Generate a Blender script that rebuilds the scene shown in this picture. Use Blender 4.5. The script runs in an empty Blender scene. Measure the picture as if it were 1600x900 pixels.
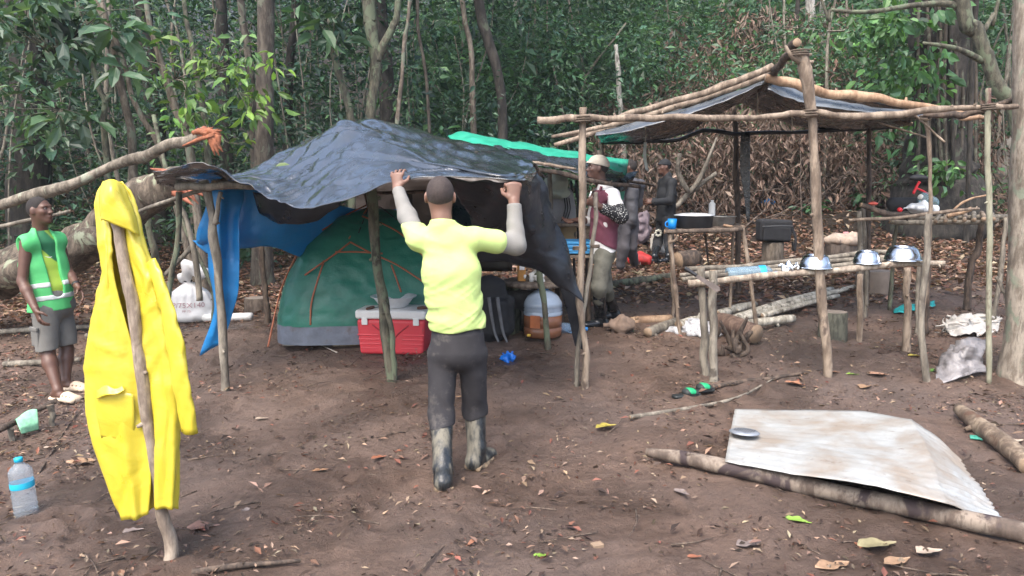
import bpy, math, random
import numpy as np
from math import radians, sin, cos, pi
random.seed(7); RNG = np.random.default_rng(11)

# ------------------------------------------------------------------ camera, sky, sun, exposure
scene = bpy.context.scene
CAMH = 1.65; FPX = 1155.0; PITCH = math.atan(150/1155.0)
cam_data = bpy.data.cameras.new('camera'); cam = bpy.data.objects.new('camera', cam_data)
scene.collection.objects.link(cam); scene.camera = cam
cam.location = (0, 0, CAMH); cam.rotation_euler = (pi/2 - PITCH, 0, 0)
cam_data.sensor_width = 36.0; cam_data.lens = 36.0*FPX/1600; cam_data.clip_start = 0.05; cam_data.clip_end = 600
world = bpy.data.worlds.new('World'); scene.world = world; world.use_nodes = True
SUN_EL, SUN_AZ = 58.0, 205.0            # azimuth clockwise from +Y: behind the camera, a little to the left
wn = world.node_tree.nodes; wl = world.node_tree.links
for n_ in list(wn): wn.remove(n_)
sky = wn.new('ShaderNodeTexSky'); sky.sky_type = 'NISHITA'; sky.sun_disc = False
sky.sun_elevation = radians(SUN_EL); sky.sun_rotation = radians(SUN_AZ); sky.air_density = 1.0; sky.dust_density = 4.0
bgd = wn.new('ShaderNodeBackground'); bgd.inputs[1].default_value = 0.15
out = wn.new('ShaderNodeOutputWorld'); wl.new(sky.outputs[0], bgd.inputs[0]); wl.new(bgd.outputs[0], out.inputs[0])
sun_d = bpy.data.lights.new('sun', 'SUN'); sun_d.energy = 1.4; sun_d.angle = radians(50); sun_d.color = (1, .97, .92)
sun = bpy.data.objects.new('sun', sun_d); scene.collection.objects.link(sun)
sun.rotation_euler = (radians(90-SUN_EL), 0, radians(180-SUN_AZ) + 0)
scene.view_settings.view_transform = 'Standard'; scene.view_settings.look = 'None'
scene.view_settings.exposure = 1.62; scene.view_settings.gamma = 1.0; scene.view_settings.use_curve_mapping = False
scene.cycles.max_bounces = 6; scene.cycles.transparent_max_bounces = 8

# ------------------------------------------------------------------ small maths
def V(*a): return np.array(a if len(a) > 1 else a[0], float)
def nrm(v):
    v = np.asarray(v, float); return v/np.maximum(np.linalg.norm(v, axis=-1, keepdims=True), 1e-9)
def _hash(ix, iy, iz, seed):
    h = (ix.astype(np.int64)*374761393 + iy.astype(np.int64)*668265263 + iz.astype(np.int64)*2147483647 + seed*1274126177) & 0xffffffff
    h = ((h ^ (h >> 13))*1274126177) & 0xffffffff
    return ((h ^ (h >> 16)) & 0xffff)/65535.0
def vnoise(x, y, z=0.0, seed=0):
    x, y, z = np.broadcast_arrays(np.asarray(x, float), np.asarray(y, float), np.asarray(z, float))
    ix, iy, iz = np.floor(x), np.floor(y), np.floor(z); fx, fy, fz = x-ix, y-iy, z-iz
    fx, fy, fz = [f*f*(3-2*f) for f in (fx, fy, fz)]
    r = 0
    for a in (0, 1):
        for b in (0, 1):
            for c in (0, 1):
                w = (fx if a else 1-fx)*(fy if b else 1-fy)*(fz if c else 1-fz)
                r = r + w*_hash(ix+a, iy+b, iz+c, seed)
    return r*2-1
def fbm(x, y, z=0.0, seed=0, o=4):
    r = 0; a = 1.0
    for k in range(o):
        r = r + a*vnoise(np.asarray(x)*2**k, np.asarray(y)*2**k, np.asarray(z)*2**k, seed+k); a *= .5
    return r
_sp, _cp = sin(PITCH), cos(PITCH)
def P(px, py, Y):                      # the point at depth Y in the world that the photograph shows at a pixel
    xc, yc = (px-800)/FPX, (450-py)/FPX
    dy, dz = _cp + yc*_sp, -_sp + yc*_cp
    t = Y/dy
    return V(xc*t, Y, CAMH + dz*t)
_yt = np.linspace(-10, 400, 8201)
_bt = np.interp(_yt, [-10, 4.2, 5.5, 7.4, 12, 14.5, 18, 26, 40, 80, 160, 400], [0.02, 0, .10, .28, .52, .95, 1.95, 4.6, 10.5, 24, 40, 50])
_k = np.exp(-np.linspace(-2, 2, 41)**2); _k /= _k.sum()
_bt = np.convolve(np.pad(_bt, 20, mode='edge'), _k, 'valid')
def gz(x, y):
    x = np.asarray(x, float); y = np.asarray(y, float)
    z = np.interp(y, _yt, _bt)
    z = z - .062*np.log1p(np.exp((-x-.6)*2.5))/2.5*np.clip(1-(y-9)/8, 0, 1)
    z = z + .35*np.clip((y-13)/10, 0, 1)*vnoise(x*.22, y*.22, 3.3, 5)
    z = z + np.clip((x-3.2)/3, 0, 1)*np.clip((y-6.5)/5, 0, 1)*.35
    return z + .03*vnoise(x*.9, y*.9, 0, 2)*np.clip((y-2)/3, 0, 1)
def G(px, py, lift=0.0):               # where the view ray of a pixel meets the ground (plus lift)
    a, b = 1.0, 60.0
    Ys = np.linspace(1.5, 60, 4000)
    xc, yc = (px-800)/FPX, (450-py)/FPX
    dy, dz = _cp + yc*_sp, -_sp + yc*_cp
    t = Ys/dy; f = CAMH + dz*t - (gz(xc*t, Ys) + lift)
    i = np.argmax(f < 0)
    if i == 0: i = len(Ys)-1
    return P(px, py, Ys[i])
def onground(p, lift=0.0): return V(p[0], p[1], float(gz(p[0], p[1])) + lift)
def catmull(pts, n=6):
    pts = np.asarray(pts, float)
    if len(pts) < 3:
        return np.array([pts[0] + (pts[-1]-pts[0])*t for t in np.linspace(0, 1, n+1)])
    p = np.vstack([2*pts[0]-pts[1], pts, 2*pts[-1]-pts[-2]]); r = []
    for i in range(len(pts)-1):
        a, b, c, d = p[i:i+4]
        for t in np.linspace(0, 1, n, endpoint=False):
            r.append(.5*(2*b + (c-a)*t + (2*a-5*b+4*c-d)*t*t + (-a+3*b-3*c+d)*t**3))
    r.append(pts[-1]); return np.array(r)

# ------------------------------------------------------------------ materials
MATS = {}
class NT:
    def __init__(s, name):
        s.m = bpy.data.materials.new(name); s.m.use_nodes = True; s.t = s.m.node_tree; s.n = s.t.nodes; s.l = s.t.links
        s.b = s.n['Principled BSDF']; s.out = s.n['Material Output']; s.tc = s.n.new('ShaderNodeTexCoord')
    def link(s, a, b): s.l.new(a, b)
    def noise(s, scale, detail=4, rough=.6, stretch=None, coord='Object', dist=0.0):
        n = s.n.new('ShaderNodeTexNoise'); n.inputs['Scale'].default_value = scale; n.inputs['Detail'].default_value = detail
        n.inputs['Roughness'].default_value = rough; n.inputs['Distortion'].default_value = dist
        src = s.tc.outputs[coord]
        if stretch:
            mp = s.n.new('ShaderNodeMapping'); mp.inputs['Scale'].default_value = stretch; s.link(src, mp.inputs[0]); src = mp.outputs[0]
        s.link(src, n.inputs[0]); return n.outputs[0]
    def vor(s, scale, feature='F1', stretch=None):
        n = s.n.new('ShaderNodeTexVoronoi'); n.inputs['Scale'].default_value = scale; n.feature = feature
        src = s.tc.outputs['Object']
        if stretch:
            mp = s.n.new('ShaderNodeMapping'); mp.inputs['Scale'].default_value = stretch; s.link(src, mp.inputs[0]); src = mp.outputs[0]
        s.link(src, n.inputs[0]); return n.outputs[0]
    def ramp(s, fac, stops):
        r = s.n.new('ShaderNodeValToRGB'); s.link(fac, r.inputs[0]); e = r.color_ramp.elements
        while len(e) < len(stops): e.new(.5)
        for q, (p, c) in zip(e, stops):
            q.position = p; q.color = (c, c, c, 1) if isinstance(c, (int, float)) else (*c, 1)
        return r.outputs[0]
    def mix(s, fac, a, b):
        m = s.n.new('ShaderNodeMix'); m.data_type = 'RGBA'
        for sock, v in ((m.inputs[0], fac), (m.inputs[6], a), (m.inputs[7], b)):
            if isinstance(v, (int, float)): sock.default_value = v
            elif isinstance(v, tuple): sock.default_value = (*v, 1)
            else: s.link(v, sock)
        return m.outputs[2]
    def bump(s, h, strength=.3, dist=.01, chain=None):
        b = s.n.new('ShaderNodeBump'); b.inputs['Strength'].default_value = strength; b.inputs['Distance'].default_value = dist
        s.link(h, b.inputs['Height'])
        if chain is not None: s.link(chain, b.inputs['Normal'])
        s.link(b.outputs[0], s.b.inputs['Normal']); return b.outputs[0]
    def col(s, c):
        if isinstance(c, tuple): s.b.inputs['Base Color'].default_value = (*c, 1)
        else: s.link(c, s.b.inputs['Base Color'])
    def rough(s, r):
        if isinstance(r, (int, float)): s.b.inputs['Roughness'].default_value = r
        else: s.link(r, s.b.inputs['Roughness'])
def simple(name, c, rough=.6, var=.25, scale=12, bump=0.0, bscale=40, metal=0.0, dirt=None, dirt_amt=.5, dscale=6, coat=0):
    if name in MATS: return MATS[name]
    t = NT(name); a = tuple(x*(1-var) for x in c); b = tuple(min(1, x*(1+var)) for x in c)
    cc = t.ramp(t.noise(scale), [(.3, a), (.7, b)])
    if dirt:
        f = t.ramp(t.noise(dscale, 6, .7), [(.62-dirt_amt*.35, 0.0), (.78-dirt_amt*.2, 1.0)]); cc = t.mix(f, cc, dirt)
    t.col(cc); t.rough(rough); t.b.inputs['Metallic'].default_value = metal; t.b.inputs['Coat Weight'].default_value = coat
    if bump: t.bump(t.noise(bscale, 5), bump, .01)
    MATS[name] = t.m; return t.m
def bark(name, c1, c2, patch=None, scale=6.0, bump=.5, rough=.85, lichen=.55):
    if name in MATS: return MATS[name]
    t = NT(name)
    n1 = t.noise(scale*3, 6, .7, (1, 1, .3)); dk = tuple(x*.55 for x in c1); cc = t.ramp(n1, [(.30, dk), (.45, c1), (.58, c2), (.75, tuple(x*1.15 for x in c2))])
    cc = t.mix(t.ramp(t.noise(scale*9, 4, .7, (1, 1, .12)), [(.56, 0.0), (.66, .65)]), cc, dk)
    if patch:
        f = t.ramp(t.noise(scale*1.3, 5, .6, (1, 1, .6), dist=.6), [(lichen, 0.0), (lichen+.06, 1.0)]); cc = t.mix(f, cc, patch)
    t.col(cc); t.rough(rough)
    n2 = t.noise(scale*8, 6, .7, (1, 1, .18)); b1 = t.bump(n2, bump, .02)
    t.bump(t.noise(scale*1.5, 3), .4, .03, b1)
    MATS[name] = t.m; return t.m
def leafmat(name, trans=.35, rough=.45, spec=.5):
    if name in MATS: return MATS[name]
    t = NT(name); a = t.n.new('ShaderNodeAttribute'); a.attribute_name = 'Col'
    t.col(a.outputs['Color']); t.rough(rough); t.b.inputs['Specular IOR Level'].default_value = spec
    tr = t.n.new('ShaderNodeBsdfTranslucent'); mx = t.n.new('ShaderNodeMixShader'); mx.inputs[0].default_value = trans
    g = t.n.new('ShaderNodeMix'); g.data_type = 'RGBA'; g.blend_type = 'MULTIPLY'; g.inputs[0].default_value = 1
    t.link(a.outputs['Color'], g.inputs[6]); g.inputs[7].default_value = (1.5, 1.5, .7, 1); t.link(g.outputs[2], tr.inputs[0])
    t.link(t.b.outputs[0], mx.inputs[1]); t.link(tr.outputs[0], mx.inputs[2]); t.link(mx.outputs[0], t.out.inputs[0])
    MATS[name] = t.m; return t.m

# ------------------------------------------------------------------ objects
COL = scene.collection
def mesh_obj(name, verts, faces, mats=None, parent=None, loc=None, smooth=True, midx=None, colors=None):
    verts = np.asarray(verts, float).reshape(-1, 3)
    if parent is not None: o0 = np.array(parent['_w'])
    elif loc is not None: o0 = np.asarray(loc, float)
    else:
        lo, hi = verts.min(0), verts.max(0); o0 = V((lo[0]+hi[0])/2, (lo[1]+hi[1])/2, lo[2])
    me = bpy.data.meshes.new(name); v = verts - o0
    if isinstance(faces, np.ndarray) and faces.ndim == 2:
        nf, k = faces.shape
        me.vertices.add(len(v)); me.vertices.foreach_set('co', v.astype(np.float32).ravel())
        me.loops.add(nf*k); me.loops.foreach_set('vertex_index', faces.astype(np.int32).ravel())
        me.polygons.add(nf); me.polygons.foreach_set('loop_start', np.arange(0, nf*k, k, dtype=np.int32))
        me.update(calc_edges=True)
    else:
        me.from_pydata(v.tolist(), [], [list(map(int, f)) for f in faces]); me.update()
    if colors is not None:
        at = me.color_attributes.new('Col', 'FLOAT_COLOR', 'POINT')
        c4 = np.ones((len(v), 4), np.float32); c4[:, :3] = colors; at.data.foreach_set('color', c4.ravel())
    for m in (mats if isinstance(mats, (list, tuple)) else [mats]):
        if m is not None: me.materials.append(m)
    if midx is not None: me.polygons.foreach_set('material_index', np.asarray(midx, np.int32))
    me.polygons.foreach_set('use_smooth', np.full(len(me.polygons), bool(smooth)))
    o = bpy.data.objects.new(name, me); COL.objects.link(o)
    if parent is not None:
        o.parent = parent
        if parent.type == 'MESH': o.location = (0, 0, 0)
    else: o.location = o0
    o['_w'] = o0.tolist(); return o
def tag(o, label, cat=None, group=None, kind=None):
    if label: o['label'] = label
    if cat: o['category'] = cat
    if group: o['group'] = group
    if kind: o['kind'] = kind
    return o
def thing(name, label, cat, loc, group=None):
    o = bpy.data.objects.new(name, None); COL.objects.link(o); o.location = tuple(float(x) for x in loc); o.empty_display_size = .1
    o['_w'] = [float(x) for x in loc]; tag(o, label, cat, group); return o
class MB:                              # collects shapes into one mesh
    def __init__(s): s.v = []; s.f = []; s.m = []; s.n = 0
    def add(s, v, f, mi=0):
        v = np.asarray(v, float).reshape(-1, 3); s.v.append(v)
        for q in f: s.f.append([int(i)+s.n for i in q]); s.m.append(mi)
        s.n += len(v); return s
    def obj(s, name, mats, parent=None, smooth=True, loc=None):
        return mesh_obj(name, np.vstack(s.v), s.f, mats, parent, loc, smooth, s.m)
def tube_data(pts, radii, seg=8, n=5, wob=.08, seed=0, cap=True, flat=None):
    pts = np.asarray(pts, float); rad = np.asarray(radii if np.ndim(radii) else [radii]*len(pts), float)
    c = catmull(pts, n); r = np.interp(np.linspace(0, 1, len(c)), np.linspace(0, 1, len(rad)), rad)
    T = nrm(np.gradient(c, axis=0)); ref = V(0, 0, 1) if abs(T[0][2]) < .9 else V(1, 0, 0)
    U = []; u = nrm(ref - T[0]*ref.dot(T[0]))
    for t in T: u = nrm(u - t*u.dot(t)); U.append(u)
    U = np.array(U); W = np.cross(T, U); a = np.linspace(0, 2*pi, seg, endpoint=False)
    nz = 1 + wob*vnoise(np.cos(a)[None]*1.3 + np.arange(len(c))[:, None]*.55, np.sin(a)[None]*1.3, seed*7.7, seed)*1.5
    rr = r[:, None]*nz; ca, sa = np.cos(a), np.sin(a)
    if flat is not None: sa = sa*flat
    v = c[:, None] + rr[..., None]*(U[:, None]*ca[None, :, None] + W[:, None]*sa[None, :, None]); v = v.reshape(-1, 3); f = []
    for i in range(len(c)-1):
        for j in range(seg):
            k = (j+1) % seg; f.append((i*seg+j, i*seg+k, (i+1)*seg+k, (i+1)*seg+j))
    caps = []
    if cap: caps = [list(range(seg))[::-1], list(range((len(c)-1)*seg, len(c)*seg))]
    return v, f, caps
_seed = [0]
def tube(mb, pts, radii, seg=8, n=5, wob=.08, cap=True, mi=0, capmi=None, flat=None):
    _seed[0] += 1; v, f, c = tube_data(pts, radii, seg, n, wob, _seed[0], cap, flat); b = mb.n
    mb.add(v, f, mi)
    for q in c: mb.f.append([b+i for i in q]); mb.m.append(mi if capmi is None else capmi)
    return mb
def tube_obj(name, pts, radii, mats, parent=None, seg=8, n=5, wob=.08, knots=0, flat=None):
    mb = MB(); tube(mb, pts, radii, seg, n, wob, True, 0, 1 if isinstance(mats, (list, tuple)) and len(mats) > 1 else None, flat)
    if knots:
        c = catmull(pts, 5); rm = float(np.mean(radii))
        for _ in range(knots):
            i = random.randrange(1, len(c)-1); d = nrm(RNG.normal(size=3)); t = nrm(c[i+1]-c[i]); d = nrm(d - t*d.dot(t))
            tube(mb, [c[i]+d*rm*.3, c[i]+d*rm*random.uniform(1.25, 1.9)+t*rm*.4], [rm*.5, rm*.28], 6, 2)
    return mb.obj(name, mats, parent)
def box_data(c, s, R=None, taper=1.0):
    c = np.asarray(c, float); s = np.asarray(s, float)/2
    v = np.array([[x*s[0]*(taper if z < 0 else 1), y*s[1]*(taper if z < 0 else 1), z*s[2]] for z in (-1, 1) for y in (-1, 1) for x in (-1, 1)])
    if R is not None: v = v @ np.asarray(R).T
    return v + c, [(0, 2, 3, 1), (4, 5, 7, 6), (0, 1, 5, 4), (2, 6, 7, 3), (0, 4, 6, 2), (1, 3, 7, 5)]
def rotz(a): return np.array([[cos(a), -sin(a), 0], [sin(a), cos(a), 0], [0, 0, 1]])
def roty(a): return np.array([[cos(a), 0, sin(a)], [0, 1, 0], [-sin(a), 0, cos(a)]])
def rotx(a): return np.array([[1, 0, 0], [0, cos(a), -sin(a)], [0, sin(a), cos(a)]])
def box_obj(name, c, s, mats, parent=None, R=None, bevel=.01, taper=1.0, seg=2):
    v, f = box_data(c, s, R, taper); o = mesh_obj(name, v, f, mats, parent, smooth=False)
    if bevel:
        b = o.modifiers.new('bevel', 'BEVEL'); b.width = bevel; b.segments = seg; b.harden_normals = False
    return o
def lathe_data(profile, seg=24, c=(0, 0, 0), R=None, lump=0.0, seed=0):
    prof = np.asarray(profile, float); a = np.linspace(0, 2*pi, seg, endpoint=False); v = []
    for i, (r, z) in enumerate(prof):
        q = r*(1 + lump*vnoise(np.cos(a)*1.5, np.sin(a)*1.5, z*6, seed)); v.append(np.stack([q*np.cos(a), q*np.sin(a), np.full(seg, z)], 1))
    v = np.vstack(v); f = []
    for i in range(len(prof)-1):
        for j in range(seg):
            k = (j+1) % seg; f.append((i*seg+j, i*seg+k, (i+1)*seg+k, (i+1)*seg+j))
    if R is not None: v = v @ np.asarray(R).T
    return v + np.asarray(c, float), f
def lathe_obj(name, profile, mats, c, parent=None, seg=24, R=None, lump=0.0, seed=0, smooth=True):
    v, f = lathe_data(profile, seg, c, R, lump, seed); return mesh_obj(name, v, f, mats, parent, smooth=smooth)
def lerpline(p, n): p = np.asarray(p, float); t = np.linspace(0, len(p)-1, (len(p)-1)*n+1); return np.stack([np.interp(t, np.arange(len(p)), p[:, k]) for k in range(3)], 1)
def sheet_data(ctrl, nu=8, wr=0.0, wscale=6.0, seed=0, fine=None, cm=None):
    cm = cm or catmull; ctrl = np.asarray(ctrl, float); rows = np.array([cm(r, nu) for r in ctrl])
    cols = np.array([cm(rows[:, j], nu) for j in range(rows.shape[1])]); g = cols.transpose(1, 0, 2)
    du = np.gradient(g, axis=1); dv = np.gradient(g, axis=0); nn = nrm(np.cross(du, dv))
    if wr:
        x, y, z = g[..., 0]*wscale, g[..., 1]*wscale, g[..., 2]*wscale
        w = fbm(x, y, z, seed, 4); r = 1-np.abs(vnoise(x*1.3+w, y*.6, z*1.3, seed+9))*2
        g = g + nn*(wr*(.6*w + .6*r))[..., None]
    if fine is not None: g = fine(g, nn)
    h, w_ = g.shape[:2]; i = np.arange(h*w_).reshape(h, w_)
    f = np.stack([i[:-1, :-1], i[:-1, 1:], i[1:, 1:], i[1:, :-1]], -1).reshape(-1, 4); return g.reshape(-1, 3), f
def sheet_obj(name, ctrl, mats, parent=None, nu=8, wr=0.0, wscale=6.0, seed=0, thick=.003, fine=None, cm=None):
    v, f = sheet_data(ctrl, nu, wr, wscale, seed, fine, cm); o = mesh_obj(name, v, f, mats, parent)
    if thick:
        s = o.modifiers.new('solid', 'SOLIDIFY'); s.thickness = thick; s.offset = 0
    return o
def PX(rows): return [[P(*q) for q in r] for r in rows]

# ------------------------------------------------------------------ leaves
def leaf_arrays(c, d, n, L, W, colr, fine=False, curl=.0):
    N = len(c); d = nrm(d); s = nrm(np.cross(d, n)); n = np.cross(s, d); L = np.asarray(L)[:, None]; W = np.asarray(W)[:, None]
    if not fine:
        m = c + d*L*.45 + n*W*.18
        v = np.stack([c, m + s*W*.5, c + d*L - n*L*curl, m - s*W*.5], 1); i = np.arange(N)[:, None]*4; f = i + np.array([[0, 1, 2, 3]]); k = 4
    else:
        t = c + d*L - n*L*curl
        p1 = c + d*L*.28 + n*W*.12; p2 = c + d*L*.68 + n*W*.12 - n*L*curl*.4; r = n*W*.10
        v = np.stack([c, p1 + s*W*.45 + r, p2 + s*W*.42 + r, t, p2 - s*W*.42 + r, p1 - s*W*.45 + r, c + d*L*.5 - n*L*curl*.1], 1)
        i = np.arange(N)[:, None]*7
        f = np.concatenate([i + np.array([[0, 1, 2, 6]]), i + np.array([[6, 2, 3, 4]]), i + np.array([[0, 6, 4, 5]])], 0); k = 7
    cols = np.repeat(colr, k, axis=0); return v.reshape(-1, 3), f, cols
class LB:
    def __init__(s): s.v = []; s.f = []; s.c = []; s.n = 0
    def add(s, v, f, c): s.v.append(v); s.f.append(f + s.n); s.c.append(c); s.n += len(v)
    def obj(s, name, mat, parent=None):
        return mesh_obj(name, np.vstack(s.v), np.vstack(s.f), mat, parent, smooth=False, colors=np.vstack(s.c))
def pick(pal, n, idx=None):
    pal = np.asarray(pal, float); a = pal[RNG.integers(0, len(pal), n)] if idx is None else pal[idx]
    return a*RNG.uniform(.65, 1.4, (n, 1))*RNG.uniform(.92, 1.08, (n, 3))
def clumps(lb, centers, per, spread, L, ratio, pal, droop=.5, fine=False, flat=.6, curl=.1, upb=1.0):
    M = len(centers); N = M*per; ci = np.repeat(np.arange(M), per); c0 = np.asarray(centers)[ci]
    off = RNG.normal(size=(N, 3)); off[:, 2] *= flat
    c = c0 + off*np.asarray(spread)*.6
    d = nrm(off*np.array([1, 1, .4]) + RNG.normal(size=(N, 3))*.5 + np.array([0, 0, -droop]))
    n = nrm(RNG.normal(size=(N, 3))*.55 + np.array([0, -.25, upb]))
    Ls = L*RNG.uniform(.6, 1.3, N)*np.clip(np.exp(RNG.normal(size=M)*.30), .55, 1.6)[ci]; base = np.asarray(pal)[RNG.integers(0, len(pal), M)][ci]
    mixp = np.asarray(pal)[RNG.integers(0, len(pal), N)]
    colr = (base*.65 + mixp*.35)*RNG.uniform(.6, 1.4, (N, 1))*np.clip(np.exp(RNG.normal(size=(M, 1))*.28), .5, 2)[ci]
    lb.add(*leaf_arrays(c, d, n, Ls, Ls*ratio*RNG.uniform(.8, 1.2, N), colr, fine, curl))
# ------------------------------------------------------------------ smooth solids (bodies, clothes, sacks) from blended shapes
class Solid:
    def __init__(s, h): s.h = h; s.p = []; s.cut = []
    def cone(s, a, b, ra, rb, k=.02, op='u'): s.p.append(('c', V(a), V(b), ra, rb, k, op)); return s
    def loft(s, a, b, u, ra, rb, k=.03, op='u'):           # elliptic section: (half width along u, half depth)
        s.p.append(('l', V(a), V(b), nrm(V(u)), ra, rb, k, op)); return s
    def ell(s, c, ax, r, k=.02, op='u'): s.p.append(('e', V(c), np.array([nrm(V(q)) for q in ax]), V(r), k, op)); return s
    def plane(s, p, n, wav=None): s.cut.append((V(p), nrm(V(n)), wav)); return s
    def mesh(s, disp=None):
        h = s.h; los, his = [], []
        for q in s.p:
            if q[-1] == 's': continue
            if q[0] == 'c': r = max(q[3], q[4]); los.append(np.minimum(q[1], q[2])-r); his.append(np.maximum(q[1], q[2])+r)
            elif q[0] == 'l': r = max(max(q[4]), max(q[5])); los.append(np.minimum(q[1], q[2])-r); his.append(np.maximum(q[1], q[2])+r)
            else: r = q[3].max(); los.append(q[1]-r); his.append(q[1]+r)
        lo = np.min(los, 0)-5*h; hi = np.max(his, 0)+5*h; dims = np.ceil((hi-lo)/h).astype(int)+1
        Fd = np.full(dims, .08, np.float32)
        ax = [lo[i] + h*np.arange(dims[i]) for i in range(3)]
        for q, bl, bh in [(q, None, None) for q in s.p]:
            k = q[-2]; pad = max(k, 3*h) + 2*h
            if q[0] == 'c': r = max(q[3], q[4]); a0, a1 = np.minimum(q[1], q[2])-r-pad, np.maximum(q[1], q[2])+r+pad
            elif q[0] == 'l': r = max(max(q[4]), max(q[5])); a0, a1 = np.minimum(q[1], q[2])-r-pad, np.maximum(q[1], q[2])+r+pad
            else: r = q[3].max(); a0, a1 = q[1]-r-pad, q[1]+r+pad
            i0 = np.maximum(((a0-lo)/h).astype(int), 0); i1 = np.minimum(((a1-lo)/h).astype(int)+2, dims)
            sl = tuple(slice(a, b) for a, b in zip(i0, i1))
            X, Y, Z = np.meshgrid(ax[0][sl[0]], ax[1][sl[1]], ax[2][sl[2]], indexing='ij'); p = np.stack([X, Y, Z], -1)
            if q[0] == 'c':
                ba = q[2]-q[1]; t = np.clip((p-q[1]) @ ba/max(ba.dot(ba), 1e-9), 0, 1)
                d = np.linalg.norm(p-q[1]-t[..., None]*ba, axis=-1) - (q[3]+(q[4]-q[3])*t)
            elif q[0] == 'l':
                ba = q[2]-q[1]; Lh = np.linalg.norm(ba); w = ba/Lh; u = nrm(q[3]-w*w.dot(q[3])); v = np.cross(w, u)
                t = np.clip((p-q[1]) @ ba/(Lh*Lh), 0, 1); o = p-q[1]-t[..., None]*ba
                rx = q[4][0]+(q[5][0]-q[4][0])*t; ry = q[4][1]+(q[5][1]-q[4][1])*t; rm = np.minimum(rx, ry)
                d = (np.sqrt((o @ u/rx)**2 + (o @ v/ry)**2 + (o @ w/rm)**2)-1)*rm
            else:
                o = (p-q[1]) @ q[2].T; d = (np.sqrt(((o/q[3])**2).sum(-1))-1)*q[3].min()
            A = Fd[sl]
            if q[-1] == 's':
                hh = np.maximum(k-np.abs(-A-d), 0)/max(k, 1e-6); Fd[sl] = -(np.minimum(-A, d) - hh*hh*k*.25)
            else:
                hh = np.maximum(k-np.abs(A-d), 0)/max(k, 1e-6); Fd[sl] = np.minimum(A, d) - hh*hh*k*.25
        X, Y, Z = np.meshgrid(*ax, indexing='ij', sparse=True)
        if disp is not None:
            near = np.abs(Fd) < .03; ii = np.nonzero(near)
            Fd[ii] += disp(ax[0][ii[0]], ax[1][ii[1]], ax[2][ii[2]]).astype(np.float32)
        for pp, n, wav in s.cut:
            d = (X-pp[0])*n[0] + (Y-pp[1])*n[1] + (Z-pp[2])*n[2]
            if wav is not None: d = d + wav(X, Y, Z)
            Fd = np.maximum(Fd, d.astype(np.float32))
        return surface_nets(Fd, lo, h)
    def obj(s, name, mat, parent=None, disp=None):
        v, f = s.mesh(disp); return mesh_obj(name, v, f, mat, parent)
def surface_nets(F, lo, h):
    s = F < 0; nx, ny, nz = F.shape; C = [(a, b, c) for a in (0, 1) for b in (0, 1) for c in (0, 1)]
    cnt = sum(s[a:nx-1+a, b:ny-1+b, c:nz-1+c].astype(np.int8) for a, b, c in C)
    act = (cnt > 0) & (cnt < 8); I = np.nonzero(act); idx = np.full(act.shape, -1, np.int64); idx[I] = np.arange(len(I[0]))
    val = {c: F[I[0]+c[0], I[1]+c[1], I[2]+c[2]] for c in C}; acc = np.zeros((len(I[0]), 3)); num = np.zeros(len(I[0]))
    for a in C:
        for i in range(3):
            if a[i] == 0:
                b = tuple(a[j] + (1 if j == i else 0) for j in range(3)); fa, fb = val[a], val[b]; m = (fa < 0) != (fb < 0)
                t = np.where(m, fa/np.where(m, fa-fb, 1), 0); q = np.tile(np.array(a, float), (len(t), 1)); q[:, i] = t
                acc += q*m[:, None]; num += m
    v = np.stack(I, 1) + acc/np.maximum(num, 1)[:, None]; v = lo + v*h; faces = []
    for i in range(3):
        sa = [slice(0, -1) if j == i else slice(1, -1) for j in range(3)]; sb = [slice(1, None) if j == i else slice(1, -1) for j in range(3)]
        A, B = s[tuple(sa)], s[tuple(sb)]
        for flip, m in ((False, A & ~B), (True, ~A & B)):
            e = np.nonzero(m)
            if not len(e[0]): continue
            g = [e[j] + (0 if j == i else 1) for j in range(3)]; j, k = (i+1) % 3, (i+2) % 3
            def cell(dj, dk):
                q = [g[0], g[1], g[2]]; q[j] = q[j]+dj; q[k] = q[k]+dk; return idx[q[0], q[1], q[2]]
            qd = np.stack([cell(-1, -1), cell(0, -1), cell(0, 0), cell(-1, 0)], 1); faces.append(qd[:, ::-1] if flip else qd)
    return v, np.concatenate(faces, 0)

# ------------------------------------------------------------------ people
def head_prims(S, c, f, s, u, ears=True):
    e = lambda a, b, d: c + f*a + s*b + u*d
    S.ell(e(-.008, 0, .022), (s, f, u), (.074, .094, .092), .03)
    S.ell(e(.025, 0, -.045), (s, f, u), (.056, .064, .074), .04)
    S.ell(e(.068, 0, -.094), (s, f, u), (.026, .022, .020), .03)
    S.ell(e(.078, 0, .026), (s, f, u), (.050, .016, .012), .02)
    for q in (-1, 1):
        S.ell(e(.055, q*.043, -.018), (s, f, u), (.020, .024, .020), .02)
        S.ell(e(.094, q*.031, .010), (s, f, u), (.017, .014, .011), .012, 's')
        if ears:
            S.ell(e(-.004, q*.080, -.006), (nrm(s+f*.35*q), nrm(f-s*.35*q), u), (.010, .021, .033), .008)
    S.cone(e(.086, 0, .012), e(.106, 0, -.024), .008, .012, .015); S.ell(e(.098, 0, -.030), (s, f, u), (.021, .013, .010), .012)
    S.ell(e(.088, 0, -.056), (s, f, u), (.027, .014, .008), .008); S.ell(e(.086, 0, -.070), (s, f, u), (.024, .014, .009), .006)
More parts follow.
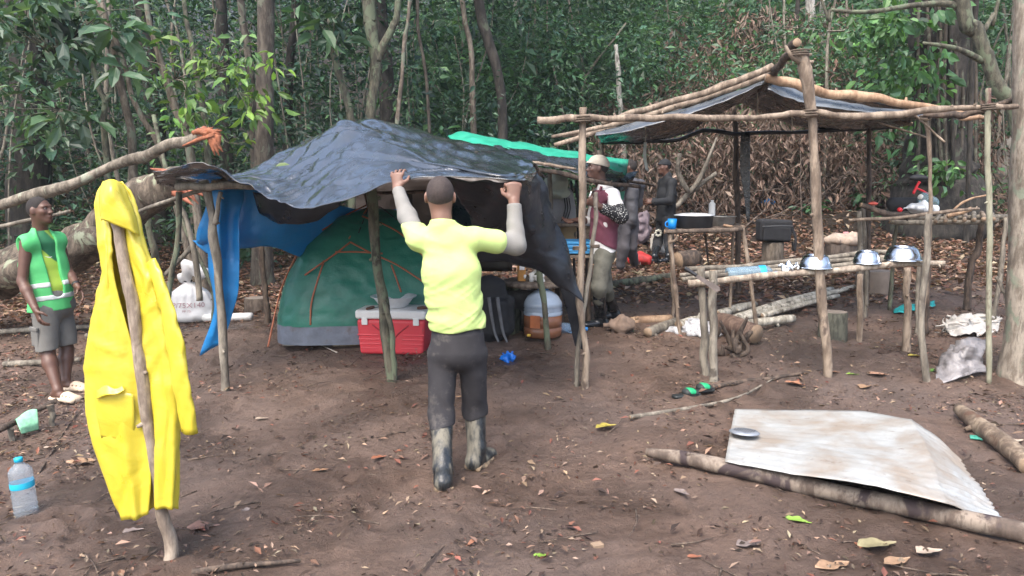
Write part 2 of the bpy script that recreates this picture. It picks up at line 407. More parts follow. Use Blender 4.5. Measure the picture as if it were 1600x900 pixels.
def eyes(c, f, s, u, parent):
    for q in (-1, 1):
        o = c + f*.0755 + s*q*.031 + u*.009
        v, fc = lathe_data([(.0100*sin(a), -.0100*cos(a)) for a in np.linspace(.02, pi-.02, 9)], 10, o); ob = mesh_obj('eye', v, fc, simple('eye_white', (.30, .25, .21), .3, .05), parent)
        v, fc = lathe_data([(.0068*sin(a), -.0068*cos(a)) for a in np.linspace(.02, pi-.02, 7)], 8, o+f*.0048); mesh_obj('iris', v, fc, simple('iris', (.02, .012, .008), .15, .05), ob)
def hand_prims(S, W, d, n, t, curl=(.3, .5), sc=1.0, thumb=.6):
    d, n = nrm(d), nrm(n); n = nrm(n - d*d.dot(n)); t = nrm(t - d*d.dot(t) - n*n.dot(t))
    S.loft(W - d*.01*sc, W + d*.088*sc, t, (.028*sc, .020*sc), (.042*sc, .015*sc), .012)
    for i, (o, L) in enumerate(zip((.033, .011, -.011, -.032), (.074, .084, .078, .060))):
        b = W + d*.082*sc + t*o*1.12*sc; a = curl[0]; e1 = d*cos(a) + n*sin(a) + t*o*3.6; p1 = b + nrm(e1)*L*.48*sc
        a2 = curl[0]+curl[1]; e2 = d*cos(a2) + n*sin(a2) + t*o*1.0; p2 = p1 + nrm(e2)*L*.30*sc
        a3 = curl[0]+curl[1]*1.7; e3 = d*cos(a3) + n*sin(a3); p3 = p2 + nrm(e3)*L*.22*sc
        S.cone(b, p1, .0092*sc, .0082*sc, .004); S.cone(p1, p2, .0082*sc, .0075*sc, .002); S.cone(p2, p3, .008*sc, .0066*sc, .003)
    b = W + d*.022*sc + t*.026*sc; e = nrm(t*.75 + d*.6 + n*thumb); p1 = b + e*.048*sc; p2 = p1 + nrm(t*.2 + d*.9 + n*thumb)*.034*sc
    S.cone(b, p1, .014*sc, .0105*sc, .012); S.cone(p1, p2, .0105*sc, .008*sc, .004)
def body_solid(h, J):
    """J: world joints. head, neck, f/s/u head axes; shL.. etc."""
    S = Solid(h); s, f, u = J['s'], J['f'], V(0, 0, 1); bs, bf = J.get('bs', s), J.get('bf', f)
    pel, chest = J['pel'], J['chest']; waist = pel + (chest-pel)*.42
    S.loft(pel, waist, bs, (.125, .085), (.110, .075), .04); S.loft(waist, chest, bs, (.110, .075), (.130, .085), .04)
    top = (J['shL']+J['shR'])/2; S.loft(chest, top - V(0, 0, .03), bs, (.130, .085), (.11, .062), .04)
    S.cone(J['shL'], J['shR'], .044, .044, .04)
    S.cone(J['neck'] - V(0, 0, .03), J['head'] - J['hu']*.045 - f*.012, .062, .054, .035)
    for q in 'LR':
        S.cone(J['sh'+q], J['el'+q], .047 if J.get('cov', 1) else .053, .038, .02)
        m = J['el'+q] + (J['wr'+q]-J['el'+q])*.3; S.cone(J['el'+q], m, .039, .042, .02); S.cone(m, J['wr'+q], .042, .027, .02)
        S.cone(J['hip'+q], J['kn'+q], .072, .052, .03)
        c = J['kn'+q] + (J['an'+q]-J['kn'+q])*.32 - bf*.012; w = J.get('slim', 1); S.cone(J['kn'+q], c, .054*w, .056*w, .03); S.cone(c, J['an'+q], .056*w, .035, .03)
        tf = J.get('toe'+q, bf); tf = nrm(V(tf)); an = J['an'+q]; ground = an - V(0, 0, .07)
        S.cone(an, ground + V(0, 0, .032) - tf*.03, .034, .034, .02); ts = nrm(np.cross(tf, V(0, 0, 1)))
        S.loft(ground + V(0, 0, .035) - tf*.03, ground + V(0, 0, .022) + tf*.16, ts, (.034, .034), (.045, .020), .02)
    head_prims(S, J['head'], f, s, J['hu'], J.get('ears', True)); return S
def drape(seed, amp, ang, f1=15., f2=3.2, base=0.0):
    ca, sa = cos(ang), sin(ang)
    def d(x, y, z):
        q = x + .4*y; p = z*ca + q*sa; r = q*ca - z*sa; w = vnoise(q*3, z*3, y*2, seed)*.9
        a = (1-np.abs(vnoise(p*f1+w*2, r*f2+w, y*3, seed+2))*2.2); b = (1-np.abs(vnoise(p*f1*1.9+w, r*f2*1.6, y*4, seed+4))*2.2); m = np.clip(.55+vnoise(q*4, z*4, y*3, seed+6), base, 1)
        return -amp*(.75*a*m + .35*b*m)
    return d
def folds(seed, amp=.006, fx=18., fz=9., ax=None):
    def d(x, y, z):
        w = vnoise(x*5, y*5, z*4, seed)*1.6
        a = np.sin((x*.7+y*.5)*fx + z*fz + w*3.0 + seed); b = vnoise(x*14, y*14, z*20, seed+3)
        c = 1-np.abs(vnoise(x*7+w, y*7, z*11+w*.5, seed+5))*2
        return -amp*(.45*a + .35*b + .55*c)
    return d
# ================================================================== SETTING
# ---- ground: one sheet, finely divided round the camp
def axis(lo, a, b, hi, step, grow):
    mid = np.arange(a, b+1e-6, step); l = [a]; st = step
    while l[-1] > lo: st *= grow; l.append(l[-1]-st)
    r = [mid[-1]]; st = step
    while r[-1] < hi: st *= grow; r.append(r[-1]+st)
    return np.concatenate([np.array(l[1:])[::-1], mid, np.array(r[1:])])
gx = axis(-300, -5.2, 6.4, 300, .03, 1.09); gy = axis(-60, 2.0, 11.0, 390, .03, 1.06)
GX, GY = np.meshgrid(gx, gy); GZ = gz(GX, GY)
near = np.clip((13-GY)/3, 0, 1)
GZ = GZ + near*(.016*fbm(GX*3.2, GY*3.2, 0, 21, 3) + .009*fbm(GX*13, GY*13, 0, 31, 2) + .006*(1-np.abs(vnoise(GX*6, GY*6, 0, 35))*2)) + (1-near)*.05*fbm(GX*1.3, GY*1.3, 0, 3, 3)
# trodden footprints and scuffs in the soft mud
for _ in range(170):
    fx, fy = random.uniform(-3.2, 3.6), random.uniform(2.9, 8.6); a = random.uniform(0, 2*pi); dp = random.uniform(.012, .034)
    i0, i1 = np.searchsorted(gx, [fx-.3, fx+.3]); j0, j1 = np.searchsorted(gy, [fy-.3, fy+.3])
    X, Y = GX[j0:j1, i0:i1]-fx, GY[j0:j1, i0:i1]-fy; u = X*cos(a)+Y*sin(a); v = -X*sin(a)+Y*cos(a)
    q = (u/.14)**2 + (v/.055)**2; GZ[j0:j1, i0:i1] += dp*(-np.exp(-q*1.1) + .7*np.exp(-(np.sqrt(q)-1.45)**2*5))
h_, w_ = GX.shape; idx = np.arange(h_*w_).reshape(h_, w_)
gf = np.stack([idx[:-1, :-1], idx[:-1, 1:], idx[1:, 1:], idx[1:, :-1]], -1).reshape(-1, 4)
t = NT('mud')
big = t.noise(.55, 4, .6); mid = t.noise(4.5, 6, .65); fin = t.noise(38, 6, .7)
c1 = t.ramp(mid, [(.28, (.066, .039, .027)), (.5, (.148, .094, .069)), (.72, (.225, .150, .112))])
c2 = t.mix(t.ramp(fin, [(.35, 0.0), (.7, .75)]), c1, (.225, .150, .110))
c3 = t.mix(t.ramp(big, [(.40, 0.0), (.62, .7)]), c2, (.155, .117, .100))
spk = t.ramp(t.vor(85), [(.10, 1.0), (.17, 0.0)]); spk2 = t.ramp(t.noise(9, 3), [(.5, 0.0), (.62, .8)])
mm = t.n.new('ShaderNodeMath'); mm.operation = 'MULTIPLY'; t.link(spk, mm.inputs[0]); t.link(spk2, mm.inputs[1])
c4 = t.mix(mm.outputs[0], c3, (.030, .020, .015))
wet = t.ramp(t.noise(.75, 5, .62, dist=.4), [(.46, 0.0), (.60, 1.0)]); c5 = t.mix(wet, c4, t.mix(.62, c4, (.046, .030, .023)))
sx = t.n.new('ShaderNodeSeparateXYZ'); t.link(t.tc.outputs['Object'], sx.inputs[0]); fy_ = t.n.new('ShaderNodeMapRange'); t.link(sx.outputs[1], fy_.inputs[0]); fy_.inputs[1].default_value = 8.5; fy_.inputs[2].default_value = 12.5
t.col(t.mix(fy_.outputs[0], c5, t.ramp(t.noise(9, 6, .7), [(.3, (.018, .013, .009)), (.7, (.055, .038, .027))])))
t.rough(t.ramp(wet, [(0.0, .58), (1.0, .22)])); t.b.inputs['Specular IOR Level'].default_value = .4
b1 = t.bump(t.noise(22, 8, .75), 1.0, .05); b2 = t.bump(t.noise(120, 4, .7), .5, .008, b1)
tag(mesh_obj('ground', np.stack([GX, GY, GZ], -1).reshape(-1, 3), gf, t.m, loc=(0, 0, 0)), 'bare trodden brown mud of the camp clearing', None, None, 'structure')

LEAF = leafmat('leaf', .30, .42, .5); DRY = leafmat('dry_leaf', .10, .75, .25)
GREENS = [(.047, .105, .056), (.036, .082, .047), (.064, .132, .062), (.029, .068, .042), (.082, .148, .062), (.095, .150, .095)]
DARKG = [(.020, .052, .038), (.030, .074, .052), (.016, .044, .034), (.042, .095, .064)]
BRIGHT = [(.10, .20, .05), (.14, .24, .05), (.07, .15, .05), (.17, .27, .06)]
HILLG = [(.055, .140, .070), (.080, .175, .080), (.045, .110, .068), (.110, .210, .085), (.075, .150, .095)]
BROWN = [(.135, .092, .070), (.18, .128, .100), (.10, .070, .056), (.22, .17, .135), (.15, .092, .070)]
LITTER = [(.16, .085, .055), (.22, .13, .085), (.10, .055, .038), (.30, .20, .14), (.19, .10, .07), (.12, .08, .06), (.36, .27, .20)]

def vol(n, y0, y1, zlo, zhi, x0=-.9, x1=.9, dens=None, pw=1.0):
    """random points in a real stretch of wood: y0..y1 deep, zlo..zhi above its floor"""
    y = RNG.uniform(y0, y1, n); x = RNG.uniform(x0, x1, n)*(y+2); z = gz(x, y) + zlo + (zhi-zlo)*RNG.uniform(0, 1, n)**pw
    p = np.stack([x, y, z], 1)
    if dens is not None: p = p[RNG.uniform(0, 1, n) < dens(p)]
    return p
def patchy(sc, th, seed):
    return lambda p: np.clip((fbm(p[:, 0]*sc, p[:, 1]*sc, p[:, 2]*sc*1.4, seed, 3)-th)*3+.5, .03, 1)
# edge of the clearing: nearer on the left, farther on the right
def edge(x): return np.interp(x, [-14, -7, -3.5, 0, 2, 4, 6.5, 9, 14], [8.0, 9.6, 11.2, 13.4, 15.5, 15.2, 12.5, 10.5, 9.5])
def inwood(p, m=0.0): return p[p[:, 1] > edge(p[:, 0])+m]
lb = LB()
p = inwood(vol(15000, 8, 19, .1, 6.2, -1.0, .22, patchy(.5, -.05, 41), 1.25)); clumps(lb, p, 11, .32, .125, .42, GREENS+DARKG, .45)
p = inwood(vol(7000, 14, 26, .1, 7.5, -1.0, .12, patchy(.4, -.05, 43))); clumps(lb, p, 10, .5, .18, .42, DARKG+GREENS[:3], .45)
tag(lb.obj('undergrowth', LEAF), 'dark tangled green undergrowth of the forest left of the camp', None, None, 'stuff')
lb = LB()
p = inwood(vol(12000, 15.5, 27, .0, 3.4, -.12, .50, patchy(.55, -.25, 45), 1.4)); clumps(lb, p, 12, .42, .145, .45, HILLG, .4)
p = inwood(vol(6500, 19, 34, .2, 6, -.10, .7, patchy(.4, -.1, 47))); clumps(lb, p, 10, .6, .22, .45, HILLG+GREENS, .4)
tag(lb.obj('hillside_shrubs', LEAF), 'green leafy shrubs covering the hillside behind the camp', None, None, 'stuff')
lb = LB()
p = inwood(vol(7000, 10, 20, .1, 6.0, .42, 1.0, patchy(.5, -.1, 49), 1.2)); clumps(lb, p, 11, .36, .13, .42, GREENS+HILLG[:2], .45)
tag(lb.obj('thicket', LEAF), 'green thicket round the big vine-hung tree', None, None, 'stuff')
lb = LB()
p = vol(7500, 24, 46, .3, 6.5, -1.05, 1.05, patchy(.25, -.1, 51)); clumps(lb, p, 9, 1.0, .36, .48, GREENS+HILLG, .4)
tag(lb.obj('far_forest', LEAF), 'far forest canopy rising up the hill', None, None, 'stuff')
# leaf litter on the rising floor behind the camp and thinner bits trodden into the mud
def litter(name, label, n, y0, y1, xa, xb, L, dens, pal=LITTER, lift=.012, tilt=.35):
    y = RNG.uniform(y0, y1, n); x = RNG.uniform(xa, xb, n)*(y+1.5); k = RNG.uniform(0, 1, n) < dens(x, y); x, y = x[k], y[k]; N = len(x)
    a = RNG.uniform(0, 2*pi, N); d = np.stack([np.cos(a), np.sin(a), RNG.normal(size=N)*tilt], 1); nn = nrm(RNG.normal(size=(N, 3))*tilt + V(0, 0, 1))
    Ls = L*RNG.uniform(.45, 1.3, N); c = np.stack([x, y, gz(x, y) + lift + RNG.uniform(0, .02, N)], 1)
    l2 = LB(); l2.add(*leaf_arrays(c, d, nn, Ls, Ls*RNG.uniform(.3, .5, N), pick(pal, N), False, .12)); return tag(l2.obj(name, DRY), label, None, None, 'stuff')
def slope_d(x, y): return np.clip((y-8.2-1.0*(x > -2)*(x < .5)*1.0)/1.6, 0, 1)*np.clip(1.4+fbm(x*.8, y*.8, 0, 61, 3), .3, 1)
litter('leaf_litter', 'thick brown leaf litter on the rising ground behind the camp', 95000, 7.8, 20, -.85, .85, .115, slope_d)
def side_d(x, y):
    e = np.clip((-x-2.0-.12*y)/2, 0, 1) + np.clip((x-3.0)/2.0, 0, 1) + .22
    return np.clip(e, 0, 1)*np.clip(.7+1.2*fbm(x*1.5, y*1.5, 0, 63, 3), .05, 1)
litter('trodden_leaves', 'small trodden leaves scattered over the mud', 30000, 2.4, 10, -.85, .85, .060, side_d, [(.06, .04, .032), (.09, .06, .046), (.14, .085, .06), (.22, .145, .105), (.045, .03, .026), (.30, .21, .15), (.20, .085, .06)], .010, .3)
litter('leaf_crumbs', 'crumbs of leaf, bark and straw pressed into the mud', 60000, 2.2, 9.5, -.85, .85, .034, lambda x, y: np.clip(side_d(x, y)*1.2+.20, 0, 1)*np.clip(.75+1.3*fbm(x*2.2, y*2.2, 0, 65, 3), .08, 1), [(.035, .024, .019), (.06, .04, .03), (.09, .062, .046), (.16, .11, .08), (.24, .18, .13), (.10, .05, .035)], .008, .35)
# twigs
mb = MB()
for _ in range(900):
    y = random.uniform(2.7, 13); x = random.uniform(-.8, .8)*(y+1)
    if random.random() > float(np.clip(side_d(np.array(x), np.array(y))*1.5+.12+(.5 if y > 8.5 else 0), 0, 1)): continue
    a = random.uniform(0, 2*pi); L = random.uniform(.06, .38)*(1.8 if y > 8 else 1); q = V(x, y, float(gz(x, y))+.012)
    e = V(cos(a), sin(a), 0)*L; m = q + e*.5 + V(-sin(a), cos(a), 0)*L*random.uniform(-.12, .12); m[2] = float(gz(m[0], m[1]))+.016; e2 = q+e; e2[2] = float(gz(e2[0], e2[1]))+.012
    tube(mb, [q, m, e2], [.006*random.uniform(.5, 1.2), .004, .002], 4, 2, .1)
tag(mb.obj('twigs', bark('twig', (.05, .034, .026), (.15, .11, .08), None, 8)), 'thin dead twigs strewn over the ground', None, None, 'stuff')
# dead brown brush heaped on the slope
lb = LB()
def brush(n, x0, x1, y0, y1, top):
    x = RNG.uniform(x0, x1, n); y = RNG.uniform(y0, y1, n); hmax = top*np.clip(.7+.6*fbm(x*.7, y*.7, 0, 71, 3), .2, 1.2)
    return np.stack([x, y, gz(x, y) + hmax*RNG.uniform(0, 1, n)**.8], 1)
p = brush(4200, 1.7, 9.5, 14.2, 17.8, 2.2); clumps(lb, p, 8, .26, .15, .26, BROWN, 1.3, False, .8, .1, .3)
p = brush(2600, 2.6, 11.5, 17.5, 22, 3.0); clumps(lb, p, 8, .3, .18, .26, BROWN, 1.3, False, .8, .1, .3)
p = brush(500, 8, 12, 11.5, 14.5, 1.0); clumps(lb, p, 8, .25, .14, .3, BROWN, 1.0, False, .8, .1, .4)
mb = MB()
for _ in range(240):
    x = random.uniform(1.8, 9.5); y = random.uniform(13.9, 17); q = V(x, y, float(gz(x, y))); a = random.uniform(0, 2*pi); L = random.uniform(.6, 2.0)
    e = V(cos(a)*.7, sin(a)*.3-.2, random.uniform(.2, 1.0)); tube(mb, [q, q+e*L*.5+RNG.normal(size=3)*.12, q+e*L+RNG.normal(size=3)*.15], [.016*random.uniform(.5, 1.5), .01, .004], 5, 3, .1)
bo = lb.obj('dead_brush', DRY); tag(bo, 'heap of cut dead brush with withered brown leaves on the slope', None, None, 'stuff')
mb.obj('brush_branches', bark('brush_wood', (.07, .05, .04), (.20, .155, .125), None, 6), bo)['kind'] = 'stuff'

# ---- trees: trunk(s), limbs and crown
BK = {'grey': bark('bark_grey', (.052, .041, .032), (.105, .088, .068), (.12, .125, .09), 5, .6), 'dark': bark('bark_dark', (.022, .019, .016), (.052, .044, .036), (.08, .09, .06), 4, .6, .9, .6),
      'pale': bark('bark_pale', (.30, .28, .25), (.55, .52, .47), (.18, .16, .14), 5, .4, .8, .6), 'green': bark('bark_green', (.06, .056, .04), (.125, .115, .08), (.13, .15, .095), 6, .45, .85, .5),
      'tan': bark('bark_tan', (.105, .083, .062), (.215, .18, .14), (.15, .165, .12), 5, .45, .85, .56)}
def tree(name, label, cat, stems, mat, crown=None, group=None, seg=10, rf=1.0):
    """stems: lists of (px, py, Y, width in px); crown: list of leaf clusters (center, spread, n, per, L, pal)"""
    s0 = stems[0]; pts0 = [P(q[0], q[1], q[2]) for q in s0]; base = pts0[-1].copy(); base[2] = float(gz(base[0], base[1]))
    o = thing(name, label, cat, base, group); mb = MB(); ends = []
    for k, st in enumerate(stems):
        pts = [P(q[0], q[1], q[2]) for q in st]; rad = [q[3]*q[2]/FPX/2*rf*.86 for q in st]
        if k == 0 or st[-1][3] < 0:
            rad = [abs(r) for r in rad]; b = pts[-1].copy(); b[2] = float(gz(b[0], b[1])) - .1
            if b[2] < pts[-1][2] - .05: pts.append(b); rad.append(rad[-1]*1.25)
            else: pts[-1][2] = b[2]
        if st[0][1] <= 6:        # runs out of the picture: goes on growing above
            d = nrm(pts[0]-pts[1]); up = pts[0] + d*1.2 + V(0, 0, 1.6); top = up + V(random.uniform(-.5, .5), random.uniform(-.3, .6), 2.2+random.random())
            pts = [top, up] + pts; rad = [rad[0]*.45, rad[0]*.8] + rad; ends.append((top, up))
        tube(mb, pts, rad, seg, 6, .10)
    lb2 = LB(); got = False
    for top, up in ends:
        for _ in range(5):
            a = random.uniform(0, 2*pi); e = top + V(cos(a), sin(a), .4+random.random()*.6)*random.uniform(.8, 1.8); tube(mb, [up + (top-up)*random.uniform(.2, 1), (up+e)/2+V(0, 0, .5), e], [.035, .02, .008], 5, 3)
            c = e + RNG.normal(size=(8, 3))*V(.55, .55, .4); clumps(lb2, c, 7, .45, .24, .42, GREENS, .5); got = True
    for (c, spr, n, per, L, pal, dr) in (crown or []):
        cc = np.asarray(c) + RNG.normal(size=(n, 3))*np.asarray(spr); clumps(lb2, cc, per, .16, L, .42, pal, dr, True, .6, .18); got = True
        for q in cc[::2]:
            tube(mb, [pts0[len(pts0)//2]*.25 + np.asarray(c)*.75, (q+np.asarray(c))/2 + RNG.normal(size=3)*.04, q], [.010, .006, .003], 4, 2)
    mb.obj('trunk', mat, o)
    if got: lb2.obj('crown', LEAF, o)
    return o
B = BK
tree('forest_tree', 'straight brown-barked tree trunk above the left end of the black tarp', 'tree', [[(416, 0, 10.6, 27), (414, 120, 10.6, 30), (412, 260, 10.6, 33), (410, 400, 10.6, 38)]], B['grey'], seg=14)
tree('sapling', 'slender trunk just left of the straight brown-barked trunk', 'tree', [[(376, 0, 11.5, 12), (384, 60, 11.5, 13), (392, 130, 11.5, 14), (400, 300, 11.5, 15)]], B['grey'])
tree('forest_tree', 'forked mossy tree rising behind the tarp peak', 'tree', [[(576, 0, 12, 24), (579, 40, 12, 22), (586, 85, 12, 19), (586, 120, 12, 18), (578, 190, 12, 17), (572, 350, 12, 18)], [(622, 0, 12, 12), (614, 40, 12, 13), (598, 72, 12, 15), (588, 95, 12, 17)]], B['green'])
tree('forest_tree', 'wide dark trunk directly behind the forked mossy tree', 'tree', [[(590, 0, 14, 30), (602, 100, 14, 28), (606, 200, 14, 30), (606, 330, 14, 34)]], B['dark'], seg=12)
tree('sapling', 'crooked leaning stem left of the forked mossy tree', 'tree', [[(515, 30, 12, 10), (518, 70, 12, 12), (530, 115, 12, 13), (543, 160, 12, 14), (548, 200, 12, 14), (550, 340, 12, 15)]], B['green'], [(P(515, 40, 11.8), (.3, .2, .2), 12, 6, .22, GREENS, .6)])
tree('forest_tree', 'dark leaning trunk left of the open green hillside', 'tree', [[(748, 0, 13.5, 18), (762, 60, 13.5, 18), (778, 115, 13.5, 17), (785, 180, 13.5, 17), (784, 300, 13.5, 18)]], B['dark'])
tree('sapling', 'thin wavering sapling stem right of the forked mossy tree', 'tree', [[(640, 0, 11.8, 6), (632, 60, 11.8, 7), (628, 120, 11.8, 7), (620, 200, 11.8, 8), (616, 330, 11.8, 8)]], B['tan'])
tree('sapling', 'thin dark curving stem near the middle of the forest wall', 'tree', [[(652, 0, 12.5, 6), (654, 50, 12.5, 6), (663, 100, 12.5, 6), (668, 150, 12.5, 6), (676, 320, 12.5, 7)]], B['grey'])
tree('sapling', 'thin pale stem left of the dark leaning trunk', 'tree', [[(722, 0, 13.5, 9), (735, 70, 13.5, 9), (738, 130, 13.5, 10), (742, 310, 13.5, 11)]], B['tan'])
tree('sapling', 'leaning bare stem that crosses behind the splintered pole', 'tree', [[(228, 0, 9.6, 9), (240, 55, 9.6, 11), (255, 110, 9.6, 13), (272, 165, 9.6, 14), (295, 225, 9.6, 15), (315, 400, 9.6, 17)]], B['tan'],
     [(P(275, 110, 9.2), (.35, .2, .2), 12, 6, .12, BRIGHT, .7)])
tree('sapling', 'straight leaning pale green stem behind the splintered pole', 'tree', [[(287, 0, 10, 8), (298, 60, 10, 9), (309, 130, 10, 10), (320, 195, 10, 11), (338, 400, 10, 13)]], B['green'],
     [(P(345, 105, 9.4), (.42, .2, .18), 18, 7, .13, BRIGHT, .8), (P(300, 195, 9.2), (.30, .2, .2), 14, 7, .12, BRIGHT, .7), (P(395, 150, 9.6), (.14, .1, .22), 9, 7, .14, BRIGHT, 1.2)])
tree('sapling', 'pale knotty stem with a parallel twin on the left', 'tree', [[(152, 0, 9.8, 12), (165, 30, 9.8, 13), (178, 80, 9.8, 14), (186, 125, 9.8, 15), (202, 190, 9.8, 13), (207, 225, 9.8, 15), (212, 400, 9.8, 17)], [(160, 4, 9.7, 9), (178, 55, 9.7, 10), (196, 105, 9.7, 8), (206, 150, 9.7, 9), (226, 190, 9.7, 10), (252, 240, 9.7, -11), (300, 420, 9.7, -13)]], B['tan'])
tree('sapling', 'crooked forked stub-branched stem at the far left', 'tree', [[(108, 62, 9.4, 6), (130, 82, 9.4, 8), (145, 105, 9.4, 9), (155, 140, 9.4, 10), (164, 158, 9.4, 10), (162, 195, 9.4, 11), (168, 260, 9.4, 12), (172, 400, 9.4, 13)], [(175, 135, 9.4, 7), (172, 148, 9.4, 8), (164, 160, 9.4, 9)]], B['green'],
     [(P(60, 60, 9.2), (.5, .3, .28), 34, 7, .20, GREENS+[(.06, .12, .07)], .6), (P(95, 30, 9.4), (.5, .3, .25), 24, 7, .19, GREENS, .6), (P(70, 175, 9.0), (.45, .2, .2), 18, 7, .19, GREENS+BRIGHT[2:3], .6)])
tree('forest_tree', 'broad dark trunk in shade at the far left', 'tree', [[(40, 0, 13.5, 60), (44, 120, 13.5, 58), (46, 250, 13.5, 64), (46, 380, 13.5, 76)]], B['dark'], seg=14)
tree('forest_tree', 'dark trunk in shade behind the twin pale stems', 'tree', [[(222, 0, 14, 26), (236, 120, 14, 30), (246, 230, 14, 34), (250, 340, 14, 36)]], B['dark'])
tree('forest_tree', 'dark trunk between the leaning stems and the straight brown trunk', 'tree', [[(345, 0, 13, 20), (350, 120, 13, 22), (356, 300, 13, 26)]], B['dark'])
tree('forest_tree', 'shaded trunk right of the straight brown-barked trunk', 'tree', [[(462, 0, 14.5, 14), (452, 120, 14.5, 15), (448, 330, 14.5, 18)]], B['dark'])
tree('forest_tree', 'pale trunk high on the hillside near the top middle', 'tree', [[(806, 0, 21, 10), (811, 30, 21, 10), (812, 80, 21, 11), (815, 200, 21, 12)]], B['pale'])
tree('forest_tree', 'broken pale dead trunk standing in brown brush left of the gable roof', 'tree', [[(962, 70, 16.2, 7), (966, 110, 16.2, 9), (968, 150, 16.2, 9), (976, 260, 16.2, 11)]], B['pale'])
tree('forest_tree', 'left white-barked trunk behind the forked gable post', 'tree', [[(1266, 0, 19, 17), (1270, 60, 19, 15), (1272, 140, 19, 14), (1276, 260, 19, 16)]], B['pale'])
tree('forest_tree', 'right white-barked trunk behind the forked gable post', 'tree', [[(1285, 0, 19.3, 9), (1286, 60, 19.3, 12), (1290, 110, 19.3, 9), (1292, 260, 19.3, 11)]], B['pale'])
tree('forest_tree', 'slim trunk high on the hillside left of the white-barked trunks', 'tree', [[(1140, 0, 22, 9), (1139, 30, 22, 9), (1137, 160, 22, 10)]], B['tan'])
tree('forest_tree', 'slim dark trunk close left of the white-barked trunks', 'tree', [[(1247, 0, 18, 8), (1244, 50, 18, 8), (1243, 240, 18, 9)]], B['dark'])
tree('forest_tree', 'slim mossy trunk at the top above the gable roof', 'tree', [[(1186, 0, 22, 8), (1188, 50, 22, 9), (1190, 180, 22, 10)]], B['tan'])
# the big vine-hung tree
bt = tree('big_tree', 'massive dark tree trunk hung with vines on the right', 'tree', [[(1468, 0, 12.6, 98), (1470, 80, 12.6, 96), (1470, 160, 12.6, 96), (1468, 225, 12.6, 108), (1465, 270, 12.6, 128), (1464, 300, 12.6, 150)]], B['dark'], seg=20)
for k in range(11):
    x = 1432 + k*9 + random.uniform(-4, 4); yy = 12.05 + abs(k-5)*.05
    tube_obj('vine', [P(x+random.uniform(-8, 8), -60, yy), P(x+random.uniform(-6, 6), 60, yy), P(x+random.uniform(-5, 5), 150, yy-.03), P(x+random.uniform(-6, 6), 290, yy-.12)], [.03, .028, .03, .028], B['grey' if k % 3 else 'dark'], bt, 6)
lb = LB()
for (px, py, s, n) in [(1395, 60, (.35, .2, .35), 26), (1410, 110, (.3, .2, .35), 24), (1360, 50, (.25, .2, .2), 14), (1425, 160, (.12, .15, .3), 10), (1455, 115, (.18, .1, .15), 6), (1385, 15, (.4, .2, .3), 24), (1450, 262, (.2, .1, .1), 7), (1470, 270, (.2, .1, .08), 8), (1405, 150, (.2, .2, .25), 12)]:
    c = P(px, py, 11.6) + RNG.normal(size=(n, 3))*V(s); clumps(lb, c, 6, .17, .145, .58, [(.09, .20, .06), (.12, .25, .07), (.06, .14, .06), (.045, .10, .05)], 1.0, True, .7, .12, .6)
tag(lb.obj('vine_leaves', LEAF, bt), 'light green heart-shaped vine leaves')
# near tree at the right edge with the branching limb behind it
rt = tree('edge_tree', 'pale mottled tree trunk at the right edge beside the shelter', 'tree', [[(1602, 0, 6.0, 38), (1601, 150, 6.0, 38), (1598, 330, 6.0, 42), (1596, 480, 6.0, 50), (1592, 560, 6.0, 60), (1590, 600, 6.0, 72)]], bark('bark_edge', (.16, .13, .10), (.29, .25, .20), (.19, .205, .15), 5, .5, .85, .56), seg=16)
tree('branching_tree', 'bare pale green tree with arching limbs leaning in at the top right', 'tree', [[(1502, 0, 7.4, 26), (1522, 40, 7.4, 25), (1534, 72, 7.4, 26), (1545, 100, 7.4, 24), (1562, 140, 7.4, 24), (1585, 175, 7.4, 24), (1606, 330, 7.4, 26), (1612, 470, 7.4, 28)],
     [(1284, 0, 7.2, 5), (1300, 15, 7.2, 6), (1360, 18, 7.2, 7), (1430, 8, 7.3, 9), (1480, 6, 7.4, 11), (1510, 16, 7.4, 14)], [(1442, 67, 7.2, 5), (1470, 71, 7.2, 8), (1500, 78, 7.3, 9), (1535, 95, 7.4, 12)], [(1560, 2, 7.5, 6), (1552, 22, 7.5, 7), (1538, 48, 7.4, 9)]], B['green'])
tree('sapling', 'thin upright stem between the big vine tree and the edge tree', 'tree', [[(1525, 0, 11.5, 9), (1518, 120, 11.5, 9), (1512, 330, 11.5, 10)]], B['dark'])
# boulder behind the edge tree
S = Solid(.03); c = P(1584, 240, 15.0)
S.ell(c, (V(1, 0, 0), V(0, 1, 0), V(0, 0, 1)), (.24, .24, .26)); S.ell(c+V(-.03, 0, -.3), (V(1, 0, 0), V(0, 1, 0), V(0, 0, 1)), (.26, .24, .34), .1); S.cone(c, onground(c, -.1), .3, .45, .15)
tag(S.obj('boulder', simple('rock', (.21, .19, .165), .9, .3, 5, .6, 20), None, lambda x, y, z: .03*fbm(x*6, y*6, z*6, 8, 3)), 'grey-brown boulder partly hidden by the edge tree', 'boulder')
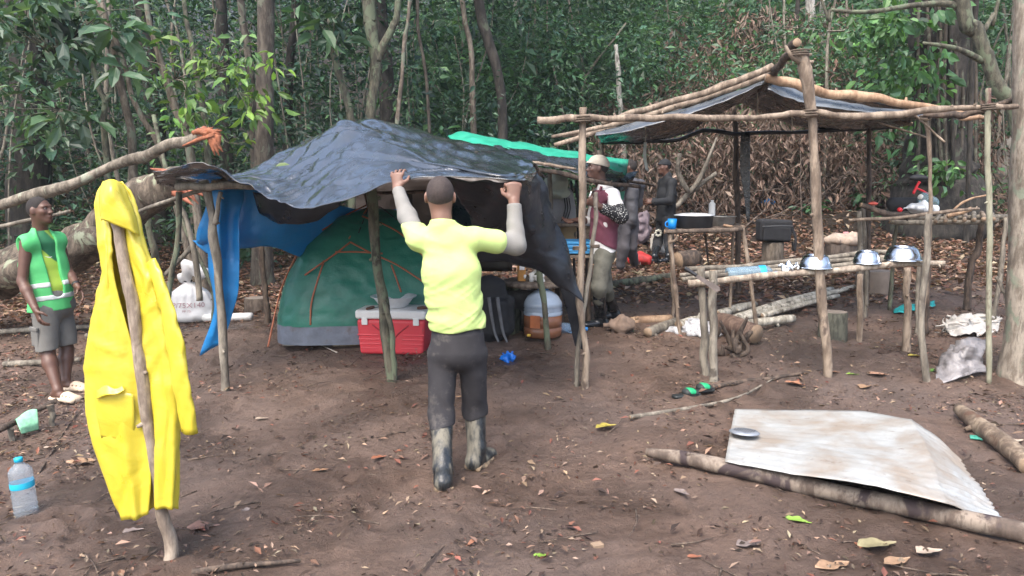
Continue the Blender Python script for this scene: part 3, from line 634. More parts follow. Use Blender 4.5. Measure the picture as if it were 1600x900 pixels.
# thin saplings, lianas and hanging twigs that nobody could count
mb = MB()
for _ in range(170):
    y = random.uniform(10.5, 21); x = random.uniform(-.85, .8)*y
    if y < float(edge(x))+.3 or (2 < x < 8 and random.random() < .55): continue
    b = V(x, y, float(gz(x, y))-.05); ln = V(random.uniform(-.18, .18), random.uniform(-.1, .1), 1); Hh = random.uniform(3, 8); r = random.choice([.012, .016, .02, .028, .04]); w = .12
    tube(mb, [b, b+ln*Hh*.3+RNG.normal(size=3)*w, b+ln*Hh*.65+RNG.normal(size=3)*w*1.6, b+ln*Hh+RNG.normal(size=3)*w*2], [r, r*.9, r*.8, r*.5], 5, 4, .12)
    if random.random() < .5: c = b+ln*Hh*random.uniform(.3, .7); tube(mb, [c, c+V(random.uniform(-1, 1), random.uniform(-.4, .2), random.uniform(.1, .8))*.5, c+V(random.uniform(-1, 1), random.uniform(-.4, .2), random.uniform(-.3, 1))*1.1], [r*.5, r*.4, r*.2], 4, 3, .1)
tag(mb.obj('thin_saplings', bark('sapling_pale', (.13, .11, .085), (.27, .24, .19), (.20, .22, .16), 6)), 'tangle of thin pale saplings and lianas in the forest', None, None, 'stuff')
# young plants
def plant(px, py, n, L, label, pal, h=.35):
    b = G(px, py); o = thing('young_plant', label, 'plant', b, 'young green plants'); mb = MB(); l2 = LB(); c = []
    for k in range(n):
        e = b + V(random.uniform(-.2, .2), random.uniform(-.15, .15), h*random.uniform(.5, 1.1)); tube(mb, [b, (b+e)/2+V(0, 0, .05), e], [.006, .005, .003], 5, 3); c.append(e)
    clumps(l2, np.array(c), 6, L*.6, L, .5, pal, .4, True, .5, .15); mb.obj('stem', B['green'], o); l2.obj('foliage', LEAF, o)
for a in [(115, 395, 7, .17, 'broad-leaved green plant under the fallen trunk beside the man in the green vest', BRIGHT[2:3]+GREENS, .55), (390, 405, 5, .3, 'drooping green plant seen under the blue tarp', BRIGHT[2:3]+GREENS, .5), (1130, 262, 6, .2, 'green sprig amid the dead brown brush', HILLG, .4),
          (1350, 330, 6, .2, 'low green plant on the litter right of the black bag', HILLG, .3), (1545, 300, 7, .2, 'leafy green plant in front of the boulder', GREENS, .4), (1262, 335, 6, .16, 'low green plant on the litter right behind the black bag', HILLG, .22), (20, 430, 8, .16, 'dark green plants behind the man in the green vest', GREENS, .5)]: plant(*a)
# ================================================================== CAMP: shelters, tarps, tables
CUT = simple('cut_wood', (.25, .175, .115), .8, .2, 30, .2)
POLE = [bark('pole_tan', (.16, .118, .085), (.30, .235, .175), (.085, .06, .045), 4, .5, .8, .60), CUT]
POLEG = [bark('pole_grey', (.13, .112, .088), (.25, .22, .175), (.085, .07, .055), 4, .5, .85, .60), CUT]
POLED = [bark('pole_dark', (.05, .036, .028), (.12, .085, .062), None, 6, .5), CUT]
POLEP = [bark('pole_peeled', (.28, .17, .10), (.40, .27, .17), (.13, .065, .045), 4, .25, .7, .60), CUT]
BLACKP = [simple('black_wrap', (.016, .016, .018), .5, .3, 10), CUT]
def pole(name, pxs, parent, mats=POLE, ground=False, seg=8, wob=.09, knots=2, label=None, flat=None):
    """pxs: (px, py, Y, width px) from top to bottom"""
    pts = [P(q[0], q[1], q[2]) for q in pxs]; rad = [q[3]*q[2]/FPX/2*.82 for q in pxs]
    if ground:
        b = pts[-1].copy(); b[2] = float(gz(b[0], b[1])) - .06; pts.append(b) if pts[-1][2]-b[2] > .09 else pts.__setitem__(-1, b)
        if len(rad) < len(pts): rad.append(rad[-1]*1.1)
    rm_ = float(np.mean(rad)); pts = list(catmull(pts, 3)); pts = [p_ if i_ in (0, len(pts)-1) else p_ + RNG.normal(size=3)*rm_*.16 for i_, p_ in enumerate(pts)]
    rad = [float(np.interp(i_/(len(pts)-1), np.linspace(0, 1, len(rad)), rad))*(1+.07*RNG.normal()) for i_ in range(len(pts))]
    o = tube_obj(name, pts, rad, mats, parent, seg, 3, wob, knots, flat)
    if label: o['label'] = label
    return o
def plastic(name, c, c2, rough=.25, bump=.5, scale=9, trans=0.0, dust_glint=None, spec=.9, coat=0.0):
    if name in MATS: return MATS[name]
    t = NT(name); cc = t.ramp(t.noise(3.5, 5), [(.35, c), (.7, c2)])
    if dust_glint: cc = t.mix(t.ramp(t.noise(5, 6, .7), [(.56, 0.0), (.75, .7)]), cc, dust_glint)
    t.col(cc); t.rough(t.ramp(t.noise(7, 4), [(.35, rough*.75), (.7, rough*1.5)])); t.b.inputs['Specular IOR Level'].default_value = spec; t.b.inputs['Coat Weight'].default_value = coat; t.b.inputs['Coat Roughness'].default_value = .1
    b1 = t.bump(t.noise(scale, 5, .6, (1.0, .6, 1.4), dist=1.2), bump, .035); t.bump(t.noise(scale*4, 4, .6, dist=.8), bump*.5, .01, b1)
    if trans:
        tr = t.n.new('ShaderNodeBsdfTranslucent'); mx = t.n.new('ShaderNodeMixShader'); mx.inputs[0].default_value = trans; t.link(cc, tr.inputs[0])
        t.link(t.b.outputs[0], mx.inputs[1]); t.link(tr.outputs[0], mx.inputs[2]); t.link(mx.outputs[0], t.out.inputs[0])
    MATS[name] = t.m; return t.m
BLK = plastic('black_tarp', (.014, .017, .022), (.030, .037, .048), .22, .22, 4, 0, (.055, .060, .068), 1.0, 1.0)  # pale dusty patches also paint highlights into the tarp colour
FLAP = plastic('black_flap', (.009, .011, .015), (.020, .024, .032), .34, .2, 5, 0, None, .45)
BLK2 = plastic('black_roof_tarp', (.010, .011, .013), (.028, .030, .034), .24, .4, 8)
BLUE = plastic('blue_tarp', (.010, .22, .56), (.014, .29, .68), .42, .35, 6, .25)
GRN = plastic('green_tarp', (.015, .33, .20), (.02, .42, .26), .45, .3, 6, .2)
BRN = plastic('brown_sheet', (.030, .019, .014), (.055, .035, .025), .5, .3, 6, .1)

# ---- tent shelter frame (left)
fr = thing('tent_shelter', 'rough pole frame of the shelter over the green tent', 'shelter', G(480, 590))
pole('post', [(318, 282, 5.9, 18), (332, 340, 5.9, 17), (342, 450, 5.9, 17), (352, 596, 5.9, 16)], fr, POLEG, True)
pole('post', [(345, 300, 5.88, 9), (336, 350, 5.88, 12)], fr, POLEG, label='short prong of the forked left post')
pole('post', [(578, 285, 5.9, 22), (586, 390, 5.9, 19), (598, 480, 5.9, 22), (613, 596, 5.9, 19)], fr, [B['green'], CUT], True, knots=4)
pole('post', [(600, 470, 5.86, 9), (612, 520, 5.86, 12), (616, 594, 5.86, 11)], fr, [B['green'], CUT], True)
pole('post', [(492, 305, 7.9, 11), (494, 380, 7.9, 11), (496, 470, 7.9, 12)], fr, POLEG, True)
pole('post', [(404, 330, 8.2, 11), (409, 400, 8.2, 12), (416, 468, 8.2, 12)], fr, POLED, True)
pole('post', [(640, 300, 8.2, 12), (642, 470, 8.2, 12)], fr, POLED, True); pole('post', [(842, 418, 6.7, 12), (850, 480, 6.7, 12), (857, 570, 6.7, 12)], fr, [B['green'], CUT], True)
pole('beam', [(276, 293, 5.84, 17), (330, 290, 5.84, 16), (384, 290, 5.9, 14), (470, 300, 6.1, 13), (580, 296, 6.2, 13)], fr, POLEG)
pole('beam', [(334, 286, 5.95, 12), (420, 270, 6.8, 12), (490, 262, 7.9, 12)], fr, POLEG)
pole('rail', [(560, 302, 6.0, 7), (650, 300, 6.0, 7), (760, 300, 6.0, 6)], fr, POLED)
pole('ridge_pole', [(538, 196, 6.25, 8), (690, 232, 7.0, 10), (770, 252, 7.6, 10)], fr, POLED)
pole('post', [(538, 196, 6.3, 9), (560, 260, 7.0, 10), (600, 420, 8.4, 10)], fr, POLED, True)
pole('brace', [(280, 300, 6.3, 11), (276, 390, 6.3, 11), (262, 470, 6.3, 11)], fr, [B['green'], CUT], True)

# ---- the big black tarp being raised
tp = thing('black_tarp', 'large glossy black plastic tarp being lifted over the tent by the man in yellow', 'tarp', P(560, 300, 5.8))
ctrl = PX([
 [(250, 285, 6.6), (340, 292, 7.0), (405, 288, 7.4), (470, 275, 7.8), (560, 262, 8.2), (650, 262, 8.3), (735, 265, 8.3), (805, 272, 7.8), (856, 276, 7.2)],
 [(245, 280, 6.2), (335, 281, 6.4), (400, 262, 6.6), (462, 226, 6.6), (540, 193, 6.4), (625, 197, 6.6), (705, 215, 6.7), (785, 240, 6.4), (835, 255, 5.9)],
 [(242, 275, 5.9), (332, 274, 6.0), (392, 272, 6.1), (452, 262, 6.0), (538, 218, 5.75), (624, 226, 5.3), (706, 252, 4.98), (790, 271, 4.72), (838, 262, 5.4)],
 [(240, 270, 5.7), (330, 262, 5.7), (386, 278, 5.8), (446, 291, 5.6), (526, 266, 5.3), (618, 253, 5.0), (706, 265, 4.78), (798, 276, 4.60), (838, 268, 5.1)],
 [(238, 264, 5.5), (323, 249, 5.5), (380, 283, 5.5), (452, 320, 5.2), (514, 318, 4.95), (617, 278, 4.74), (708, 277, 4.62), (803, 281, 4.5), (834, 283, 4.85)]])
CRS = [(RNG.uniform(0, 1), RNG.uniform(0, 1), RNG.uniform(-.5, .5), RNG.uniform(.10, .38), RNG.uniform(.008, .022)*(1 if RNG.uniform() < .7 else -1), RNG.uniform(.008, .02)) for _ in range(70)]
def creases(h, w, k0=0, k1=70, asp=2.2):
    u = np.linspace(0, 1, w)[None]*asp; v = np.linspace(0, 1, h)[:, None]; d = np.zeros((h, w))
    for (cu, cv, a, L, am, wd) in CRS[k0:k1]:
        du, dv = u-cu*asp, v-cv; s = du*cos(a)+dv*sin(a); t_ = -du*sin(a)+dv*cos(a); d = d + am*np.clip(1-np.abs(t_)/wd/1.6, 0, 1)*np.clip(1-(s/L)**2, 0, 1)
    return d
def tarpfine(g, nn):
    h, w = g.shape[:2]; x, y, z = g[..., 0], g[..., 1], g[..., 2]
    s = np.sin(x*11 + y*7 + 2.5*vnoise(x*2.2, y*2.2, z*2, 4)); r = 1-np.abs(vnoise(x*3.2+y*1.2, y*2.2-x*.8, z*2, 14))*2; r2 = 1-np.abs(vnoise(x*8, y*5, z*5, 15))*2
    lft = np.clip((-.6-x)/1.0, 0, 1)
    return g + nn*(creases(h, w)*1.2 + .004*s + .024*(1-np.abs(vnoise(x*2.6+y*1.9, y*.8-x*.9, 0, 14))*2) + .006*(1-np.abs(vnoise(x*7+y*5, y*2-x*2.5, z*3, 15))*2)*(1+lft) + .002*(1-np.abs(vnoise(x*15, y*11, z*9, 16))*2) + .014*lft*(1-2*np.abs(vnoise(x*5-y*9, y*3+x*2, 0, 5))))[..., None]
sheet_obj('sheet', ctrl, BLK, tp, 18, 0, 1, 0, .004, tarpfine)
def flapfine(g, nn):
    x, y, z = g[..., 0], g[..., 1], g[..., 2]; u = x*1.0 - z*.35
    return g + nn*(creases(*g.shape[:2], 0, 40, 1.0)*.6 + .010*np.sin(u*22+2*vnoise(x*3, y*3, z*3, 6)) + .012*(1-np.abs(vnoise(u*9, y*3, z*3, 7))*2))[..., None]
sheet_obj('side_flap', PX([
 [(690, 278, 4.86), (760, 284, 4.80), (806, 284, 4.62), (832, 262, 5.42), (838, 259, 5.6)],
 [(722, 318, 5.1), (772, 330, 5.06), (822, 335, 4.98), (850, 318, 5.4), (862, 318, 5.55)],
 [(742, 372, 5.35), (798, 386, 5.28), (842, 395, 5.22), (876, 392, 5.4), (886, 385, 5.5)],
 [(748, 410, 5.45), (812, 414, 5.42), (862, 440, 5.42), (898, 462, 5.45), (913, 474, 5.48)]]), FLAP, tp, 12, 0, 1, 0, .004, flapfine)
sheet_obj('tail', PX([[(868, 430, 5.75), (890, 440, 5.75), (912, 465, 5.75)], [(884, 480, 5.78), (895, 490, 5.78), (914, 500, 5.78)], [(898, 540, 5.8), (906, 545, 5.8), (916, 548, 5.8)]]), FLAP, tp, 8, .01, 8, 3, .004)
sheet_obj('lower_fold', PX([[(395, 300, 6.5), (430, 305, 6.3), (480, 300, 6.2), (540, 295, 6.2)], [(405, 332, 6.5), (440, 335, 6.35), (485, 335, 6.25), (530, 322, 6.2)], [(412, 340, 6.6), (445, 350, 6.4), (490, 348, 6.3), (512, 335, 6.25)]]), FLAP, tp, 8, .015, 6, 5, .004)
# leaves fallen on the tarp
tag(mesh_obj('green_leaf', *[a for a in leaf_arrays(np.array([P(432, 268, 5.88)+V(0, -.02, .04)]), np.array([[1., .1, .12]]), np.array([[0, -.6, .8]]), [.11], [.05], np.array([[.1, .2, .05]]), True)[:2]], simple('leaf_olive', (.08, .12, .03), .5, .3)), 'olive green leaf lying on the left slope of the black tarp', 'leaf')
# rear wall of the tent shelter
rw = sheet_obj('brown_sheet', PX([[(556, 275, 8.5), (600, 276, 8.5), (660, 276, 8.5), (740, 278, 8.5), (800, 280, 8.4)], [(556, 340, 8.6), (604, 340, 8.5), (660, 342, 8.6), (740, 345, 8.5), (800, 345, 8.4)], [(556, 420, 8.6), (604, 424, 8.5), (664, 424, 8.6), (740, 424, 8.5), (800, 424, 8.4)]]), BRN, None, 10, .02, 4, 8, .004)
tag(rw, 'dark brown sheet hanging as rear wall behind the tent', 'sheet')
dk = sheet_obj('dark_tarp', PX([[(690, 285, 7.6), (760, 288, 7.5), (830, 290, 7.4)], [(705, 340, 7.8), (770, 345, 7.7), (835, 350, 7.6)], [(715, 392, 7.9), (780, 392, 7.8), (838, 394, 7.7)]]), plastic('blueblack_tarp', (.012, .018, .03), (.02, .035, .06), .35, .4, 6), None, 8, .03, 4, 18, .004)
tag(dk, 'blue-black tarp hanging inside the shelter behind the man in yellow', 'tarp')

# ---- blue tarp
bl = thing('blue_tarp', 'bright blue tarp hanging behind the left shelter post', 'tarp', G(345, 556))
def foldfine(a, b, s):
    def f(g, nn):
        x, y, z = g[..., 0], g[..., 1], g[..., 2]
        return g + nn*(a*np.sin(x*b + 1.5*vnoise(x*3, y*3, z*2, s)) + a*.9*(1-np.abs(vnoise(x*4, y*4, z*4, s+1))*2))[..., None]
    return f
sheet_obj('drop', PX([[(330, 296, 6.35), (345, 297, 6.2), (362, 296, 6.3), (384, 296, 6.5)], [(325, 350, 6.35), (342, 350, 6.2), (358, 350, 6.32), (374, 345, 6.3)], [(322, 420, 6.35), (340, 420, 6.22), (358, 420, 6.3), (374, 400, 6.3)], [(332, 480, 6.35), (343, 480, 6.25), (358, 480, 6.32), (370, 465, 6.32)], [(312, 556, 6.4), (325, 549, 6.4), (338, 542, 6.4), (350, 532, 6.4)]]), BLUE, bl, 9, 0, 1, 0, .004, foldfine(.012, 26, 3))
sheet_obj('canopy', PX([[(322, 300, 6.55), (380, 296, 6.55), (430, 300, 6.6), (490, 312, 7.0), (560, 326, 7.6), (640, 330, 7.9)], [(320, 330, 6.6), (380, 330, 6.5), (430, 335, 6.6), (490, 345, 7.0), (560, 350, 7.7), (640, 352, 8.0)], [(306, 374, 6.7), (375, 362, 6.5), (425, 362, 6.6), (490, 372, 7.1), (560, 372, 7.8), (640, 380, 8.1)], [(318, 388, 6.8), (375, 388, 6.6), (425, 386, 6.7), (482, 404, 7.2), (560, 390, 7.9), (640, 420, 8.2)]]), BLUE, bl, 9, 0, 1, 0, .004, foldfine(.022, 9, 5))
sheet_obj('loose_corner', PX([[(318, 346, 6.8), (330, 350, 6.7), (345, 352, 6.6)], [(310, 372, 6.85), (322, 378, 6.75), (345, 385, 6.6)], [(300, 376, 6.9), (318, 392, 6.8), (345, 410, 6.6)]]), BLUE, bl, 6, .01, 6, 7, .004)

# ---- second shelter behind with green tarp
s2 = thing('back_shelter', 'low rear shelter roofed with black and green plastic', 'shelter', G(880, 470))
sheet_obj('green_roof', PX([[(700, 214, 9.6), (730, 207, 9.6), (800, 220, 9.6), (900, 237, 9.6), (982, 250, 9.6)], [(720, 226, 8.9), (760, 221, 8.9), (820, 232, 8.9), (900, 246, 8.9), (980, 262, 8.9)], [(730, 238, 8.6), (770, 230, 8.6), (830, 240, 8.6), (905, 253, 8.6), (978, 272, 8.6)]]), GRN, s2, 8, .02, 5, 11, .004)
sheet_obj('black_roof', PX([[(745, 226, 8.8), (790, 229, 8.8), (850, 240, 8.8), (910, 250, 8.8), (972, 268, 8.8)], [(780, 240, 8.0), (830, 244, 8.0), (870, 252, 8.0), (915, 263, 8.0), (975, 275, 8.0)], [(810, 250, 7.3), (850, 256, 7.3), (880, 266, 7.3), (920, 278, 7.3), (965, 284, 7.4)]]), BLK2, s2, 9, .035, 5, 12, .004)
sheet_obj('black_corner', PX([[(955, 262, 8.7), (975, 268, 8.7), (996, 268, 8.8)], [(952, 280, 8.4), (972, 284, 8.4), (992, 276, 8.6)], [(950, 296, 8.3), (968, 300, 8.3), (978, 296, 8.5)]]), BLK2, s2, 7, .03, 6, 13, .004)
sheet_obj('green_corner', PX([[(966, 256, 8.9), (980, 264, 8.9)], [(964, 290, 8.9), (978, 290, 8.9)], [(962, 318, 8.9), (974, 312, 8.9)]]), GRN, s2, 7, .01, 6, 14, .004)
pole('beam', [(828, 263, 7.15, 10), (870, 270, 7.15, 10), (930, 284, 7.2, 9), (1000, 292, 7.4, 7)], s2, POLED)
pole('beam', [(832, 254, 7.1, 6), (860, 258, 7.1, 7), (900, 264, 7.1, 4)], s2, POLE)
pole('beam', [(975, 280, 9.2, 6), (1022, 290, 9.4, 5)], s2, POLED)
pole('post', [(858, 268, 7.9, 9), (860, 350, 7.9, 9), (858, 450, 7.9, 9)], s2, POLEG, True)
pole('post', [(935, 235, 9.3, 7), (938, 330, 9.3, 8), (940, 440, 9.3, 8)], s2, POLED, True)
for x in (884, 896, 904): pole('post', [(x-4, 282, 9.2, 6), (x, 340, 9.2, 6), (x+2, 450, 9.2, 6)], s2, BLACKP, True)
pole('post', [(712, 235, 9.4, 8), (716, 460, 9.4, 8)], s2, POLED, True)
pole('rail', [(855, 352, 8.1, 8), (905, 352, 8.1, 8), (940, 354, 8.1, 8)], s2, POLE)

# ---- kitchen shelter (right): gable of poles under black plastic
ks = thing('kitchen_shelter', 'open pole-frame kitchen shelter with black plastic gable roof', 'shelter', G(1100, 600))
pole('post', [(911, 168, 5.62, 14), (910, 260, 5.62, 14), (908, 380, 5.62, 14), (906, 470, 5.62, 13), (914, 540, 5.62, 12), (916, 616, 5.62, 15)], ks, POLE, True, knots=3)
pole('prop', [(931, 300, 5.75, 8), (929, 360, 5.75, 8), (918, 450, 5.75, 8), (910, 500, 5.72, 8), (902, 560, 5.7, 9)], ks, POLEG, True, label='thin knotted prop tied to the left front post')
pole('post', [(1250, 82, 5.95, 24), (1262, 130, 5.95, 21), (1270, 220, 5.95, 17), (1276, 330, 5.95, 18), (1283, 450, 5.95, 18), (1294, 592, 5.95, 18)], ks, POLE, True, 10, knots=4, label='tall forked gable post')
pole('post', [(1226, 72, 5.92, 6), (1234, 84, 5.92, 8), (1252, 98, 5.95, 14)], ks, POLE, knots=0, label='fork of the gable post')
pole('beam', [(840, 188, 5.66, 13), (905, 185, 5.6, 13), (970, 186, 5.6, 13), (1050, 183, 5.66, 12), (1130, 185, 5.75, 12), (1200, 182, 5.85, 12), (1258, 177, 5.9, 13), (1330, 182, 5.9, 12), (1400, 178, 5.9, 12), (1470, 170, 5.9, 12), (1540, 168, 5.9, 10), (1590, 166, 5.95, 9)], ks, POLE, seg=10, knots=6)
pole('ridge_pole', [(1246, 66, 5.95, 17), (1228, 90, 6.25, 16), (1212, 108, 6.7, 15), (1198, 122, 7.1, 14), (1188, 135, 7.5, 13), (1152, 160, 9.1, 11)], ks, POLED, seg=9)
pole('rafter', [(1208, 104, 6.75, 13), (1150, 128, 6.75, 14), (1080, 152, 6.75, 13), (1010, 170, 6.75, 12), (940, 192, 6.75, 10)], ks, POLE, seg=9)
pole('rafter', [(1205, 116, 6.95, 13), (1140, 140, 6.95, 12), (1060, 165, 6.95, 11), (980, 190, 6.95, 10), (862, 214, 6.95, 7)], ks, POLE, seg=9)
pole('rafter', [(1060, 172, 7.4, 9), (960, 198, 7.4, 9), (866, 227, 7.4, 8)], ks, POLE); pole('rafter', [(1000, 190, 7.9, 8), (930, 205, 7.9, 8), (880, 212, 7.9, 8)], ks, POLE)
pole('rafter', [(1196, 122, 6.85, 15), (1250, 135, 6.8, 18), (1290, 146, 6.8, 18), (1350, 152, 6.8, 18), (1420, 163, 6.8, 15), (1480, 172, 6.8, 12), (1512, 178, 6.8, 8)], ks, POLEP, seg=10, label='peeled orange-tan rafter pole')
pole('beam', [(1442, 179, 6.3, 9), (1490, 180, 6.2, 12), (1530, 174, 6.1, 11), (1560, 164, 6.05, 11), (1592, 152, 6.1, 10)], ks, POLED)
pole('rafter', [(1390, 186, 8.4, 9), (1420, 194, 8.2, 8), (1420, 195, 8.2, 8)], ks, POLE, knots=0)
pole('beam', [(1345, 200, 9.0, 8), (1400, 196, 9.0, 8), (1425, 193, 9.0, 6)], ks, POLEP, knots=0); pole('beam', [(1500, 186, 6.6, 7), (1530, 183, 6.6, 8), (1536, 182, 6.6, 8)], ks, POLEP, knots=0)
pole('beam', [(936, 224, 9.0, 7), (1000, 222, 9.0, 7), (1060, 218, 9.0, 8), (1100, 204, 9.0, 8), (1150, 208, 9.0, 8), (1250, 206, 9.0, 7), (1345, 202, 9.0, 8), (1405, 198, 9.0, 7)], ks, BLACKP, seg=7)
pole('post', [(1146, 165, 9.1, 9), (1150, 240, 9.1, 10), (1152, 330, 9.1, 11), (1154, 440, 9.1, 11)], ks, POLED, True)
pole('post', [(940, 214, 9.0, 8), (942, 300, 9.0, 8), (944, 450, 9.0, 8)], ks, POLED, True)
pole('post', [(1357, 200, 9.0, 9), (1357, 280, 9.0, 9), (1355, 450, 9.0, 10)], ks, POLED, True)
pole('post', [(1446, 186, 6.7, 9), (1452, 230, 6.7, 8), (1453, 320, 6.7, 8), (1450, 400, 6.7, 9), (1442, 480, 6.7, 10)], ks, POLE, True)
pole('brace', [(1430, 180, 6.65, 4), (1460, 208, 6.65, 4), (1476, 222, 6.6, 4)], ks, POLE, knots=0); pole('brace', [(1374, 192, 7.2, 4), (1420, 206, 7.1, 4), (1452, 216, 7.0, 3)], ks, POLE, knots=0)
pole('post', [(1544, 138, 5.85, 9), (1543, 220, 5.85, 10), (1545, 330, 5.85, 10), (1546, 450, 5.85, 11), (1545, 610, 5.85, 10)], ks, [bark('pole_banded', (.20, .19, .13), (.30, .29, .21), (.10, .045, .04), 3, .3, .8, .60), CUT], True, knots=4)
LASH = simple('lashing', (.10, .075, .055), .9, .3, 30)
for (x, y, yy, r, L_) in [(911, 187, 5.6, .062, .05), (1264, 178, 5.92, .07, .06), (930, 385, 5.75, .03, .02), (906, 388, 5.65, .05, .03), (1446, 184, 6.65, .05, .04), (1544, 168, 5.86, .05, .05), (1248, 84, 5.95, .08, .05)]:
    c_ = P(x, y, yy); tube_obj('lashing', [c_ + V(r*cos(a), r*.8*sin(a), (a/(2*pi*3)-.5)*L_) for a in np.linspace(0, 6*pi, 25)], [.007]*25, LASH, ks, 5, 1, .1)
# roof sheets hang on the ridge and rafters
rl = lambda *r: PX(r)
sheet_obj('roof_sheet', rl([(1200, 124, 6.98), (1130, 148, 6.98), (1060, 168, 6.98), (990, 188, 6.98), (930, 206, 6.98)], [(1192, 138, 7.6), (1130, 160, 7.6), (1062, 182, 7.7), (995, 200, 7.7), (935, 214, 7.7)], [(1178, 150, 8.3), (1125, 170, 8.4), (1060, 195, 8.4), (1000, 212, 8.4), (938, 220, 8.4)], [(1152, 162, 9.05), (1110, 186, 9.0), (1060, 212, 8.98), (1000, 219, 8.98), (938, 222, 8.98)]), BLK2, ks, 8, .025, 4, 15, .004)
sheet_obj('roof_sheet', rl([(1200, 124, 6.98), (1260, 142, 6.98), (1330, 155, 6.98), (1410, 168, 6.98), (1478, 178, 6.98)], [(1190, 138, 7.6), (1262, 165, 7.6), (1330, 176, 7.6), (1400, 180, 7.6), (1460, 184, 7.6)], [(1176, 150, 8.3), (1245, 182, 8.3), (1320, 192, 8.4), (1380, 192, 8.4), (1430, 190, 8.4)], [(1152, 162, 9.05), (1220, 192, 9.0), (1290, 203, 9.0), (1350, 202, 9.0), (1400, 198, 9.0)]), BLK2, ks, 8, .025, 4, 16, .004)
SLV = plastic('grey_tarp_edge', (.07, .08, .09), (.16, .18, .20), .3, .4, 7)
sheet_obj('front_fold', rl([(1198, 126, 6.96), (1130, 150, 6.96), (1060, 171, 6.96), (990, 191, 6.96), (932, 208, 6.96)], [(1190, 133, 6.72), (1128, 160, 6.74), (1060, 184, 6.74), (995, 201, 6.76), (930, 214, 6.80)]), SLV, ks, 8, .015, 6, 25, .004)
sheet_obj('front_fold', rl([(1204, 127, 6.96), (1260, 146, 6.96), (1330, 160, 6.96), (1410, 172, 6.96), (1470, 179, 6.96)], [(1200, 138, 6.74), (1255, 160, 6.72), (1325, 172, 6.74), (1405, 180, 6.78), (1460, 183, 6.82)]), SLV, ks, 8, .015, 6, 26, .004)
sheet_obj('hanging_strip', PX([[(1158, 206, 8.95), (1165, 206, 8.95), (1172, 206, 8.95)], [(1156, 260, 8.95), (1164, 260, 8.95), (1172, 262, 8.95)], [(1162, 300, 8.95), (1167, 302, 8.95), (1172, 300, 8.95)], [(1167, 346, 8.95), (1169, 348, 8.95), (1171, 346, 8.95)]]), BLK2, ks, 6, .01, 8, 17, .004)
for (x, y0, y1, yy) in [(1183, 140, 182, 7.5), (1008, 195, 222, 7.7), (1237, 182, 205, 7.6)]: tube_obj('cord', [P(x, y0, yy), P(x+1, (y0+y1)/2, yy), P(x, y1, yy)], [.008, .006, .006], simple('cord_pale', (.4, .36, .3), .8), ks, 5)
sheet_obj('plastic_strip', PX([[(1006, 222, 8.95), (1011, 222, 8.95)], [(1005, 245, 8.95), (1010, 245, 8.95)], [(1009, 266, 8.95), (1014, 268, 8.95)]]), simple('clear_plastic', (.5, .55, .55), .2), ks, 5, .008, 9, 3, .003)

# ---- front bench table
ft = thing('front_table', 'long rustic pole table in front of the kitchen shelter', 'table', G(1260, 590))
TY = 6.0
pole('leg', [(1094, 418, 5.98, 13), (1098, 500, 5.96, 15), (1102, 580, 5.95, 17)], ft, POLEG, True, 10); pole('leg', [(1114, 422, 5.86, 14), (1114, 510, 5.84, 16), (1116, 594, 5.82, 18)], ft, POLEG, True, 10)
pole('leg', [(1451, 334, 5.9, 12), (1446, 420, 5.88, 12), (1438, 500, 5.86, 12), (1448, 592, 5.85, 13)], ft, POLEG, True, 9)
pole('leg', [(1418, 418, 6.6, 14), (1417, 480, 6.6, 14), (1416, 546, 6.6, 17)], ft, POLE, True, 9); pole('leg', [(1344, 428, 6.95, 10), (1344, 500, 6.95, 11)], ft, POLE, True, 9)
pole('leg', [(1436, 396, 7.1, 8), (1435, 450, 7.1, 8), (1434, 500, 7.1, 9)], ft, POLEG, True, 8); pole('leg', [(1452, 400, 7.1, 8), (1450, 450, 7.1, 8), (1448, 490, 7.1, 9)], ft, POLED, True, 8)
pole('table_pole', [(1075, 443, 5.94, 14), (1130, 438, 5.94, 13), (1220, 428, 5.96, 12), (1330, 420, 5.98, 13), (1420, 412, 6.0, 14), (1476, 411, 6.0, 9)], ft, [bark('pole_pale', (.24, .19, .145), (.40, .34, .265), (.14, .10, .075), 7, .35, .85, .6), CUT], seg=10, knots=3)
pole('table_pole', [(1066, 437, 6.04, 9), (1130, 430, 6.04, 10), (1230, 422, 6.06, 10), (1340, 412, 6.06, 10), (1440, 404, 6.1, 10)], ft, POLEG, seg=8)
pole('table_pole', [(1062, 430, 6.14, 8), (1140, 424, 6.15, 10), (1240, 414, 6.2, 10), (1350, 404, 6.2, 10), (1436, 398, 6.2, 9)], ft, POLEG, seg=8)
pole('table_pole', [(1072, 421, 6.3, 10), (1160, 416, 6.3, 10), (1260, 406, 6.35, 10), (1350, 396, 6.35, 10), (1430, 392, 6.35, 9)], ft, POLEG, seg=8)
# ---- rear pot table
rt_ = thing('pot_table', 'small pole table carrying the pots in the kitchen shelter', 'table', G(1110, 500))
pole('leg', [(1046, 364, 7.1, 8), (1052, 430, 7.1, 8), (1062, 515, 7.1, 8)], rt_, POLE, True); pole('leg', [(1160, 352, 7.1, 8), (1172, 430, 7.1, 8), (1186, 522, 7.1, 9)], rt_, POLE, True)
pole('leg', [(1050, 362, 7.8, 6), (1050, 430, 7.8, 6), (1052, 485, 7.8, 7)], rt_, POLE, True); pole('leg', [(1146, 356, 7.8, 6), (1143, 430, 7.8, 6), (1141, 478, 7.8, 6)], rt_, POLE, True); pole('leg', [(1100, 362, 7.8, 4), (1106, 400, 7.8, 4), (1110, 470, 7.8, 4)], rt_, POLED, True)
pole('branch_stub', [(1046, 378, 7.06, 6), (1054, 376, 7.04, 6), (1060, 368, 7.02, 5)], rt_, POLE, knots=0)
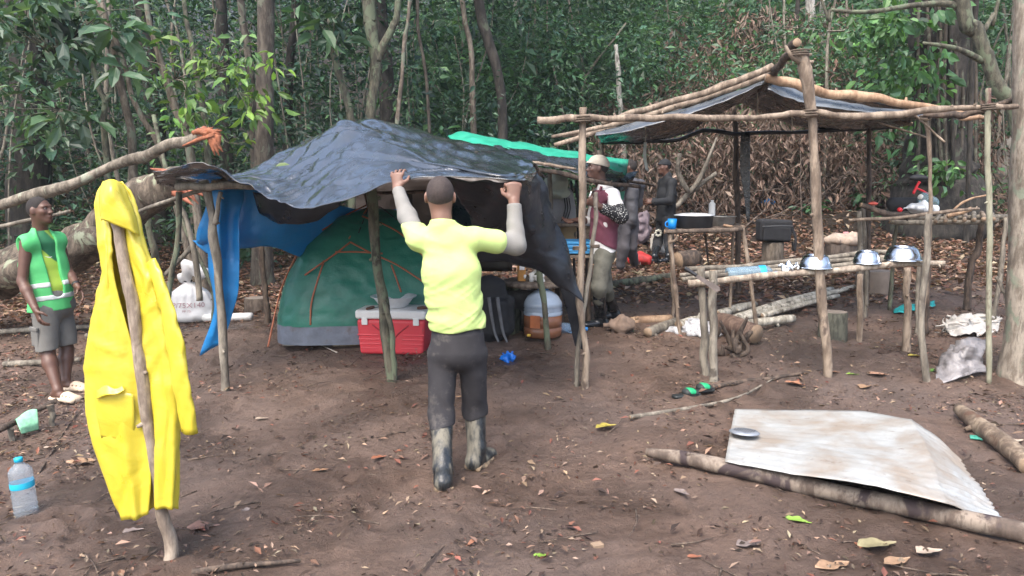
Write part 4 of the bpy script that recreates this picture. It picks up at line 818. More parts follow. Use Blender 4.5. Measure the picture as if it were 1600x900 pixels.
for k, (y0, y1, yy) in enumerate([(362, 358, 7.08), (361, 356, 7.22), (359, 355, 7.36), (358, 354, 7.5), (357, 353, 7.64), (356, 352, 7.78)]):
    pole('table_pole', [(1038+k, y0, yy, 9), (1090, (y0+y1)/2+1, yy, 9), (1160-k, y1, yy, 9)], rt_, POLED if k % 2 else [bark('pole_soot', (.075, .055, .042), (.16, .12, .09), None, 6), CUT], seg=7)
# ---- right rear table with firewood and odds and ends
r3 = thing('stick_table', 'low stick rack on posts at the right, loaded with odds and ends', 'table', G(1440, 480))
pole('leg', [(1342, 330, 7.6, 9), (1345, 400, 7.6, 9), (1346, 470, 7.6, 10)], r3, POLEG, True); pole('leg', [(1349, 325, 7.8, 8), (1352, 400, 7.8, 8), (1354, 450, 7.8, 8)], r3, POLEG, True)
pole('leg', [(1572, 340, 7.4, 9), (1566, 400, 7.4, 9), (1556, 480, 7.4, 9), (1552, 530, 7.4, 9)], r3, POLEG, True); pole('leg', [(1402, 346, 8.1, 8), (1396, 390, 8.1, 8)], r3, [B['green'], CUT], True)
pole('leg', [(1534, 346, 8.0, 12), (1528, 390, 8.0, 12), (1516, 420, 8.0, 13)], r3, POLED, True)
pole('stick', [(1326, 344, 7.35, 5), (1400, 340, 7.35, 7), (1470, 332, 7.35, 7), (1530, 326, 7.35, 5)], r3, POLE); pole('stick', [(1345, 320, 7.4, 10), (1380, 332, 7.4, 11), (1420, 338, 7.4, 9)], r3, POLED, knots=1)
pole('stick', [(1390, 346, 7.55, 9), (1450, 348, 7.5, 9), (1560, 344, 7.45, 9)], r3, POLEG); pole('stick', [(1400, 340, 7.9, 9), (1470, 341, 7.85, 9), (1578, 338, 7.8, 9)], r3, POLEG)
for k in range(7): pole('stick', [(1462+k*15, 346-k*.6, 7.4, 8), (1466+k*14, 338-k*.6, 7.75, 8), (1470+k*13, 332, 8.15, 7)], r3, POLE if k % 2 else POLEG, knots=0)
pole('stick', [(1490, 328, 7.6, 4), (1512, 312, 7.6, 4), (1546, 304, 7.6, 3)], r3, POLEP, knots=0); pole('stick', [(1480, 338, 7.5, 7), (1500, 333, 7.5, 10), (1518, 326, 7.5, 8)], r3, POLEP, knots=0)
pole('brace', [(1556, 432, 6.2, 6), (1566, 452, 6.15, 7), (1576, 478, 6.05, 7)], r3, POLEG, knots=0)

# ---- fallen broken tree, left
ftree = thing('fallen_tree', 'thick lichen-covered fallen trunk splintered red at its broken end', 'fallen tree', G(120, 470))
pole('trunk', [(-120, 470, 8.6, 88), (60, 408, 8.3, 84), (150, 362, 8.0, 82), (230, 308, 7.8, 74), (290, 282, 7.7, 58)], ftree, [bark('bark_lichen', (.075, .058, .042), (.17, .135, .10), (.27, .29, .20), 4, .7, .9, .56), CUT], seg=18, wob=.12, knots=3)
pole('limb', [(-60, 450, 8.1, 40), (90, 405, 7.8, 52), (170, 365, 7.8, 42)], ftree, [MATS['bark_lichen'], CUT], seg=12, wob=.12)
RED = simple('raw_wood', (.34, .12, .07), .8, .4, 14, .4, 25)
mb = MB()
for k in range(16):
    a = P(random.uniform(262, 300), random.uniform(272, 300), 7.6); e = P(random.uniform(232, 272) if k < 7 else random.uniform(300, 345), random.uniform(262, 275) if k < 7 else random.uniform(272, 330), 7.45); tube(mb, [a, (a+e)/2+V(0, 0, .01), e], [.05, .035, .004], 5, 2, .2)
mb.obj('splinters', RED, ftree)
sp = thing('splintered_pole', 'long grey pole leaning up to the right with an orange splintered end', 'pole', G(20, 470))
pole('shaft', [(-140, 345, 8.0, 20), (0, 318, 7.6, 20), (100, 290, 7.3, 20), (200, 252, 7.1, 20), (290, 220, 6.95, 22), (322, 205, 6.9, 20)], sp, [bark('bark_pole_l', (.12, .10, .075), (.24, .205, .16), (.27, .28, .21), 5, .5, .9, .58), RED], seg=12)
ORG = simple('splinter_orange', (.27, .095, .045), .75, .45, 18, .4, 30); mb = MB()
for k in range(12):
    a = P(random.uniform(300, 325), random.uniform(204, 216), 6.88+random.uniform(-.04, .04)); e = P(random.uniform(330, 350), random.uniform(197, 212), 6.88); tube(mb, [a, (a+e)/2, e], [.03, .022, .003], 5, 2, .25)
for k in range(7):
    a = P(random.uniform(325, 342), random.uniform(206, 212), 6.86); e = P(random.uniform(334, 350), random.uniform(228, 249), 6.86); tube(mb, [a, (a+e)/2, e], [.028, .022, .006], 5, 2, .25)
for k in range(3):
    a = P(285+k*12, 228-k*5, 6.84); e = P(335, 208+k*2, 6.84); tube(mb, [a, (a+e)/2, e], [.006, .02, .01], 5, 2, .2)
mb.obj('splinters', ORG, sp)
for lab, q in [('thin stick slanting under the broken end of the fallen trunk', [(190, 340, 6.9, 6), (250, 318, 6.8, 7), (320, 296, 6.6, 8), (385, 288, 6.5, 5)]), ('pale stick lying left behind the head of the man in the green vest', [(-20, 357, 8.2, 8), (30, 348, 8.2, 8), (110, 330, 8.2, 7)]), ('upright forked sapling pole left of the blue tarp', [(262, 290, 7.6, 9), (290, 340, 7.6, 10), (305, 400, 7.6, 11), (312, 470, 7.6, 12)]), ('bare slanting pole left of the blue tarp', [(345, 330, 7.9, 9), (300, 385, 7.9, 9), (258, 430, 7.9, 8)])]:
    o = pole('stick', q, None, POLEG); tag(o, lab, 'stick')
for lab, q in [('thin leaning pole crossing left of the white sack', [(240, 180, 8.9, 7), (278, 330, 8.6, 8), (330, 445, 8.4, 9)]), ('mossy stake behind the yellow raincoat', [(225, 310, 8.6, 12), (234, 360, 8.6, 13), (244, 412, 8.6, 14)])]:
    o = pole('stake', q, None, [B['green'], CUT], True); tag(o, lab, 'stake')
for k, q in enumerate([[(0, 498, 6.9, 8), (40, 488, 6.9, 8), (120, 478, 6.9, 7)], [(-10, 458, 8.4, 8), (60, 452, 8.4, 9), (150, 440, 8.4, 8)], [(130, 468, 8.0, 9), (210, 452, 8.0, 9), (270, 430, 8.0, 7)], [(200, 432, 8.8, 6), (260, 420, 8.8, 7), (330, 404, 8.8, 6)]]):
    pts = [onground(P(*a[:3]), .04) for a in q]; o = tube_obj('fallen_branch', pts, [.03, .032, .025], POLEG, None, 7, 5, .1, 2); tag(o, ['pale branch on the ground behind the knees of the man in the green vest', 'fallen branch under the trunk at the left edge', 'fallen branch left of the white sack', 'thin fallen branch behind the white sack'][k], 'branch')
# ================================================================== PEOPLE
UP = V(0, 0, 1); EX, EY, EZ = V(1, 0, 0), V(0, 1, 0), V(0, 0, 1)
def skin(name, c): return simple(name, c, .48, .14, 14, .12, 160)
def cloth(name, c, rough=.85, var=.12, dirt=None, amt=.3, sc=5): return simple(name, c, rough, var, 9, .25, 220, 0, dirt, amt, sc)
def frame(f, tilt=(0, 0, 1)):
    u = nrm(V(tilt)); f = nrm(V(f)); f = nrm(f - u*u.dot(f)); return f, np.cross(f, u), u
def mkJ(px, f, bf, tilt=(0, 0, 1)):
    J = {k: P(*v) for k, v in px.items() if len(v) == 3}
    J['f'], J['s'], J['hu'] = frame(f, tilt); J['bf'], J['bs'], _ = frame(bf); return J
def foot(J, q, px, py, toe, lift=.085): J['an'+q] = G(px, py) + V(0, 0, lift); J['toe'+q] = V(toe)
def boot(S, kn, an, toe, top, r=.062):
    tf = nrm(V(toe)); ts = nrm(np.cross(tf, UP)); g = an - V(0, 0, .085); tp = an + (kn-an)*top
    S.cone(an + V(0, 0, .03), tp, .053, r, .02); S.cone(an + V(0, 0, .03), g + V(0, 0, .05) - tf*.035, .05, .046, .03)
    S.loft(g + V(0, 0, .046) - tf*.04, g + V(0, 0, .038) + tf*.165, ts, (.046, .046), (.052, .034), .03)
def cap_at(o, J, mat, k=1.0):
    c, f, s, u = J['head'], J['f'], J['s'], J['hu']; S = Solid(.008)
    S.ell(c + u*.035 - f*.006, (s, f, u), (.088, .108, .098), .02); S.plane(c + u*.028 + f*.0, -u + f*.12)
    S.loft(c + f*.09 + u*.045, c + f*.165 + u*.032, s, (.066, .012), (.050, .009), .02); S.obj('cap', mat, o, folds(3, .003))
def hair_at(o, J, mat, low=-.02, grow=.004):
    c, f, s, u = J['head'], J['f'], J['s'], J['hu']; S = Solid(.0065)
    S.ell(c - f*.009 + u*.022, (s, f, u), (.0745+grow, .0945+grow, .0925+grow), .03); S.plane(c + u*low - f*.03, -u*.8 + f*.75); S.plane(c + f*.058 + u*.06, f*.85 - u*.35)
    S.obj('hair', mat, o, lambda x, y, z: .0012*vnoise(x*120, y*120, z*120, 4))

# ---- the man lifting the tarp
px = dict(head=(688, 307, 4.27), neck=(692, 350, 4.24), shL=(654, 374, 4.27), shR=(742, 372, 4.25), elL=(636, 338, 4.50), wrL=(621, 294, 4.68), elR=(806, 383, 4.36), wrR=(803, 314, 4.43),
          chest=(706, 425, 4.24), pel=(715, 540, 4.26), hipL=(693, 560, 4.28), hipR=(738, 560, 4.28), knL=(690, 648, 4.22), knR=(742, 640, 4.38))
J = mkJ(px, (0, 1, .0), (.05, 1, 0)); J['slim'] = .78; foot(J, 'L', 692, 762, (-.1, 1, 0)); foot(J, 'R', 745, 730, (.45, .9, 0))
o = thing('person', 'man in muddy neon yellow t-shirt and black rubber boots lifting the black tarp', 'person', G(718, 745))
SK1 = skin('skin_warm', (.185, .098, .068))
S = body_solid(.0052, J)
hand_prims(S, J['wrL'], V(-.06, .25, 1), V(.25, 1, -.2), EX, (.5, .7), 1.0, .5)
hand_prims(S, J['wrR'], V(-.02, .12, 1), V(-.1, 1, -.1), -EX, (1.25, 1.2), 1.12, .8)
S.obj('body', SK1, o); hair_at(o, J, simple('hair_cropped', (.045, .032, .028), .8, .3, 90, .3, 300), -.055, .0035)
S = Solid(.0065); hem = P(715, 514, 4.26)
S.loft(hem - V(0, 0, .05), J['pel']+V(0, 0, .14), J['bs'], (.158, .118), (.156, .116), .02); S.loft(J['pel']+V(0, 0, .14), J['chest'], J['bs'], (.156, .116), (.160, .115), .02)
tp_ = (J['shL']+J['shR'])/2; S.loft(J['chest'], tp_ + V(0, 0, -.02), J['bs'], (.160, .115), (.145, .086), .03); S.cone(J['shL'], J['shR'], .056, .056, .05); S.cone(tp_, J['neck'] + V(0, 0, .0), .09, .068, .05)
S.cone(J['shL'], J['shL'] + (J['elL']-J['shL'])*.55, .064, .060, .03); S.cone(J['shR'], J['shR'] + (J['elR']-J['shR'])*.52, .064, .070, .03)
for q, tt in (('L', .60), ('R', .60)): S.plane(J['sh'+q] + (J['el'+q]-J['sh'+q])*tt, nrm(J['el'+q]-J['sh'+q])*1.0) if False else None
S.plane(hem, V(.05, 0, -1), lambda x, y, z: .008*np.sin(x*22)); S.plane(J['neck'] + V(0, 0, .022), V(0, .18, 1))
def shirtfold(x, y, z):
    w = vnoise(x*4, y*4, z*3, 3); a = np.sin(z*34 + x*16 + w*4.5); b = np.sin(z*21 - x*19 + w*5+1); low = np.clip((1.45-z)/.5, .15, 1)
    return -1.8*(.0055*a*low*np.clip(.5+vnoise(x*5, y*5, z*5, 8), 0, 1) + .005*b*low*np.clip(.5-vnoise(x*5, y*5, z*5, 9), 0, 1) + .004*(1-np.abs(vnoise(x*9+w, y*9, z*14, 5))*2))
S.obj('t_shirt', cloth('neon_shirt', (.50, .64, .22), .85, .07, (.34, .37, .17), .15, 6), o, lambda x, y, z: drape(3, .012, .45)(x, y, z)*np.clip((1.62-z)/.25, .25, 1) + drape(5, .007, -.5)(x, y, z))
GS = cloth('grey_sleeve', (.215, .207, .19), .85, .08, (.19, .165, .135), .15, 8)
for q, r0, r1 in (('L', .056, .041), ('R', .060, .045)):
    S = Solid(.0065); S.cone(J['sh'+q] + (J['el'+q]-J['sh'+q])*.3, J['el'+q], r0+.002, r0-.002, .02); m = J['el'+q] + (J['wr'+q]-J['el'+q])*.92; S.cone(J['el'+q], m, r0-.002, r1-.004, .03); S.plane(m, nrm(m-J['el'+q])); S.obj('sleeve', GS, o, folds(5, .0035, 20, 40))
def trousers(S, J, hemf, rw=(.172, .125), rh=.092, rk=.074, re=.066, top=.06):
    S.loft(J['pel'] + V(0, 0, top), J['pel'] - V(0, 0, .03), J['bs'], (rw[0]-.01, rw[1]-.008), rw, .05)
    for q in 'LR':
        S.cone(J['hip'+q] + V(0, 0, .02), J['kn'+q], rh, rk, .03)
        e = J['kn'+q] + (J['an'+q]-J['kn'+q])*hemf
        if hemf > 0: S.cone(J['kn'+q], e, rk, re, .03)
S = Solid(.0065); trousers(S, J, .26, (.165, .122), .090, .074, .070)
S.plane(P(690, 664, 4.2), V(0, 0, -1), lambda x, y, z: .012*np.sin(x*30)); S.obj('trousers', cloth('dark_trousers', (.026, .024, .027), .8, .25, (.11, .098, .085), .2, 9), o, drape(9, .010, 1.15, 13, 3.5, .1))
t = NT('muddy_boot'); nz = t.noise(11, 6, .7, (1, 1, .22)); t.col(t.mix(t.ramp(nz, [(.46, 0.0), (.58, 1.0)]), (.018, .020, .022), (.165, .150, .115))); t.rough(t.ramp(nz, [(.4, .25), (.6, .8)])); t.bump(t.noise(40, 4), .3, .01); MATS['muddy_boot'] = t.m
for q in 'LR':
    S = Solid(.0065); boot(S, J['kn'+q], J['an'+q], J['toe'+q], .90, .066); b = S.obj('boot', t.m, o, folds(12, .002)); b['label'] = 'black rubber boot smeared with pale mud'
    S = Solid(.0065); tf = nrm(J['toe'+q]); ts = nrm(np.cross(tf, UP)); g = J['an'+q] - V(0, 0, .085); S.loft(g + V(0, 0, .016) - tf*.05, g + V(0, 0, .016) + tf*.18, ts, (.056, .024), (.060, .022), .02)
    S.obj('mud_caked_sole', simple('mud_cake', (.19, .135, .085), .9, .3, 20, .6, 60), b, lambda x, y, z: .008*vnoise(x*40, y*40, z*40, 6))

# ---- the man in the green vest
px = dict(head=(62, 329, 6.2), neck=(63, 359, 6.22), shR=(42, 381, 6.08), shL=(90, 376, 6.36), elR=(35, 440, 6.02), wrR=(56, 484, 5.92), elL=(106, 425, 6.34), wrL=(121, 448, 6.2), chest=(68, 412, 6.22), pel=(82, 474, 6.22),
          hipR=(71, 490, 6.14), hipL=(94, 488, 6.32), knR=(74, 548, 6.08), knL=(104, 546, 6.28))
J = mkJ(px, (1, -.12, .14), (.82, -.57, 0), (-.10, .03, 1)); J['cov'] = 0; foot(J, 'R', 92, 626, (.9, -.3, 0), .09); foot(J, 'L', 104, 610, (.95, -.15, 0), .09)
o = thing('person', 'man in a bright green reflective vest and grey shorts looking to the right', 'person', G(95, 620))
SK2 = skin('skin_dark', (.105, .050, .033)); S = body_solid(.0075, J); hand_prims(S, J['wrR'], V(.35, -.1, -1), V(.6, .6, .1), V(.6, -.6, 0), (.35, .5), 1.05); hand_prims(S, J['wrL'], V(.55, -.2, -.9), V(-.5, -.6, -.3), V(.6, -.5, .3), (.3, .4), 1.05)
S.obj('body', SK2, o); HB = simple('hair_black', (.020, .015, .013), .85, .3, 80, .5, 300); hair_at(o, J, HB, -.045, .0018); eyes(J['head'], J['f'], J['s'], J['hu'], o)
def torso(S, J, g, hem, rs=.06):
    tp = (J['shL']+J['shR'])/2; S.loft(hem, J['pel']+V(0, 0, .15), J['bs'], (.160+g, .108+g), (.150+g, .103+g), .02); S.loft(J['pel']+V(0, 0, .15), J['chest'], J['bs'], (.150+g, .103+g), (.160+g, .106+g), .02)
    S.loft(J['chest'], tp - V(0, 0, .02), J['bs'], (.160+g, .106+g), (.138+g, .078+g), .03); S.cone(J['shL'], J['shR'], rs-.006+g, rs-.006+g, .05); S.cone(tp, J['neck'], .08+g*.6, .064, .05); return S
S = torso(Solid(.0075), J, .000, J['pel'] + V(0, 0, .03), .046); S.plane(J['neck'] + J['bf']*.02 + V(0, 0, .01), V(0, 0, 1) + J['bf']*.3); S.plane(J['pel'] + V(0, 0, .0), -UP)
t = NT('sport_shirt'); wv = t.n.new('ShaderNodeSeparateXYZ'); t.link(t.tc.outputs['Object'], wv.inputs[0]); ma = t.n.new('ShaderNodeMath'); ma.operation = 'MULTIPLY_ADD'; t.link(wv.outputs[0], ma.inputs[0]); ma.inputs[1].default_value = 1.5; t.link(wv.outputs[2], ma.inputs[2])
cn = t.n.new('ShaderNodeMapRange'); t.link(ma.outputs[0], cn.inputs[0]); cn.inputs[1].default_value = .9; cn.inputs[2].default_value = 1.9
t.col(t.ramp(cn.outputs[0], [(.0, (.34, .50, .06)), (.14, (.34, .50, .06)), (.15, (.015, .12, .05)), (.30, (.02, .15, .06)), (.31, (.36, .52, .07)), (1, (.36, .52, .07))])); t.rough(.8); MATS['sport'] = t.m
S.obj('shirt', t.m, o, folds(4, .003))
VEST = cloth('green_vest', (.085, .47, .15), .75, .1); hemv = P(80, 484, 6.2)
def vest_solid(g):
    S = torso(Solid(.0075), J, .020+g, hemv - V(0, 0, .03), .066); f, s = J['bf'], J['bs']
    S.loft(J['neck'] + f*.10 + V(0, 0, .06), J['pel'] + f*.16 + V(0, 0, .12), s, (.072, .10), (.052, .10), .01, 's')
    for q in 'LR':
        e = nrm(J['el'+q]-J['sh'+q]); S.cone(J['sh'+q] + (s if q == 'R' else -s)*.075 + V(0, 0, .0), J['sh'+q] + (s if q == 'R' else -s)*.065 - V(0, 0, .17), .056, .062, .012, 's')
    S.plane(hemv, V(.06, 0, -1)); S.plane(J['neck'] + V(0, 0, .02), V(0, 0, 1)); return S
S = vest_solid(0); vo = S.obj('vest', VEST, o, drape(6, .006, 1.3, 10, 2.5))
SIL = simple('reflective', (.52, .56, .54), .35, .08, 20)
for dz in (.20, .09):
    S = vest_solid(.004); S.plane(hemv + V(0, 0, dz+.042), V(-.10, 0, 1)); S.plane(hemv + V(0, 0, dz), V(.10, 0, -1)); S.obj('reflective_band', SIL, vo, drape(6, .006, 1.3, 10, 2.5))
mb = MB(); c = J['chest'] + V(0, 0, .06) + J['bf']*.128 + J['bs']*.012     # swoosh-shaped mark on the shirt
a0 = -J['bs']; pts = [(-.03, .008), (-.018, -.002), (-.004, -.004), (.035, .014), (-.002, .004), (-.014, .004)]
mesh_obj('chest_mark', [c - a0*u + UP*v for u, v in pts], [(0, 1, 5), (1, 2, 4, 5), (2, 3, 4)], simple('mark_white', (.8, .8, .8), .6), o, smooth=False)
S = Solid(.0075); trousers(S, J, 0, (.172, .122), .098, .086, .086, .07); S.plane(P(85, 543, 6.2), V(.12, 0, -1), None); SH = cloth('grey_shorts', (.145, .140, .128), .9, .12); so = S.obj('shorts', SH, o, drape(15, .007, 1.0, 12, 3))
c = J['hipR'] + (J['knR']-J['hipR'])*.62 + J['bs']*.082 - J['bf']*.01; box_obj('cargo_pocket', c, (.025, .12, .15), SH, so, rotz(math.atan2(J['bs'][1], J['bs'][0])), .012); box_obj('pocket_flap', c + V(0, 0, .075) + J['bs']*.006, (.025, .128, .035), SH, so, rotz(math.atan2(J['bs'][1], J['bs'][0])), .008)
d = nrm(J['wrL']-J['elL']); tube_obj('watch', [J['wrL']-d*.045, J['wrL']-d*.02], [.035, .034], simple('black_rubber', (.015, .015, .016), .4), o, 12, 2, .02)
CL = simple('clog_beige', (.56, .44, .32), .65, .1, 10)
for q in 'LR':
    tf = nrm(J['toe'+q]); ts = nrm(np.cross(tf, UP)); g = J['an'+q] - V(0, 0, .09); S = Solid(.0065)
    S.loft(g + V(0, 0, .018) - tf*.065, g + V(0, 0, .018) + tf*.19, ts, (.042, .020), (.054, .022), .03); S.loft(g + V(0, 0, .05) + tf*.09, g + V(0, 0, .034) + tf*.175, ts, (.050, .036), (.050, .026), .03); S.plane(g + V(0, 0, .002), -UP)
    for k in range(4): S.ell(g + V(0, 0, .055) + tf*(.06+.035*k) - ts*(.046)*(1 if tf[0] > 0 else -1), (ts, tf, UP), (.02, .008, .008), .002, 's'); S.ell(g + V(0, 0, .055) + tf*(.06+.035*k) + ts*(.046)*(1 if tf[0] > 0 else -1), (ts, tf, UP), (.02, .008, .008), .002, 's')
    S.obj('clog', CL, o)

# ---- the man in the maroon top
px = dict(head=(934, 263, 7.4), neck=(941, 288, 7.4), shL=(957, 306, 7.22), shR=(938, 303, 7.56), elL=(970, 338, 7.14), wrL=(934, 322, 7.0), elR=(926, 346, 7.66), wrR=(903, 344, 7.56), chest=(945, 335, 7.4), pel=(942, 392, 7.4),
          hipL=(944, 402, 7.31), hipR=(940, 402, 7.47), knL=(936, 450, 7.25), knR=(946, 448, 7.48))
J = mkJ(px, (-1, -.06, -.08), (-.93, -.3, 0), (.08, 0, 1)); J['slim'] = .8; foot(J, 'L', 938, 512, (-1, -.25, 0)); foot(J, 'R', 957, 499, (-1, -.1, 0))
o = thing('person', 'man in beige cap, maroon top and black rubber boots beside the shelter post', 'person', G(945, 508))
S = body_solid(.0085, J); hand_prims(S, J['wrL'], V(-.8, -.1, .5), V(.2, .9, .3), V(-.2, 0, 1), (1.0, 1.0), 1.1); hand_prims(S, J['wrR'], V(-1, -.2, -.12), V(.1, -.4, 1), V(0, -1, -.2), (.3, .4), 1.15); S.obj('body', skin('skin_deep', (.085, .042, .030)), o)
hair_at(o, J, HB, -.02, .004); eyes(J['head'], J['f'], J['s'], J['hu'], o); cap_at(o, J, cloth('cap_beige', (.40, .36, .30), .85, .08))
WS = cloth('white_shirt', (.68, .67, .66), .8, .05); S = torso(Solid(.0085), J, .012, J['pel'] + V(0, 0, -.02)); S.plane(J['pel'] + V(0, 0, -.02), V(.15, 0, -1)); S.plane(J['neck'] + V(0, 0, .015), UP)
for q in 'LR': S.cone(J['sh'+q], J['sh'+q] + (J['el'+q]-J['sh'+q])*.75, .072, .072, .03)
S.obj('shirt', WS, o, folds(21, .006, 14, 12))
S = torso(Solid(.0085), J, .022, J['pel'] + V(0, 0, .06)); S.plane(J['pel'] + V(0, 0, .065), V(-.45, 0, -1)); S.plane(J['neck'] - V(0, 0, .06), V(0, 0, 1) - J['bf']*.1)
for q, sg in (('L', -1), ('R', 1)): S.cone(J['sh'+q] + V(0, 0, .08), J['sh'+q] + J['bs']*sg*.06 - V(0, 0, .10), .085, .05, .01, 's')
S.obj('maroon_top', cloth('maroon', (.135, .035, .058), .8, .12), o, drape(22, .009, .8, 13, 3))
for k, sg in enumerate((.02, -.02)): tube_obj('strap', [J['neck'] + J['bf']*.05 + J['bs']*(-.09) + V(0, 0, -.02), J['chest'] + J['bf']*.125 + J['bs']*(-.06) + V(0, 0, .08)], [.014, .014], MATS['maroon'], o, 6, 4) if k == 0 else None
t = NT('pattern_cuff'); t.col(t.ramp(t.vor(60), [(.25, (.55, .55, .52)), (.33, (.012, .012, .015))])); t.rough(.8)
S = Solid(.0085); a = J['shL'] + (J['elL']-J['shL'])*.62; S.cone(a, J['elL'], .074, .070, .03); S.cone(J['elL'], J['elL'] + (J['wrL']-J['elL'])*.72, .066, .052, .03); S.obj('patterned_sleeve', t.m, o, folds(23, .005))
S = Solid(.0085); S.cone(J['elR'] + (J['wrR']-J['elR'])*-.3, J['elR'] + (J['wrR']-J['elR'])*.35, .055, .05, .03); S.obj('sleeve', WS, o, folds(24, .004))
S = Solid(.0085); trousers(S, J, .35, (.150, .125), .090, .074, .066); S.obj('trousers', cloth('khaki_wet', (.115, .112, .090), .8, .25, (.06, .055, .045), .3, 7), o, folds(25, .007, 10, 26))
RB = simple('rubber_boot', (.014, .016, .019), .22, .2, 10, .1, 30, dirt=(.08, .06, .05), dirt_amt=.15)
for q in 'LR': S = Solid(.0085); boot(S, J['kn'+q], J['an'+q], J['toe'+q], .80, .068); S.obj('boot', RB, o, folds(26, .004))
tube_obj('cigarette', [P(921, 308, 6.98), P(924, 299, 6.98)], [.006, .006], simple('paper_white', (.8, .8, .78), .7), o, 8, 2, 0)

# ---- the man in grey, head hidden under the plastic
px = dict(head=(984, 262, 10.9), neck=(986, 278, 10.9), shL=(972, 287, 10.75), shR=(1000, 288, 11.0), elL=(968, 316, 10.7), wrL=(964, 340, 10.6), elR=(998, 318, 11.1), wrR=(984, 330, 11.15), chest=(984, 303, 10.9), pel=(982, 342, 10.9), hipL=(975, 348, 10.82), hipR=(988, 348, 10.98), knL=(974, 388, 10.75), knR=(986, 386, 10.95))
J = mkJ(px, (-.9, .3, 0), (-.9, -.2, 0)); foot(J, 'L', 968, 428, (-.8, -.6, 0), .07); foot(J, 'R', 992, 421, (-.4, -.9, 0), .07)
o = thing('person', 'barefoot man in grey work clothes, head hidden behind the plastic roof', 'person', G(980, 425))
S = body_solid(.011, J); hand_prims(S, J['wrL'], V(-.1, -.1, -1), V(-.3, .9, 0), V(-1, 0, 0), (.4, .5), 1.1); hand_prims(S, J['wrR'], V(-1, 0, -.2), V(0, -.5, -1), V(0, -1, .3), (.4, .5), 1.1); S.obj('body', SK2, o)
GW = cloth('grey_work', (.075, .075, .085), .85, .2); S = torso(Solid(.011), J, .02, J['pel'] + V(0, 0, .0))
for q in 'LR': S.cone(J['sh'+q], J['el'+q], .066, .056, .03); S.cone(J['el'+q], J['wr'+q], .056, .045, .02)
S.plane(J['neck'], UP); S.obj('shirt', GW, o, folds(31, .008, 14, 14)); S = Solid(.011); trousers(S, J, .82, (.155, .12), .100, .085, .066); S.obj('trousers', cloth('grey_trousers', (.085, .078, .085), .9, .25), o, folds(32, .009, 12, 22)); hair_at(o, J, HB)

# ---- the man in black
px = dict(head=(1038, 261, 12.2), neck=(1043, 277, 12.2), shL=(1050, 287, 12.05), shR=(1036, 287, 12.4), elL=(1046, 314, 11.95), wrL=(1022, 316, 11.85), elR=(1030, 314, 12.4), wrR=(1015, 316, 12.1), chest=(1042, 305, 12.2), pel=(1040, 340, 12.2), hipL=(1043, 346, 12.1), hipR=(1036, 346, 12.3), knL=(1046, 378, 12.1), knR=(1028, 378, 12.3))
J = mkJ(px, (-.97, -.25, -.1), (-.9, -.4, 0)); J['slim'] = .8; foot(J, 'L', 1044, 411, (-.9, -.4, 0)); foot(J, 'R', 1022, 412, (-1, -.2, 0))
o = thing('person', 'man in black cap, black jacket and rubber boots standing behind the pot table', 'person', G(1034, 411))
S = body_solid(.011, J); hand_prims(S, J['wrL'], V(-1, 0, .1), V(.1, .9, -.3), V(0, 0, 1), (.5, .6), 1.1); hand_prims(S, J['wrR'], V(-1, -.2, .1), V(.1, -.9, -.3), V(0, 0, 1), (.5, .6), 1.1); S.obj('body', SK2, o); eyes(J['head'], J['f'], J['s'], J['hu'], o); hair_at(o, J, HB)
BC = cloth('black_cloth', (.008, .009, .011), .8, .25); cap_at(o, J, BC); S = torso(Solid(.011), J, .03, J['pel'] - V(0, 0, .06)); S.cone(J['neck'] - V(0, 0, .02), J['neck'] + V(0, 0, .03), .075, .068, .02)
for q in 'LR': S.cone(J['sh'+q], J['el'+q], .074, .062, .03); S.cone(J['el'+q], J['wr'+q], .062, .05, .02)
S.plane(J['pel'] - V(0, 0, .06), -UP); S.obj('jacket', BC, o, drape(33, .010, .7, 11, 3)); S = Solid(.011); trousers(S, J, .4, (.155, .125), .098, .08, .07); S.obj('trousers', cloth('black_trousers', (.020, .020, .022), .85, .2), o, folds(34, .008, 12, 20))
for q in 'LR': S = Solid(.011); boot(S, J['kn'+q], J['an'+q], J['toe'+q], .85, .068); S.obj('boot', RB, o)
c = J['hipR']*.45 + J['knR']*.55 + V(-.05, -.098, 0); mb = MB()
for k in range(8):
    a = k*pi/4; e = c + V(cos(a)*.045, 0, sin(a)*.045); v, f = lathe_data([(.001, 0), (.022, .001), (.022, .006), (.001, .008)], 8, e, rotx(pi/2)); mb.add(v, f)
mb.obj('white_badge', simple('badge', (.6, .58, .48), .7), o)
# ================================================================== THINGS IN THE CAMP
def glass(name, c=(.9, .95, 1), rough=.05, ior=1.25, trans=.92):
    if name in MATS: return MATS[name]
    t = NT(name); t.col(c); t.rough(rough); t.b.inputs['Transmission Weight'].default_value = trans; t.b.inputs['IOR'].default_value = ior; MATS[name] = t.m; return t.m
CLEAR = glass('clear_pet'); STEEL = simple('steel', (.62, .64, .66), .22, .08, 8, .12, 60, 1.0); ALU = simple('aluminium', (.76, .77, .78), .42, .10, 14, .15, 80, .3)
WHITEP = simple('white_plastic', (.70, .69, .66), .5, .05, 8, 0, 40, 0, (.45, .40, .35), .1); BLUEP = simple('blue_plastic', (.02, .20, .52), .4, .1); BLKF = cloth('black_fabric', (.018, .018, .020), .8, .3)
def path_axis(d):
    d = nrm(V(d)); r = V(0, 0, 1) if abs(d[2]) < .9 else V(1, 0, 0); u = nrm(np.cross(r, d)); return np.stack([u, np.cross(d, u), d], 1)
